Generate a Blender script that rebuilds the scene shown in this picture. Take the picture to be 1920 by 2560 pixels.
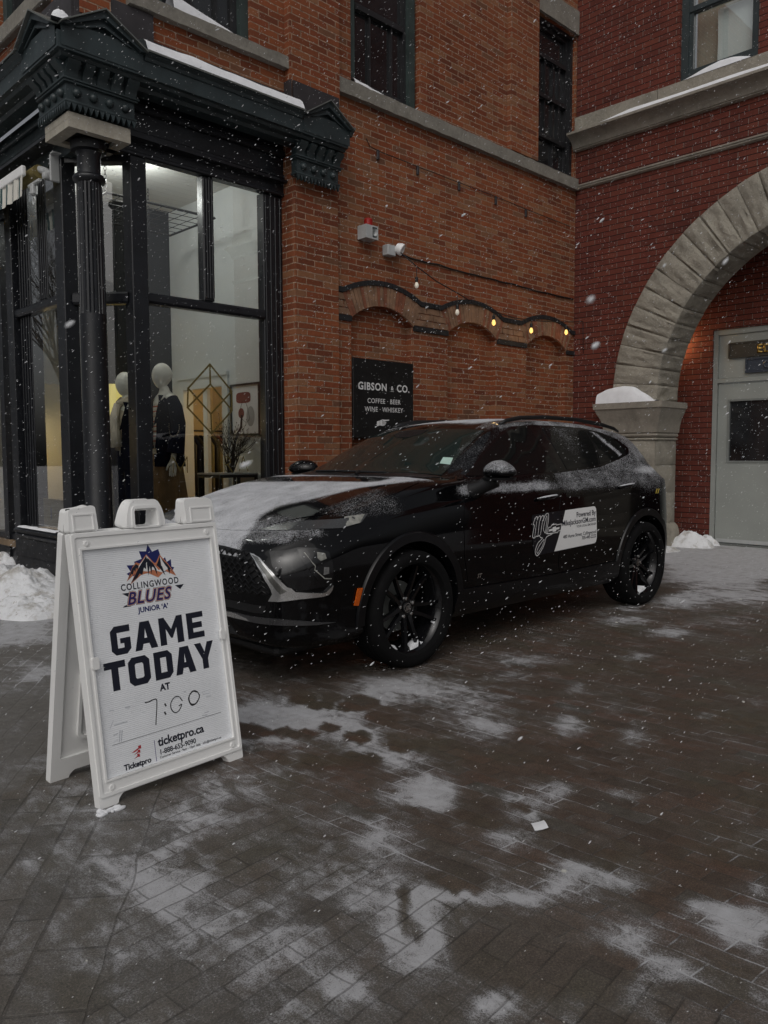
import bpy, bmesh, math, random
from math import sin, cos, pi, radians, sqrt, atan2
from mathutils import Vector, Matrix, noise
from mathutils.bvhtree import BVHTree

random.seed(7)
for o in list(bpy.data.objects):
    bpy.data.objects.remove(o)
scene = bpy.context.scene
C = scene.collection

# ------------------------------------------------------------------ camera
cam_d = bpy.data.cameras.new('camera')
cam = bpy.data.objects.new('camera', cam_d)
C.objects.link(cam)
pitch, roll, head = radians(4.08), radians(-0.218), radians(45.63)
fw = Vector((cos(head)*cos(pitch), sin(head)*cos(pitch), -sin(pitch)))
rt = Vector((sin(head), -cos(head), 0))
up = rt.cross(fw)
R_ = rt*cos(roll) + up*sin(roll)
U_ = -rt*sin(roll) + up*cos(roll)
m = Matrix((R_, U_, -fw)).transposed().to_4x4()
m.translation = Vector((0, 0, 1.22))
cam.matrix_world = m
cam_d.sensor_fit = 'AUTO'
cam_d.sensor_width = 36
cam_d.lens = 28.14
cam_d.clip_start = 0.02
cam_d.clip_end = 400
cam_d.dof.use_dof = True
cam_d.dof.focus_distance = 3.6
cam_d.dof.aperture_fstop = 20.0
scene.camera = cam
scene.render.resolution_x = 768
scene.render.resolution_y = 1024

# ------------------------------------------------------------------ world and light
SUN_EL, SUN_AZ = radians(46), radians(-146)     # direction of the brightest part of the clouded sky
world = bpy.data.worlds.new('World')
scene.world = world
world.use_nodes = True
wn = world.node_tree.nodes
sky = wn.new('ShaderNodeTexSky')
sky.sky_type = 'NISHITA'
sky.sun_disc = False
sky.sun_elevation = SUN_EL
sky.sun_rotation = pi/2 - SUN_AZ
sky.dust_density = 6.0
sky.air_density = 1.0
sky.ozone_density = 1.0
sat = wn.new('ShaderNodeHueSaturation')
sat.inputs['Saturation'].default_value = 0.22   # an overcast sky: nearly colourless
world.node_tree.links.new(sky.outputs[0], sat.inputs['Color'])
world.node_tree.links.new(sat.outputs[0], wn['Background'].inputs[0])
wn['Background'].inputs[1].default_value = 0.11
sun_d = bpy.data.lights.new('sun', 'SUN')
sun_d.energy = 0.75
sun_d.angle = radians(75)
sun_d.color = (1.0, 0.97, 0.93)
sun = bpy.data.objects.new('sun', sun_d)
C.objects.link(sun)
sdir = Vector((cos(SUN_EL)*cos(SUN_AZ), cos(SUN_EL)*sin(SUN_AZ), sin(SUN_EL)))
sun.rotation_euler = (-sdir).to_track_quat('-Z', 'Y').to_euler()
scene.view_settings.view_transform = 'Standard'
scene.view_settings.look = 'None'
scene.view_settings.exposure = -0.75
scene.view_settings.gamma = 1.0
scene.cycles.max_bounces = 8
scene.cycles.transparent_max_bounces = 16

# ------------------------------------------------------------------ object helpers
def tag(o, label=None, cat=None, group=None, kind=None):
    if label: o['label'] = label
    if cat: o['category'] = cat
    if group: o['group'] = group
    if kind: o['kind'] = kind
    return o

def thing(name, label, cat, loc=(0, 0, 0), rz=0.0, group=None):
    o = bpy.data.objects.new(name, None)
    o.empty_display_size = 0.1
    C.objects.link(o)
    o.location = loc
    o.rotation_euler = (0, 0, rz)
    return tag(o, label, cat, group)

def world_mat(o):
    mm = Matrix.LocRotScale(o.location, o.rotation_euler, o.scale)
    return world_mat(o.parent) @ mm if o.parent else mm

def obj(name, bm, mat, parent=None, smooth=False, local=False):
    """link a bmesh as one mesh object.  Unless local, its coordinates are world coordinates."""
    me = bpy.data.meshes.new(name)
    if parent is not None and not local:
        bmesh.ops.transform(bm, matrix=world_mat(parent).inverted(), verts=bm.verts)
    bm.normal_update()
    bm.to_mesh(me)
    bm.free()
    mats = mat if isinstance(mat, (list, tuple)) else [mat]
    for q in mats:
        me.materials.append(q)
    if smooth:
        me.polygons.foreach_set('use_smooth', [True]*len(me.polygons))
        try:
            if smooth is not True:
                me.set_sharp_from_angle(angle=radians(smooth))
        except Exception:
            pass
    o = bpy.data.objects.new(name, me)
    C.objects.link(o)
    if parent is not None:
        o.parent = parent
    return o

def B():
    return bmesh.new()

def box(bm, x0, x1, y0, y1, z0, z1, bev=0.0, seg=1, mi=0):
    mat = Matrix.Translation(((x0+x1)/2, (y0+y1)/2, (z0+z1)/2)) @ Matrix.Diagonal((abs(x1-x0), abs(y1-y0), abs(z1-z0), 1))
    r = bmesh.ops.create_cube(bm, size=1, matrix=mat)
    vs = r['verts']
    fs = set(f for v in vs for f in v.link_faces)
    for f in fs: f.material_index = mi
    if bev > 0:
        es = list(set(e for v in vs for e in v.link_edges))
        bmesh.ops.bevel(bm, geom=es, offset=bev, segments=seg, profile=0.5, affect='EDGES', clamp_overlap=True)
    return bm

def xbox(bm, M, sx, sy, sz, bev=0.0, seg=1):
    """box of full sizes centred on the frame M"""
    t = B()
    box(t, -sx/2, sx/2, -sy/2, sy/2, -sz/2, sz/2, bev, seg)
    bmesh.ops.transform(t, matrix=M, verts=t.verts)
    join(bm, t)
    return bm

def join(bm, t):
    me = bpy.data.meshes.new('tmp')
    t.to_mesh(me); t.free()
    bm.from_mesh(me)
    bpy.data.meshes.remove(me)

def lathe(bm, prof, seg=24, M=Matrix(), cap=True, a0=0.0, a1=2*pi):
    full = abs(a1-a0-2*pi) < 1e-6
    n = seg if full else seg+1
    rings = []
    for r, z in prof:
        rings.append([bm.verts.new(M @ Vector((r*cos(a0+(a1-a0)*i/seg), r*sin(a0+(a1-a0)*i/seg), z))) for i in range(n)])
    for a, b in zip(rings, rings[1:]):
        for i in range(seg):
            j = (i+1) % n
            bm.faces.new((a[i], a[j], b[j], b[i]))
    if cap and full:
        if prof[0][0] > 1e-4: bm.faces.new(list(reversed(rings[0])))
        if prof[-1][0] > 1e-4: bm.faces.new(rings[-1])
    return bm

def tube(bm, pts, rad, seg=8, cap=True):
    pts = [Vector(p) for p in pts]
    n = len(pts)
    rad = rad if isinstance(rad, (list, tuple)) else [rad]*n
    rings = []
    nx = None
    for i, p in enumerate(pts):
        d = (pts[min(i+1, n-1)] - pts[max(i-1, 0)])
        if d.length < 1e-9: d = Vector((0, 0, 1))
        d.normalize()
        if nx is None:
            a = Vector((0, 0, 1)) if abs(d.z) < 0.9 else Vector((1, 0, 0))
            nx = d.cross(a).normalized()
        else:
            nx = (nx - d*nx.dot(d))
            nx = nx.normalized() if nx.length > 1e-6 else d.orthogonal().normalized()
        ny = d.cross(nx)
        rings.append([bm.verts.new(p + (nx*cos(2*pi*k/seg) + ny*sin(2*pi*k/seg))*rad[i]) for k in range(seg)])
    for a, b in zip(rings, rings[1:]):
        for i in range(seg):
            j = (i+1) % seg
            bm.faces.new((a[i], a[j], b[j], b[i]))
    if cap:
        bm.faces.new(list(reversed(rings[0]))); bm.faces.new(rings[-1])
    return bm

def poly_fill(bm, loops, f):
    """fill 2-D loops (first the outline, then holes) with f(u, v) -> 3-D point; returns (verts per loop, faces)"""
    rings, edges = [], []
    for lp in loops:
        vs = [bm.verts.new(f(*p)) for p in lp]
        rings.append(vs)
        for i in range(len(vs)):
            edges.append(bm.edges.new((vs[i], vs[(i+1) % len(vs)])))
    r = bmesh.ops.triangle_fill(bm, use_beauty=True, use_dissolve=False, edges=edges)
    fs = [g for g in r['geom'] if isinstance(g, bmesh.types.BMFace)]
    return rings, fs

def prism(bm, loops, f, d0, d1):
    """solid plate: f(u, v, d); the outline (and holes) extruded from depth d0 to d1"""
    ra, fa = poly_fill(bm, loops, lambda u, v: f(u, v, d0))
    rb, fb = poly_fill(bm, loops, lambda u, v: f(u, v, d1))
    for a, b in zip(ra, rb):
        n = len(a)
        for i in range(n):
            j = (i+1) % n
            bm.faces.new((a[i], a[j], b[j], b[i]))
    bmesh.ops.recalc_face_normals(bm, faces=bm.faces)
    return bm

def extrude_profile(bm, prof, path, closed=False, cap=True):
    """sweep a 2-D profile (out, up) along a horizontal path of (x, y); out is to the right of travel; mitred corners"""
    n = len(path)
    rings = []
    for i in range(n):
        p = Vector(path[i])
        d0 = (Vector(path[i]) - Vector(path[i-1])).normalized() if i > 0 or closed else None
        d1 = (Vector(path[(i+1) % n]) - p).normalized() if i < n-1 or closed else None
        if d0 is None: d0 = d1
        if d1 is None: d1 = d0
        n0 = Vector((d0.y, -d0.x)); n1 = Vector((d1.y, -d1.x))
        mt = (n0+n1)
        mt = mt / max(1e-6, mt.dot(n0))
        rings.append([bm.verts.new((p.x+mt.x*o, p.y+mt.y*o, z)) for o, z in prof])
    k = len(prof)
    for i in range(n if closed else n-1):
        a, b = rings[i], rings[(i+1) % n]
        for j in range(k):
            l = (j+1) % k
            bm.faces.new((a[j], a[l], b[l], b[j]))
    if cap and not closed:
        bm.faces.new(list(reversed(rings[0]))); bm.faces.new(rings[-1])
    bmesh.ops.recalc_face_normals(bm, faces=bm.faces)
    return bm

def arc(cx, cz, r, a0, a1, n):
    return [(cx + r*cos(a0+(a1-a0)*i/n), cz + r*sin(a0+(a1-a0)*i/n)) for i in range(n+1)]

def rect(u0, u1, v0, v1):
    return [(u0, v0), (u1, v0), (u1, v1), (u0, v1)]

def copy_tree(o, parent=None):
    c = o.copy(); C.objects.link(c)
    if parent is not None: c.parent = parent
    for ch in list(o.children): copy_tree(ch, c)
    return c

def text_bm(s, size, align='CENTER', bold=0.0, shear=0.0, spacing=1.0, res=3):
    """the letters as a flat bmesh in the xy plane (baseline at y = 0)"""
    cu = bpy.data.curves.new('t', 'FONT')
    cu.body = s; cu.size = size; cu.align_x = align; cu.offset = bold; cu.shear = shear
    cu.space_character = spacing; cu.resolution_u = res; cu.fill_mode = 'BOTH'
    o = bpy.data.objects.new('t', cu)
    C.objects.link(o)
    dg = bpy.context.evaluated_depsgraph_get()
    me = bpy.data.meshes.new_from_object(o.evaluated_get(dg))
    bm = B(); bm.from_mesh(me)
    bpy.data.objects.remove(o); bpy.data.curves.remove(cu); bpy.data.meshes.remove(me)
    return bm

def smooth01(a, b, x):
    t = max(0.0, min(1.0, (x-a)/(b-a)))
    return t*t*(3-2*t)
# ------------------------------------------------------------------ materials
class NT:
    def __init__(s, name):
        s.m = bpy.data.materials.new(name); s.m.use_nodes = True
        s.t = s.m.node_tree; s.n = s.t.nodes; s.p = s.n['Principled BSDF']; s.out = s.n['Material Output']
    def new(s, k, **kw):
        q = s.n.new('ShaderNode'+k)
        for a, b in kw.items(): setattr(q, a, b)
        return q
    def link(s, a, b): s.t.links.new(a, b)
    def setv(s, sock, v):
        if hasattr(v, 'is_output'): s.link(v, sock)
        else: sock.default_value = v
    def math(s, op, a, b=0.0, c=None, clamp=False):
        q = s.new('Math', operation=op, use_clamp=clamp)
        s.setv(q.inputs[0], a); s.setv(q.inputs[1], b)
        if c is not None: s.setv(q.inputs[2], c)
        return q.outputs[0]
    def mix(s, f, a, b, blend='MIX'):
        q = s.new('Mix', data_type='RGBA', blend_type=blend)
        s.setv(q.inputs[0], f); s.setv(q.inputs[6], a); s.setv(q.inputs[7], b)
        return q.outputs[2]
    def ramp(s, f, pts, interp='LINEAR'):
        q = s.new('ValToRGB'); q.color_ramp.interpolation = interp
        el = q.color_ramp.elements
        while len(el) < len(pts): el.new(0.5)
        for e, (p, c) in zip(el, pts):
            e.position = p; e.color = c if len(c) == 4 else (*c, 1)
        s.link(f, q.inputs[0]); return q.outputs[0]
    def rng(s, v, a, b, c=0.0, d=1.0, sm=False):
        q = s.new('MapRange'); q.clamp = True
        if sm: q.interpolation_type = 'SMOOTHSTEP'
        s.setv(q.inputs[0], v)
        for i, k in enumerate((a, b, c, d)): s.setv(q.inputs[i+1], k)
        return q.outputs[0]
    def noise(s, vec=None, scale=5.0, detail=3.0, rough=0.55, dist=0.0, col=False):
        q = s.new('TexNoise'); q.inputs['Scale'].default_value = scale
        q.inputs['Detail'].default_value = detail; q.inputs['Roughness'].default_value = rough
        q.inputs['Distortion'].default_value = dist
        if vec is not None: s.link(vec, q.inputs['Vector'])
        return q.outputs['Color' if col else 'Fac']
    def pos(s): return s.new('NewGeometry').outputs['Position']
    def sep(s, v):
        q = s.new('SeparateXYZ'); s.link(v, q.inputs[0]); return q.outputs
    def comb(s, x, y, z=0.0):
        q = s.new('CombineXYZ')
        for i, k in enumerate((x, y, z)): s.setv(q.inputs[i], k)
        return q.outputs[0]
    def bump(s, h, strength=0.5, dist=0.01):
        q = s.new('Bump'); q.inputs['Strength'].default_value = strength; q.inputs['Distance'].default_value = dist
        s.link(h, q.inputs['Height']); s.link(q.outputs[0], s.p.inputs['Normal']); return q
    def base(s, v): s.setv(s.p.inputs['Base Color'], v if hasattr(v, 'is_output') else (*v, 1))
    def rough(s, v): s.setv(s.p.inputs['Roughness'], v)
    def spec(s, v): s.p.inputs['Specular IOR Level'].default_value = v
    def metal(s, v): s.p.inputs['Metallic'].default_value = v

def plain(name, col, rough=0.6, metal=0.0, spec=0.5, var=0.15, vscale=6.0, bump=0.0, bscale=60.0, coat=0.0):
    t = NT(name)
    p = t.new('TexCoord').outputs['Object']
    n = t.noise(p, vscale, 4.0)
    dk = tuple(c*(1-var) for c in col); lt = tuple(min(1, c*(1+var)) for c in col)
    t.base(t.ramp(n, [(0.3, dk), (0.7, lt)]))
    t.rough(t.rng(t.noise(p, vscale*2.3, 3.0), 0.3, 0.7, max(0.02, rough-0.08), min(1, rough+0.08)))
    t.metal(metal); t.spec(spec)
    if coat: t.p.inputs['Coat Weight'].default_value = coat
    if bump:
        t.bump(t.noise(p, bscale, 4.0), bump, 0.004)
    return t.m

def brick_mat(name, bw, rh, palette, mortar, mort=0.010, distort=0.010, rough=0.85, stain=0.35, bumpd=0.006, mj=None, offz=0.0):
    t = NT(name)
    P = t.pos(); x, y, z = t.sep(P)
    u = t.math('ADD', x, y)
    nz = t.sep(t.noise(P, 3.0, 2.0, col=True))
    nz2 = t.sep(t.noise(P, 18.0, 2.0, col=True))
    u2 = t.math('ADD', u, t.math('ADD', t.math('MULTIPLY_ADD', nz[0], distort*2, -distort), t.math('MULTIPLY_ADD', nz2[0], distort, -distort/2)))
    z2 = t.math('ADD', t.math('ADD', z, offz), t.math('ADD', t.math('MULTIPLY_ADD', nz[1], distort*1.6, -distort*.8), t.math('MULTIPLY_ADD', nz2[1], distort*.8, -distort*.4)))
    vec = t.comb(u2, z2, 0.0)
    b = t.new('TexBrick'); b.offset = 0.5; b.offset_frequency = 2; b.squash = 1.0
    b.inputs['Color1'].default_value = (0, 0, 0, 1); b.inputs['Color2'].default_value = (1, 1, 1, 1)
    b.inputs['Mortar'].default_value = (0.5, 0.5, 0.5, 1)
    b.inputs['Scale'].default_value = 1.0; b.inputs['Mortar Size'].default_value = mort
    b.inputs['Mortar Smooth'].default_value = 0.25; b.inputs['Bias'].default_value = 0.0
    b.inputs['Brick Width'].default_value = bw; b.inputs['Row Height'].default_value = rh
    t.link(vec, b.inputs['Vector'])
    rnd = t.sep(b.outputs['Color'])[0]
    col = t.ramp(rnd, palette)
    grain = t.noise(P, 45.0, 5.0, 0.7)
    col = t.mix(0.55, col, t.ramp(grain, [(0.25, (0.45, 0.42, 0.40)), (0.75, (1.0, 1.0, 1.0))]), 'MULTIPLY')
    big = t.noise(P, 0.9, 5.0, 0.6)
    col = t.mix(stain, col, t.ramp(big, [(0.3, (0.38, 0.34, 0.32)), (0.65, (1, 1, 1))]), 'MULTIPLY')
    # streaks of soot and damp running down
    st = t.noise(t.comb(t.math('MULTIPLY', u, 5.0), t.math('MULTIPLY', z, 0.5), 0.0), 1.0, 4.0)
    col = t.mix(stain*0.6, col, t.ramp(st, [(0.35, (0.45, 0.42, 0.4)), (0.6, (1, 1, 1))]), 'MULTIPLY')
    mc = t.mix(t.rng(t.noise(P, 30.0, 3.0), 0.35, 0.65), (*mortar, 1), tuple(c*0.45 for c in mortar)+(1,))
    if mj is not None:      # perpends pale, shadow of the bed joints put into their colour
        fz = t.math('FRACT', t.math('DIVIDE', z2, rh))
        bed = t.math('GREATER_THAN', t.math('ABSOLUTE', t.math('SUBTRACT', fz, 0.5)), 0.5-mort*1.05/rh)
        mc = t.mix(bed, mc, (*mj, 1))
    fac = b.outputs['Fac']
    t.base(t.mix(fac, col, mc))
    t.rough(rough); t.spec(0.25)
    h = t.math('ADD', t.math('MULTIPLY', fac, -1.0), t.math('MULTIPLY', grain, 0.5))
    t.bump(h, 0.9, bumpd)
    return t.m

M = {}
M['brick_old'] = brick_mat('old_orange_brick', 0.214, 0.0610,
    [(0.0, (0.190, 0.058, 0.030)), (0.22, (0.27, 0.080, 0.034)), (0.45, (0.34, 0.104, 0.042)), (0.62, (0.26, 0.070, 0.032)),
     (0.78, (0.33, 0.112, 0.048)), (0.93, (0.34, 0.160, 0.082)), (1.0, (0.19, 0.085, 0.050))],
    (0.40, 0.26, 0.18), 0.0060, 0.011)
M['brick_shade'] = M['brick_old']
M['brick_red'] = brick_mat('pressed_red_brick', 0.222, 0.0725,
    [(0.0, (0.135, 0.038, 0.028)), (0.3, (0.19, 0.050, 0.034)), (0.6, (0.165, 0.044, 0.031)), (0.85, (0.20, 0.058, 0.038)), (1.0, (0.12, 0.036, 0.028))],
    (0.26, 0.19, 0.165), 0.0050, 0.0030, stain=0.36, bumpd=0.004, mj=(0.012, 0.006, 0.006), offz=0.026)
M['brick_pale'] = plain('pale_arch_brick', (0.22, 0.125, 0.075), 0.9, var=0.35, vscale=9, bump=0.5, bscale=50)
M['brick_pale2'] = plain('red_arch_brick', (0.20, 0.072, 0.038), 0.9, var=0.3, vscale=9, bump=0.5, bscale=50)
M['black_brick'] = plain('tarred_black_brick', (0.012, 0.012, 0.014), 0.7, var=0.4, bump=0.4)
M['mortar'] = plain('lime_mortar', (0.26, 0.19, 0.145), 0.95, var=0.3, vscale=20, bump=0.5)
def stone_mat(name, col, vs=5.0, bump=0.6, bs=22.0, dist=0.02, var=0.3):
    t = NT(name)
    P = t.pos()
    n1 = t.noise(P, vs, 6.0, 0.65); n2 = t.noise(P, bs, 8.0, 0.7, 0.6)
    c = t.ramp(n1, [(0.25, tuple(k*(1-var) for k in col)), (0.5, col), (0.75, tuple(k*(1+var*0.7) for k in col))])
    c = t.mix(0.5, c, t.ramp(n2, [(0.3, (0.55, 0.53, 0.5)), (0.7, (1, 1, 1))]), 'MULTIPLY')
    t.base(c); t.rough(0.88); t.spec(0.3)
    t.bump(n2, bump, dist)
    return t.m
M['stone'] = stone_mat('smooth_limestone', (0.29, 0.265, 0.225), 4.0, 0.25, 30, 0.006)
M['stone_rough'] = stone_mat('rock_faced_limestone', (0.34, 0.315, 0.265), 3.0, 1.0, 22, 0.02, 0.3)
M['sill'] = stone_mat('weathered_sill_stone', (0.25, 0.235, 0.205), 6.0, 0.6, 30, 0.012)
M['abacus'] = stone_mat('painted_stone_block', (0.42, 0.39, 0.33), 6.0, 0.35, 30, 0.006, 0.2)
M['paint_teal'] = plain('dark_blue_green_paint', (0.028, 0.040, 0.043), 0.42, spec=0.5, var=0.25, bump=0.12, bscale=25)
M['paint_black'] = plain('black_shopfront_paint', (0.009, 0.010, 0.013), 0.35, spec=0.5, var=0.3, bump=0.1, bscale=25)
M['paint_green'] = plain('old_green_window_paint', (0.030, 0.046, 0.043), 0.6, var=0.3)
M['paint_dark'] = plain('black_sash_paint', (0.014, 0.014, 0.016), 0.5, var=0.3)
M['lead'] = plain('dark_flashing', (0.035, 0.031, 0.034), 0.55, var=0.3)
M['steel_edge'] = plain('galvanised_drip_edge', (0.16, 0.17, 0.16), 0.5, metal=0.4)
M['grey_door'] = plain('grey_door_paint', (0.30, 0.315, 0.295), 0.45, var=0.08, vscale=2.0)
M['grey_door_dark'] = plain('dark_grey_frame_paint', (0.20, 0.21, 0.20), 0.45, var=0.1)
M['black'] = plain('matt_black', (0.006, 0.006, 0.007), 0.5, var=0.2)
M['rubber'] = plain('tyre_rubber', (0.0032, 0.0032, 0.0036), 0.9, spec=0.2, var=0.2)
M['white_plastic'] = plain('white_plastic', (0.83, 0.83, 0.82), 0.45, var=0.05, vscale=3, bump=0.06, bscale=90)
M['white_paint'] = plain('white_wall_paint', (0.66, 0.68, 0.67), 0.8, var=0.04, vscale=1.5)
M['grey_plastic'] = plain('grey_plastic', (0.42, 0.43, 0.43), 0.5, var=0.08)
M['red_plastic'] = plain('red_plastic', (0.34, 0.012, 0.010), 0.3)
M['gold'] = plain('gold_leaf', (0.42, 0.27, 0.07), 0.38, metal=0.85)
M['gold_paint'] = plain('dull_gold_vinyl', (0.10, 0.075, 0.018), 0.5)
M['white_ink'] = plain('white_lettering', (0.70, 0.70, 0.70), 0.6, var=0.03)
M['ink_navy'] = plain('navy_print', (0.006, 0.008, 0.020), 0.5, var=0.1)
M['ink_blue'] = plain('royal_blue_print', (0.010, 0.016, 0.120), 0.5, var=0.05)
M['ink_orange'] = plain('orange_print', (0.55, 0.20, 0.10), 0.5, var=0.05)
M['ink_red'] = plain('red_print', (0.42, 0.025, 0.035), 0.5, var=0.05)
M['ink_purple'] = plain('purple_print', (0.10, 0.07, 0.22), 0.5, var=0.05)
M['ink_white'] = plain('white_print', (0.78, 0.78, 0.78), 0.5, var=0.02)
M['marker'] = plain('dry_marker', (0.05, 0.05, 0.055), 0.6, var=0.3)
M['smudge'] = plain('faint_marker_smear', (0.40, 0.42, 0.44), 0.6, var=0.3)
M['wood_dark'] = plain('dark_twig', (0.035, 0.026, 0.02), 0.8, var=0.3)
M['bark'] = plain('grey_bark', (0.06, 0.05, 0.042), 0.9, var=0.3)
M['navy_cloth'] = plain('navy_wool', (0.007, 0.009, 0.022), 0.95, spec=0.1, var=0.2)
M['brown_cloth'] = plain('tan_corduroy', (0.20, 0.125, 0.065), 0.95, spec=0.1, var=0.2)
M['olive_cloth'] = plain('olive_cloth', (0.13, 0.115, 0.075), 0.95, spec=0.1, var=0.2)
M['cream_cloth'] = plain('cream_cloth', (0.55, 0.47, 0.36), 0.95, spec=0.1, var=0.1)
M['mannequin'] = plain('ivory_mannequin', (0.80, 0.76, 0.68), 0.4, var=0.05)
M['rust_cloth'] = plain('rust_leather', (0.16, 0.05, 0.02), 0.6, var=0.3)
M['kraft'] = plain('yellow_card', (0.16, 0.125, 0.04), 0.8, var=0.15)
M['paper'] = plain('white_paper', (0.75, 0.76, 0.78), 0.7, var=0.03)
M['picture_red'] = plain('picture_red', (0.20, 0.055, 0.045), 0.8)
M['picture_grey'] = plain('picture_grey', (0.36, 0.37, 0.37), 0.8)
M['floor_wood'] = plain('oak_floor', (0.20, 0.14, 0.085), 0.5, var=0.25)
M['chrome'] = plain('satin_chrome', (0.85, 0.85, 0.85), 0.24, metal=1.0, var=0.05)
M['rim'] = plain('gloss_black_wheel', (0.005, 0.005, 0.006), 0.14, var=0.1, spec=0.35, coat=0.2)
M['amber'] = plain('amber_reflector', (0.55, 0.10, 0.01), 0.25)
M['tail'] = plain('red_lamp_lens', (0.16, 0.010, 0.014), 0.15, spec=0.6)
M['lens'] = plain('clear_lamp_lens', (0.15, 0.15, 0.15), 0.12, spec=0.7, var=0.5, vscale=30)
M['lens_white'] = plain('lamp_optics', (0.24, 0.24, 0.22), 0.2, var=0.3, vscale=40)
M['piano'] = plain('gloss_black_trim', (0.004, 0.004, 0.005), 0.08, spec=0.6, var=0.1)

def snow_mat(name, col=(0.80, 0.81, 0.84)):
    t = NT(name)
    P = t.pos()
    n = t.noise(P, 9.0, 6.0, 0.6)
    t.base(t.ramp(n, [(0.3, tuple(c*0.88 for c in col)), (0.65, col)]))
    t.rough(0.9); t.spec(0.2)
    t.p.inputs['Subsurface Weight'].default_value = 0.15
    t.p.inputs['Subsurface Radius'].default_value = (0.03, 0.03, 0.03)
    t.bump(t.noise(P, 70.0, 6.0, 0.7), 0.5, 0.008)
    return t.m
M['snow'] = snow_mat('fresh_snow')
def dirty_snow():
    t = NT('trodden_snow'); P = t.pos()
    n = t.noise(P, 6.0, 6.0, 0.65); n2 = t.noise(P, 30.0, 4.0)
    c = t.ramp(n, [(0.36, (0.42, 0.40, 0.37)), (0.5, (0.72, 0.73, 0.75)), (0.7, (0.80, 0.81, 0.83))])
    t.base(t.mix(t.rng(n2, 0.62, 0.72, 0, 0.6), c, (0.22, 0.17, 0.12, 1)))
    t.rough(0.9); t.spec(0.2); t.bump(t.noise(P, 45.0, 6.0, 0.7), 0.8, 0.015)
    return t.m
M['snow_dirty'] = dirty_snow()

def glass_mat(name, tint=(0.9, 0.95, 0.94), refl=1.0):
    """thin window glass: clear, with Fresnel reflections"""
    t = NT(name)
    t.n.remove(t.p)
    tr = t.new('BsdfTransparent'); tr.inputs[0].default_value = (*tint, 1)
    gl = t.new('BsdfGlossy'); gl.inputs['Roughness'].default_value = 0.015
    gl.inputs[0].default_value = (refl, refl, refl, 1)
    fr = t.new('Fresnel'); fr.inputs['IOR'].default_value = 1.55
    mx = t.new('MixShader')
    t.link(t.math('MULTIPLY', fr.outputs[0], 2.5, clamp=True), mx.inputs[0]); t.link(tr.outputs[0], mx.inputs[1]); t.link(gl.outputs[0], mx.inputs[2])
    t.link(mx.outputs[0], t.out.inputs[0])
    return t.m
M['glass'] = glass_mat('shop_glass')
M['dark_glass'] = plain('dark_window_glass', (0.016, 0.017, 0.019), 0.05, spec=0.8, var=0.5, vscale=2.5)

def emit(name, col, s):
    t = NT(name)
    t.p.inputs['Emission Color'].default_value = (*col, 1); t.p.inputs['Emission Strength'].default_value = s
    t.base(col); return t.m
M['bulb'] = emit('lit_bulb', (1.0, 0.62, 0.18), 2.0)
M['bulb_dim'] = emit('frosted_bulb', (0.8, 0.74, 0.62), 0.25)
M['shade_lit'] = emit('glowing_lampshade', (0.9, 0.72, 0.22), 0.75)

def stripe_mat():
    t = NT('striped_awning_canvas')
    x, y, z = t.sep(t.pos())
    f = t.math('FRACT', t.math('MULTIPLY', t.math('ADD', y, t.math('MULTIPLY', t.noise(t.pos(), 9.0, 2.0), 0.03)), 7.5))
    c = t.ramp(f, [(0.0, (0.62, 0.60, 0.54)), (0.52, (0.62, 0.60, 0.54)), (0.55, (0.03, 0.075, 0.08)), (0.80, (0.03, 0.075, 0.08)), (0.83, (0.62, 0.60, 0.54)), (0.90, (0.04, 0.04, 0.04)), (0.93, (0.62, 0.60, 0.54))], 'CONSTANT')
    t.base(c); t.rough(0.9); return t.m
M['awning'] = stripe_mat()
def shirt_mat():
    t = NT('striped_shirt')
    x, y, z = t.sep(t.pos())
    f = t.math('FRACT', t.math('MULTIPLY', z, 22.0))
    t.base(t.ramp(f, [(0.0, (0.6, 0.52, 0.42)), (0.7, (0.45, 0.10, 0.05))], 'CONSTANT')); t.rough(0.9); return t.m
M['shirt'] = shirt_mat()

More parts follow.
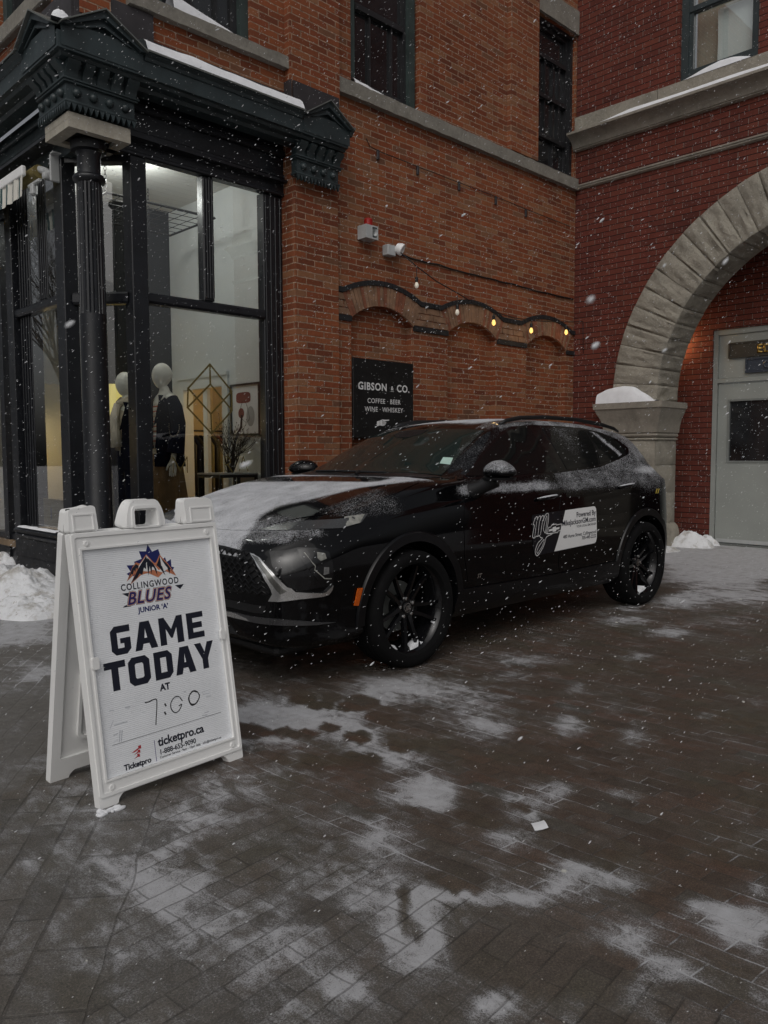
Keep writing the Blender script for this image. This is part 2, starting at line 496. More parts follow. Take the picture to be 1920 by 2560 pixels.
def coroplast():
    t = NT('ribbed_white_board')
    o = t.sep(t.new('TexCoord').outputs['Object'])
    w = t.math('SINE', t.math('MULTIPLY', o[2], 900.0))
    n = t.noise(t.new('TexCoord').outputs['Object'], 5.0, 4.0)
    t.base(t.ramp(n, [(0.3, (0.78, 0.80, 0.83)), (0.6, (0.86, 0.88, 0.91))])); t.rough(0.35)
    t.bump(t.math('ADD', w, t.math('MULTIPLY', t.noise(t.new('TexCoord').outputs['Object'], 60.0, 3.0), 3.0)), 0.35, 0.001)
    return t.m
M['board'] = coroplast()
SNOW_BLOBS = [(2.265, 2.849, 0.248, -0.249, 0.22, 0.275, 0.75), (2.141, 3.053, 0.106, -0.106, 0.205, 0.289, 0.6), (3.026, 2.856, 0.164, -0.165, 0.242, 0.228, 0.65), (2.788, 2.943, 0.131, -0.132, 0.193, 0.204, 0.5), (2.271, 2.474, 0.073, -0.073, 0.198, 0.215, 0.55), (3.011, 2.438, 0.166, -0.166, 0.35, 0.284, 0.45), (2.75, 2.136, 0.112, -0.112, 0.183, 0.143, 0.45), (3.054, 1.943, 0.076, -0.076, 0.254, 0.163, 0.55), (3.597, 2.231, 0.059, -0.059, 0.157, 0.098, 0.4), (3.903, 2.736, 0.184, -0.185, 0.17, 0.12, 0.45), (3.555, 2.597, 0.124, -0.125, 0.131, 0.096, 0.35), (5.336, 2.93, 0.165, -0.167, 0.235, 0.13, 0.5), (5.202, 2.495, 0.134, -0.136, 0.213, 0.103, 0.55), (4.441, 2.329, 0.102, -0.103, 0.143, 0.076, 0.4), (3.151, 1.664, 0.055, -0.055, 0.183, 0.098, 0.5), (3.383, 1.891, 0.04, -0.04, 0.107, 0.061, 0.4), (3.62, 1.572, 0.052, -0.053, 0.09, 0.04, 0.3), (4.026, 1.51, 0.07, -0.07, 0.166, 0.064, 0.35), (2.247, 2.21, 0.103, -0.103, 0.122, 0.12, 0.6), (2.088, 1.931, 0.114, -0.113, 0.142, 0.131, 0.6), (2.076, 1.824, 0.05, -0.05, 0.124, 0.109, 0.5), (2.429, 1.592, 0.052, -0.051, 0.104, 0.069, 0.55), (2.198, 1.568, 0.068, -0.067, 0.152, 0.11, 0.5), (2.572, 1.4, 0.071, -0.071, 0.093, 0.052, 0.45), (2.001, 1.52, 0.055, -0.054, 0.065, 0.05, 0.4), (1.463, 1.425, 0.056, -0.056, 0.147, 0.143, 0.85), (1.435, 1.328, 0.043, -0.043, 0.113, 0.104, 0.7), (1.642, 1.412, 0.071, -0.071, 0.047, 0.04, 0.6), (1.736, 1.262, 0.101, -0.1, 0.049, 0.036, 0.5), (1.873, 1.211, 0.048, -0.048, 0.072, 0.047, 0.5), (2.008, 1.138, 0.098, -0.097, 0.078, 0.045, 0.5), (1.811, 0.979, 0.08, -0.079, 0.094, 0.052, 0.5), (2.055, 0.89, 0.053, -0.053, 0.056, 0.025, 0.55), (2.064, 0.778, 0.066, -0.066, 0.1, 0.039, 0.85), (2.276, 0.811, 0.04, -0.04, 0.065, 0.024, 0.5), (1.992, 1.248, 0.05, -0.05, 0.06, 0.038, 0.45), (1.391, 1.053, 0.029, -0.029, 0.048, 0.037, 0.75), (1.328, 1.06, 0.038, -0.037, 0.04, 0.032, 0.4), (1.753, 0.813, 0.06, -0.06, 0.07, 0.034, 0.4), (1.673, 0.872, 0.04, -0.039, 0.067, 0.036, 0.35), (1.17, 1.32, 0.039, -0.039, 0.037, 0.042, 0.8), (1.591, 0.799, 0.038, -0.037, 0.048, 0.025, 0.35), (1.794, 0.636, 0.025, -0.025, 0.082, 0.031, 0.3), (1.064, 1.928, 0.133, -0.132, 0.144, 0.254, 0.42), (0.876, 1.789, 0.112, -0.111, 0.092, 0.181, 0.35), (0.998, 2.203, 0.075, -0.075, 0.072, 0.153, 0.35), (1.165, 1.572, 0.115, -0.114, 0.133, 0.177, 0.25), (1.14, 2.535, 0.153, -0.152, 0.148, 0.318, 0.25), (1.561, 2.432, 0.144, -0.144, 0.136, 0.209, 0.3), (1.344, 2.291, 0.104, -0.103, 0.092, 0.154, 0.25), (1.493, 1.809, 0.12, -0.119, 0.14, 0.167, 0.22), (1.432, 1.563, 0.047, -0.046, 0.067, 0.073, 0.45), (1.719, 1.763, 0.081, -0.081, 0.112, 0.114, 0.45), (8.217, 3.439, 0.484, -0.499, 1.081, 0.457, 1.0), (9.467, 3.507, 0.283, -0.294, 1.087, 0.407, 1.0), (9.071, 4.175, 0.258, -0.267, 0.634, 0.294, 1.0), (6.941, 2.728, 0.381, -0.389, 0.594, 0.236, 0.55), (6.401, 3.007, 0.209, -0.213, 0.391, 0.185, 0.5), (5.756, 3.163, 0.133, -0.135, 0.212, 0.117, 0.4), (5.828, 2.43, 0.328, -0.333, 0.313, 0.132, 0.3), (2.386, 6.594, 0.251, -0.255, 0.329, 0.892, 0.9), (1.966, 5.596, 0.231, -0.234, 0.136, 0.379, 0.6), (2.941, 8.099, 0.251, -0.258, 0.344, 0.935, 0.8), (3.14, 9.103, 0.185, -0.191, 0.289, 0.827, 0.6), (1.724, 4.555, 0.145, -0.146, 0.133, 0.344, 0.35), (1.885, 2.93, 0.087, -0.087, 0.112, 0.171, 0.3)]
PRINTS = [(1.987, 2.921, 0.058, -0.058, 0.06, 0.087), (2.045, 2.856, 0.025, -0.025, 0.046, 0.063), (2.449, 3.092, 0.042, -0.043, 0.041, 0.051), (2.462, 2.961, 0.044, -0.044, 0.04, 0.048), (2.582, 3.005, 0.031, -0.031, 0.044, 0.05), (2.539, 2.857, 0.025, -0.025, 0.037, 0.042), (2.629, 2.848, 0.059, -0.059, 0.078, 0.085), (2.114, 2.773, 0.038, -0.038, 0.041, 0.053), (2.154, 2.696, 0.05, -0.05, 0.038, 0.047), (2.272, 2.687, 0.033, -0.033, 0.038, 0.044), (2.285, 2.515, 0.039, -0.039, 0.047, 0.051), (2.565, 2.628, 0.053, -0.053, 0.081, 0.082), (2.332, 2.294, 0.036, -0.035, 0.043, 0.042), (2.386, 2.253, 0.026, -0.026, 0.037, 0.035), (1.983, 2.396, 0.068, -0.067, 0.045, 0.054), (2.087, 2.322, 0.079, -0.079, 0.056, 0.062), (1.476, 1.438, 0.008, -0.008, 0.081, 0.079), (1.43, 1.357, 0.009, -0.009, 0.063, 0.059), (1.565, 1.02, 0.135, -0.134, 0.076, 0.051), (1.5, 1.149, 0.062, -0.062, 0.062, 0.048), (1.723, 1.451, 0.058, -0.057, 0.059, 0.05), (0.727, 1.729, 0.039, -0.039, 0.033, 0.074), (2.214, 1.596, 0.016, -0.016, 0.026, 0.019)]
# ------------------------------------------------------------------ ground
def blob(x, y, q):
    cx, cy, ax, ay, bx, by = q[:6]
    dx, dy = x-cx, y-cy
    det = ax*by-ay*bx
    s = (dx*by-dy*bx)/det; t = (ax*dy-ay*dx)/det
    return s*s+t*t

def ground_h(x, y):
    h = 0.0
    if x < 6.5:
        h += 0.105*smooth01(6.2, 8.4, y)*(1-smooth01(4.5, 6.0, x))
    return h

def snow_cover(x, y):
    # a thin film everywhere, more of it to the left, plus the drifts that were blown and trodden
    s = 0.27 + 0.13*smooth01(2.2, 0.9, x) + 0.08*smooth01(3.5, 6.5, y)
    if x > 1.7: s -= 0.14*smooth01(1.7, 2.6, x)*smooth01(3.6, 2.2, y)
    for q in SNOW_BLOBS:
        d = blob(x, y, q)
        if d < 4.0: s += q[6]*math.exp(-d*1.6)*(1.15 if x > 1.0 or y > 3 else 0.42)
    # far field towards the arch
    s += 0.55*smooth01(8.2, 9.4, x)*smooth01(2.6, 3.6, y)
    # dry ground under the car
    if 2.6 < x < 7.0 and 3.15 < y < 4.9:
        k = min(smooth01(2.6, 2.9, x), smooth01(7.0, 6.7, x), smooth01(3.15, 3.4, y), smooth01(4.9, 4.6, y))
        s *= (1-0.85*k)
    for q in PRINTS:
        d = blob(x, y, q)
        if d < 1.3: s -= 1.1*smooth01(1.25, 0.8, d)*min(1.0, s+0.3)
    return max(0.0, min(1.0, s))

def slush(x, y):
    # churned wet slush round the nose of the car
    # a band from ahead of the nose to the near front wheel
    ax_, ay_, bx_, by_ = 2.35, 4.35, 3.15, 3.38
    t_ = max(0.0, min(1.0, ((x-ax_)*(bx_-ax_)+(y-ay_)*(by_-ay_))/((bx_-ax_)**2+(by_-ay_)**2)))
    d = math.hypot(x-ax_-t_*(bx_-ax_), y-ay_-t_*(by_-ay_))
    return math.exp(-(d/0.34)**2)

def axis(lo, hi, f0, f1, st, far):
    a = [f0 + st*i for i in range(int((f1-f0)/st)+1)]
    l, k = [], f0
    g = st
    while k > lo:
        g *= 1.6; k -= g; l.append(max(k, lo))
    r, k, g = [], a[-1], st
    while k < hi:
        g *= 1.6; k += g; r.append(min(k, hi))
    return list(reversed(l)) + a + r
gx = axis(-90, 90, -0.3, 11.3, 0.04, 1); gy = axis(-90, 90, 0.3, 9.6, 0.04, 1)
vs, cov, slu = [], [], []
for y in gy:
    for x in gx:
        inn = -0.6 < x < 11.6 and -0.2 < y < 10.2
        s = slush(x, y) if inn else 0.0
        c = snow_cover(x, y) if inn else 0.75
        z = ground_h(x, y)
        if s > 0.02:
            nn = noise.noise(Vector((x*6, y*11, 3.0)))*0.6 + noise.noise(Vector((x*15, y*22, 7.0)))*0.4
            z += max(0.0, nn)*0.030*s
        vs.append((x, y, z)); cov.append(c); slu.append(s)
nx_, ny_ = len(gx), len(gy)
fs = [(j*nx_+i, j*nx_+i+1, (j+1)*nx_+i+1, (j+1)*nx_+i) for j in range(ny_-1) for i in range(nx_-1)]
me = bpy.data.meshes.new('pavement')
me.from_pydata(vs, [], fs)
me.attributes.new('snow', 'FLOAT', 'POINT').data.foreach_set('value', cov)
me.attributes.new('slush', 'FLOAT', 'POINT').data.foreach_set('value', slu)
me.polygons.foreach_set('use_smooth', [True]*len(me.polygons))
ground = bpy.data.objects.new('pavement', me); C.objects.link(ground)
tag(ground, kind='structure')

def ground_mat():
    t = NT('snowy_brick_paving')
    P = t.pos(); x, y, z = t.sep(P)
    nz = t.sep(t.noise(P, 4.0, 2.0, col=True))
    wx = t.math('MULTIPLY_ADD', nz[0], 0.03, -0.015); wy = t.math('MULTIPLY_ADD', nz[1], 0.03, -0.015)
    xw = t.math('ADD', x, wx); yw = t.math('ADD', y, wy)
    def bricks(u, v, bw, rh, mort, off=0.5):
        b = t.new('TexBrick'); b.offset = off
        b.inputs['Color1'].default_value = (0, 0, 0, 1); b.inputs['Color2'].default_value = (1, 1, 1, 1); b.inputs['Mortar'].default_value = (.5, .5, .5, 1)
        b.inputs['Scale'].default_value = 1; b.inputs['Mortar Size'].default_value = mort; b.inputs['Mortar Smooth'].default_value = 0.3
        b.inputs['Brick Width'].default_value = bw; b.inputs['Row Height'].default_value = rh; b.inputs['Bias'].default_value = 0
        t.link(t.comb(u, v, 0.0), b.inputs['Vector'])
        return t.sep(b.outputs['Color'])[0], b.outputs['Fac']
    # right field: rows run along y; left field: rows along x; left strip: slabs at 53 degrees
    ca, sa = cos(radians(4)), sin(radians(4))
    yr = t.math('SUBTRACT', t.math('MULTIPLY', yw, ca), t.math('MULTIPLY', xw, -sa)); xr = t.math('ADD', t.math('MULTIPLY', xw, ca), t.math('MULTIPLY', yw, -sa))
    r1, f1 = bricks(t.math('SUBTRACT', yw, t.math('MULTIPLY', xw, -0.07)), t.math('ADD', xw, t.math('MULTIPLY', yw, 0.07)), 0.200, 0.0755, 0.0028)
    r2, f2 = bricks(t.math('ADD', xw, t.math('MULTIPLY', yw, 0.09)), t.math('SUBTRACT', yw, t.math('MULTIPLY', xw, 0.09)), 0.200, 0.0755, 0.0032)
    n_ = t.math('ADD', t.math('MULTIPLY', xw, -0.804), t.math('MULTIPLY', yw, 0.595)); l_ = t.math('ADD', t.math('MULTIPLY', xw, 0.595), t.math('MULTIPLY', yw, 0.804))
    r3, f3 = bricks(l_, t.math('SUBTRACT', n_, 0.60), 0.225, 0.097, 0.0045)
    r4, f4 = bricks(l_, t.math('SUBTRACT', n_, 0.42), 0.235, 0.18, 0.006)
    curb = t.math('LESS_THAN', n_, 0.60)
    r3 = t.mix(curb, r3, r4); f3 = t.mix(curb, f3, f4)
    side = t.math('GREATER_THAN', xw, t.math('ADD', 1.72, t.math('MULTIPLY', yw, -0.05)))
    rr = t.mix(side, r2, r1); ff = t.mix(side, f2, f1)
    strip = t.math('GREATER_THAN', n_, 0.42)
    rr = t.mix(strip, rr, r3); ff = t.mix(strip, ff, f3)
    # cast concrete of the street pavement at the far left
    edge = t.math('ADD', t.math('SUBTRACT', n_, 0.965), t.math('MULTIPLY_ADD', t.noise(P, 7.0, 4.0), 0.16, -0.08))
    conc = t.math('GREATER_THAN', edge, 0.0)
    big = t.noise(P, 1.3, 4.0); fine = t.noise(P, 230.0, 3.0, 0.9); med = t.noise(P, 30.0, 5.0, 0.7); grit = t.noise(P, 170.0, 4.0, 0.9)
    red = t.ramp(rr, [(0.0, (0.070, 0.054, 0.043)), (0.3, (0.092, 0.064, 0.048)), (0.55, (0.080, 0.064, 0.050)), (0.8, (0.100, 0.062, 0.045)), (1.0, (0.072, 0.064, 0.052))])
    grey = t.ramp(rr, [(0.0, (0.088, 0.082, 0.072)), (0.5, (0.112, 0.103, 0.091)), (1.0, (0.125, 0.112, 0.095))])
    gx_ = t.math('ADD', t.rng(x, 2.1, 0.9), t.math('MULTIPLY_ADD', big, 1.3, -0.65), clamp=True)
    c = t.mix(gx_, red, grey)
    c = t.mix(t.rng(t.noise(P, 2.3, 3.0), .5, .68, 0, .55), c, (0.082, 0.074, 0.050, 1))       # moss and grime
    c = t.mix(0.9, c, t.ramp(grit, [(0.34, (0.30, 0.29, 0.28)), (0.5, (0.90, 0.90, 0.90)), (0.60, (1.5, 1.45, 1.40)), (0.68, (2.6, 2.5, 2.4))]), 'MULTIPLY')
    c = t.mix(0.7, c, t.ramp(med, [(0.3, (0.6, 0.6, 0.6)), (0.7, (1.25, 1.25, 1.25))]), 'MULTIPLY')
    jn = t.rng(t.noise(P, 5.0, 3.0), 0.36, 0.64, 0.05, 0.70)
    c = t.mix(t.math('MULTIPLY', ff, jn), c, (0.030, 0.026, 0.023, 1))
    cc = t.ramp(med, [(0.3, (0.095, 0.088, 0.080)), (0.7, (0.165, 0.155, 0.14))])
    c = t.mix(conc, c, t.mix(0.8, cc, t.ramp(grit, [(0.3, (0.5, 0.5, 0.5)), (0.7, (1.4, 1.4, 1.4))]), 'MULTIPLY'))
    a = t.new('Attribute'); a.attribute_name = 'snow'; cov = a.outputs['Fac']
    a2 = t.new('Attribute'); a2.attribute_name = 'slush'; sl = a2.outputs['Fac']
    c = t.mix(t.math('MULTIPLY', sl, 0.8), c, t.ramp(t.noise(P, 22.0, 6.0, 0.7, 0.8), [(0.35, (0.018, 0.016, 0.015)), (0.55, (0.075, 0.068, 0.06)), (0.68, (0.22, 0.21, 0.20))]))
    # blown, trodden, half-melted powder: a thin grey film with denser granular smears, gathering in the joints to the right
    n1 = t.noise(P, 3.4, 7.0, 0.68, 0.9); n2 = t.noise(t.comb(t.math('MULTIPLY', xw, 15.0), t.math('MULTIPLY', yw, 8.0), 0.0), 1.0, 6.0, 0.72, 0.6)
    cv = t.math('ADD', cov, t.math('ADD', t.math('MULTIPLY_ADD', n1, 1.15, -0.575), t.math('ADD', t.math('MULTIPLY_ADD', n2, 1.3, -0.65), t.math('MULTIPLY_ADD', rr, 0.16, -0.08))))
    cv = t.math('ADD', cv, t.math('MULTIPLY', t.math('MULTIPLY', ff, side), t.rng(n1, 0.38, 0.60, 0.04, 0.34)))
    grain = t.math('ADD', t.math('MULTIPLY', fine, 0.55), t.math('MULTIPLY', grit, 0.45))
    cv = t.math('MINIMUM', cv, t.math('MULTIPLY_ADD', t.noise(P, 14.0, 4.0), 0.5, 0.62))
    thr = t.math('SUBTRACT', 1.08, t.math('MULTIPLY', cv, 1.0))
    gran = t.rng(t.math('SUBTRACT', t.math('MULTIPLY_ADD', grain, 3.2, -1.1), thr), -0.06, 0.10)
    film = t.rng(cv, 0.10, 1.05, 0.0, 0.30)
    mask = t.math('ADD', film, t.math('MULTIPLY', gran, 0.62), clamp=True)
    mask = t.math('MULTIPLY', mask, t.math('MULTIPLY_ADD', sl, -0.75, 1.0, clamp=True))
    mask = t.math('MULTIPLY', mask, t.math('SUBTRACT', 1.0, t.math('MULTIPLY', t.math('MULTIPLY', ff, t.math('SUBTRACT', 1.0, side)), 0.40)))
    snowc = t.mix(t.rng(cv, 0.30, 1.10), (0.30, 0.295, 0.29, 1), (0.56, 0.57, 0.60, 1))
    t.base(t.mix(mask, c, snowc))
    wet = t.rng(t.noise(P, 1.7, 4.0), 0.4, 0.62, 0.0, 1.0)
    ro = t.math('SUBTRACT', 0.60, t.math('ADD', t.math('MULTIPLY', wet, 0.22), t.math('MULTIPLY', sl, 0.15)))
    t.rough(t.mix(mask, ro, (0.9, 0.9, 0.9, 1))); t.spec(0.42)
    h = t.math('ADD', t.math('MULTIPLY', ff, -0.9), t.math('ADD', t.math('MULTIPLY', gran, 0.25), t.math('ADD', t.math('MULTIPLY', fine, 0.6), t.math('MULTIPLY', med, 0.6))))
    t.bump(h, 0.8, 0.004)
    return t.m
me.materials.append(ground_mat())
# ------------------------------------------------------------------ left building (corner shop in old orange brick)
YW = 6.20            # alley wall face
XS = 2.78            # upper street wall face
bld = thing('corner_shop_building', 'old orange brick corner building with black shopfront and dark green cornice', 'building', (4.0, 6.2, 0))
aw = lambda u, v, d: (u, YW+d, v)          # alley wall: d into the wall
sw = lambda u, v, d: (XS+d, u, v)          # street wall: d into the wall

def wall_with_holes(f, outer, holes):
    """front face with holes; holes = (loop, depth, backed)"""
    bm = B()
    poly_fill(bm, [outer]+[h[0] for h in holes], lambda u, v: f(u, v, 0))
    for lp, dep, back in holes:
        a = [bm.verts.new(f(u, v, 0)) for u, v in lp]; b = [bm.verts.new(f(u, v, dep)) for u, v in lp]
        n = len(lp)
        for i in range(n):
            bm.faces.new((a[i], a[(i+1) % n], b[(i+1) % n], b[i]))
        if back:
            poly_fill(bm, [lp], lambda u, v: f(u, v, dep))
    return bm

def arch_panel(c, hw, z0, zs, rise, n=16):
    r = (hw*hw+rise*rise)/(2*rise)
    a = math.asin(hw/r)
    return [(c-hw, z0), (c+hw, z0)] + arc(c, zs+rise-r, r, pi/2-a, pi/2+a, n)

ARCH = [6.06, 7.565, 9.105]
holes = [(arch_panel(c, 0.458, -0.1, 2.625, 0.165), 0.10, True) for c in ARCH]
w2 = rect(5.62, 6.64, 4.95, 7.2); w3 = rect(8.78, 9.73, 4.94, 6.85); w1 = rect(3.45, 4.40, 4.92, 7.0)
holes += [(w2, 0.14, False), (w3, 0.16, False), (w1, 0.12, False)]
outer = [(5.30, -0.3), (10.4, -0.3), (10.4, 9.0), (2.78, 9.0), (2.78, 4.20), (5.30, 4.20)]
# the arch panel loops start at the foot of the wall: keep them inside the outline
obj('alley_wall', wall_with_holes(aw, outer, holes), M['brick_old'], bld)
sholes = [(rect(6.95, 7.75, 5.0, 7.2), 0.12, False)]
bm = wall_with_holes(sw, [(6.2, 4.2), (16, 4.2), (16, 9.0), (6.2, 9.0)], sholes)
box(bm, 2.80, 10.4, 6.45, 16, 8.9, 9.0)
obj('street_wall', bm, M['brick_old'], bld)
bm = B(); box(bm, 4.845, 5.39, 6.15, 6.40, -0.1, 4.30); obj('pilaster', bm, M['brick_old'], bld)
bm = B(); box(bm, 4.78, 5.39, 6.11, 6.197, 4.40, 8.9); obj('pilaster', bm, M['brick_old'], bld)
bm = B(); box(bm, 8.20, 8.775, 6.13, 6.197, 4.96, 8.9); obj('pilaster', bm, M['brick_old'], bld)
bm = B(); box(bm, 2.80, 3.05, 6.155, 6.197, 4.6, 8.9); obj('pilaster', bm, M['brick_old'], bld)

def wavy_box(bm, x0, x1, y0, y1, z0, z1, n=26, amp=0.008):
    """stone slab with slightly broken arrises"""
    rings = []
    for i in range(n+1):
        x = x0+(x1-x0)*i/n
        j = lambda k: noise.noise(Vector((x*7, k*3.1, 5.0)))*amp
        rings.append([bm.verts.new((x, y0+j(1), z0+j(2))), bm.verts.new((x, y0+j(3), z1+j(4))), bm.verts.new((x, y1, z1+j(5))), bm.verts.new((x, y1, z0+j(6)))])
    for a, b in zip(rings, rings[1:]):
        for i in range(4):
            bm.faces.new((a[i], b[i], b[(i+1) % 4], a[(i+1) % 4]))
    bm.faces.new(rings[0]); bm.faces.new(list(reversed(rings[-1])))
    bmesh.ops.recalc_face_normals(bm, faces=bm.faces)
obj('window_sill', (lambda b: (wavy_box(b, 3.20, 4.778, 6.13, 6.36, 4.81, 4.915), b)[1])(B()), M['sill'], bld)
obj('window_sill', (lambda b: (wavy_box(b, 5.392, 9.72, 6.13, 6.37, 4.805, 4.945, 70), b)[1])(B()), M['sill'], bld)
bm = B(); wavy_box(bm, 8.70, 9.74, 6.16, 6.33, 6.852, 7.15); obj('window_lintel', bm, M['sill'], bld)
bm = B(); box(bm, 2.72, 2.86, 6.62, 8.2, 4.85, 5.0, 0.01); obj('window_sill', bm, M['sill'], bld)

def sash_window(name, f, u0, u1, v0, v1, d, rails, bars, fw_=0.09, m_frame='paint_green', m_sash='paint_dark', parent=None, curtain=True, pane_mat=None):
    fr = B()
    prism(fr, [rect(u0, u1, v0, v1), rect(u0+fw_, u1-fw_, v0+0.05, v1-fw_)], f, d-0.07, d+0.06)
    o = obj(name, fr, M[m_frame], parent)
    sb = B()
    a0, a1 = u0+fw_, u1-fw_
    prism(sb, [rect(a0, a1, v0+0.05, v1-fw_), rect(a0+0.045, a1-0.045, v0+0.12, v1-fw_-0.04)], f, d-0.02, d+0.04)
    for r in rails:
        prism(sb, [rect(a0+0.045, a1-0.045, r-0.028, r+0.028)], f, d-0.035, d+0.04)
    for u, b0, b1 in bars:
        prism(sb, [rect(u-0.012, u+0.012, b0, b1)], f, d-0.012, d+0.03)
    obj('sash', sb, M[m_sash], o)
    g = B(); poly_fill(g, [rect(a0+0.04, a1-0.04, v0+0.1, v1-fw_-0.03)], lambda u, v: f(u, v, d+0.02))
    obj('pane', g, M['dark_glass'] if pane_mat is None else pane_mat, o)
    return o
sash_window('window', aw, 5.62, 6.60, 4.95, 7.2, 0.11, [5.80], [(5.98, 5.05, 5.78), (6.30, 5.05, 5.78)], parent=bld)
sash_window('window', aw, 3.45, 4.40, 4.92, 7.0, 0.10, [5.75], [(3.85, 5.0, 5.75), (4.10, 5.0, 5.75)], parent=bld)
sash_window('window', aw, 8.78, 9.73, 4.94, 6.85, 0.12, [5.41, 5.92, 6.42], [(8.98, 5.45, 6.4), (9.17, 5.45, 6.4), (9.36, 5.0, 6.4), (9.5, 5.45, 6.4)], 0.05, 'paint_dark', parent=bld)
sash_window('window', sw, 6.95, 7.75, 5.0, 7.2, 0.10, [5.9], [], parent=bld)

# ---- blind arches: rings of pale and red voussoirs, tarred bands over and under them
for c in ARCH:
    ring = B()
    hw, zs, rise = 0.462, 2.63, 0.165
    r = (hw*hw+rise*rise)/(2*rise); a = math.asin(hw/r); zc = zs+rise-r
    R2 = 1.27; a2 = math.asin(0.585/R2); zc2 = 3.005-R2
    n = 24
    for k in range(n):
        t0, t1 = (k+0.06)/n, (k+0.94)/n
        pt = lambda t, inner: ((c+r*sin(-a+2*a*t), zc+r*cos(-a+2*a*t)) if inner else (c+R2*sin(-a2+2*a2*t), zc2+R2*cos(-a2+2*a2*t)))
        q = [pt(t0, True), pt(t1, True), pt(t1, False), pt(t0, False)]
        x0 = len(ring.faces)
        dd = random.uniform(-0.004, 0.004)
        prism(ring, [q], aw, -0.014+dd, 0.02)
        ring.faces.ensure_lookup_table()
        red = random.random() < (0.62 if abs(k-n/2+0.5) in (5.5, 6.5) or k in (0, 1, n-1) else 0.16)
        for fc in ring.faces[x0:]: fc.material_index = 1 if red else 0
    # mortar behind
    q = [(c+r*sin(-a+2*a*k/n), zc+r*cos(-a+2*a*k/n)) for k in range(n+1)] + [(c+R2*sin(a2-2*a2*k/n), zc2+R2*cos(a2-2*a2*k/n)) for k in range(n+1)]
    x0 = len(ring.faces)
    prism(ring, [q], aw, -0.007, 0.02)
    ring.faces.ensure_lookup_table()
    for fc in ring.faces[x0:]: fc.material_index = 2
    obj('brick_arch', ring, [M['brick_pale'], M['brick_pale2'], M['mortar']], bld)
band = B()
path = [(5.392, 2.895)]
for c in ARCH:
    R2 = 1.295; a2 = math.asin(0.575/R2)
    path += [(c+R2*sin(-a2+2*a2*k/20), 3.03-R2+R2*cos(-a2+2*a2*k/20)) for k in range(21)]
path.append((10.0, 2.895))
for i in range(len(path)-1):
    (xa, za), (xb, zb) = path[i], path[i+1]
    L = max(1, round(math.hypot(xb-xa, zb-za)/0.07))
    for k in range(L):
        p0 = (xa+(xb-xa)*(k+0.05)/L, za+(zb-za)*(k+0.05)/L); p1 = (xa+(xb-xa)*(k+0.97)/L, za+(zb-za)*(k+0.97)/L)
        dd = random.uniform(-0.003, 0.003)
        prism(band, [[(p0[0], p0[1]-0.026), (p1[0], p1[1]-0.026), (p1[0], p1[1]+0.026), (p0[0], p0[1]+0.026)]], aw, -0.026+dd, 0.02)
obj('hood_band', band, M['black_brick'], bld)
for x0, x1 in ((5.392, 5.598), (6.522, 7.103), (8.027, 8.643), (9.567, 10.0)):
    bm = B(); prism(bm, [rect(x0, x1, 2.59, 2.645)], aw, -0.022, 0.02); obj('impost_band', bm, M['black_brick'], bld)
    if x1 < 9.7:
        bm = B()
        z = 2.65
        for row in range(3):
            u = x0 - (0.11 if row % 2 else 0)
            while u < x1:
                a_, b_ = max(u, x0), min(u+0.21, x1)
                if b_-a_ > 0.03:
                    n0 = len(bm.faces); prism(bm, [rect(a_+0.004, b_-0.004, z+0.004, z+0.066)], aw, -0.013+random.uniform(-.003, .003), 0.02)
                u += 0.22
            z += 0.072
        obj('pale_brick_course', bm, M['brick_pale'], bld)

# ---- cornice over the shopfront
prof = [(0.0, 4.125), (0.11, 4.13), (0.13, 4.155), (0.20, 4.16), (0.215, 4.182), (0.25, 4.186), (0.25, 4.305), (0.0, 4.31)]
crown = [(0.0, 4.311), (0.251, 4.302), (0.262, 4.308), (0.272, 4.33), (0.30, 4.350), (0.30, 4.364), (0.0, 4.43)]
path = [(XS, 16.0), (XS, YW), (5.355, YW)]
bm = extrude_profile(B(), prof, [(x, y) for x, y in path])
corn = obj('cornice', bm, M['paint_teal'], bld)
dp = B()
cr_ = B()
for pth in ([(XS, 16.0), (XS, 6.585)], [(3.215, YW), (4.785, YW)], [(5.36, YW), (5.40, YW)]):
    extrude_profile(cr_, crown, pth); extrude_profile(dp, [(0.285, 4.367), (0.312, 4.358), (0.314, 4.372), (0.285, 4.380)], pth)
obj('crown_mould', cr_, M['paint_teal'], corn)
obj('drip_edge', dp, M['steel_edge'], corn)
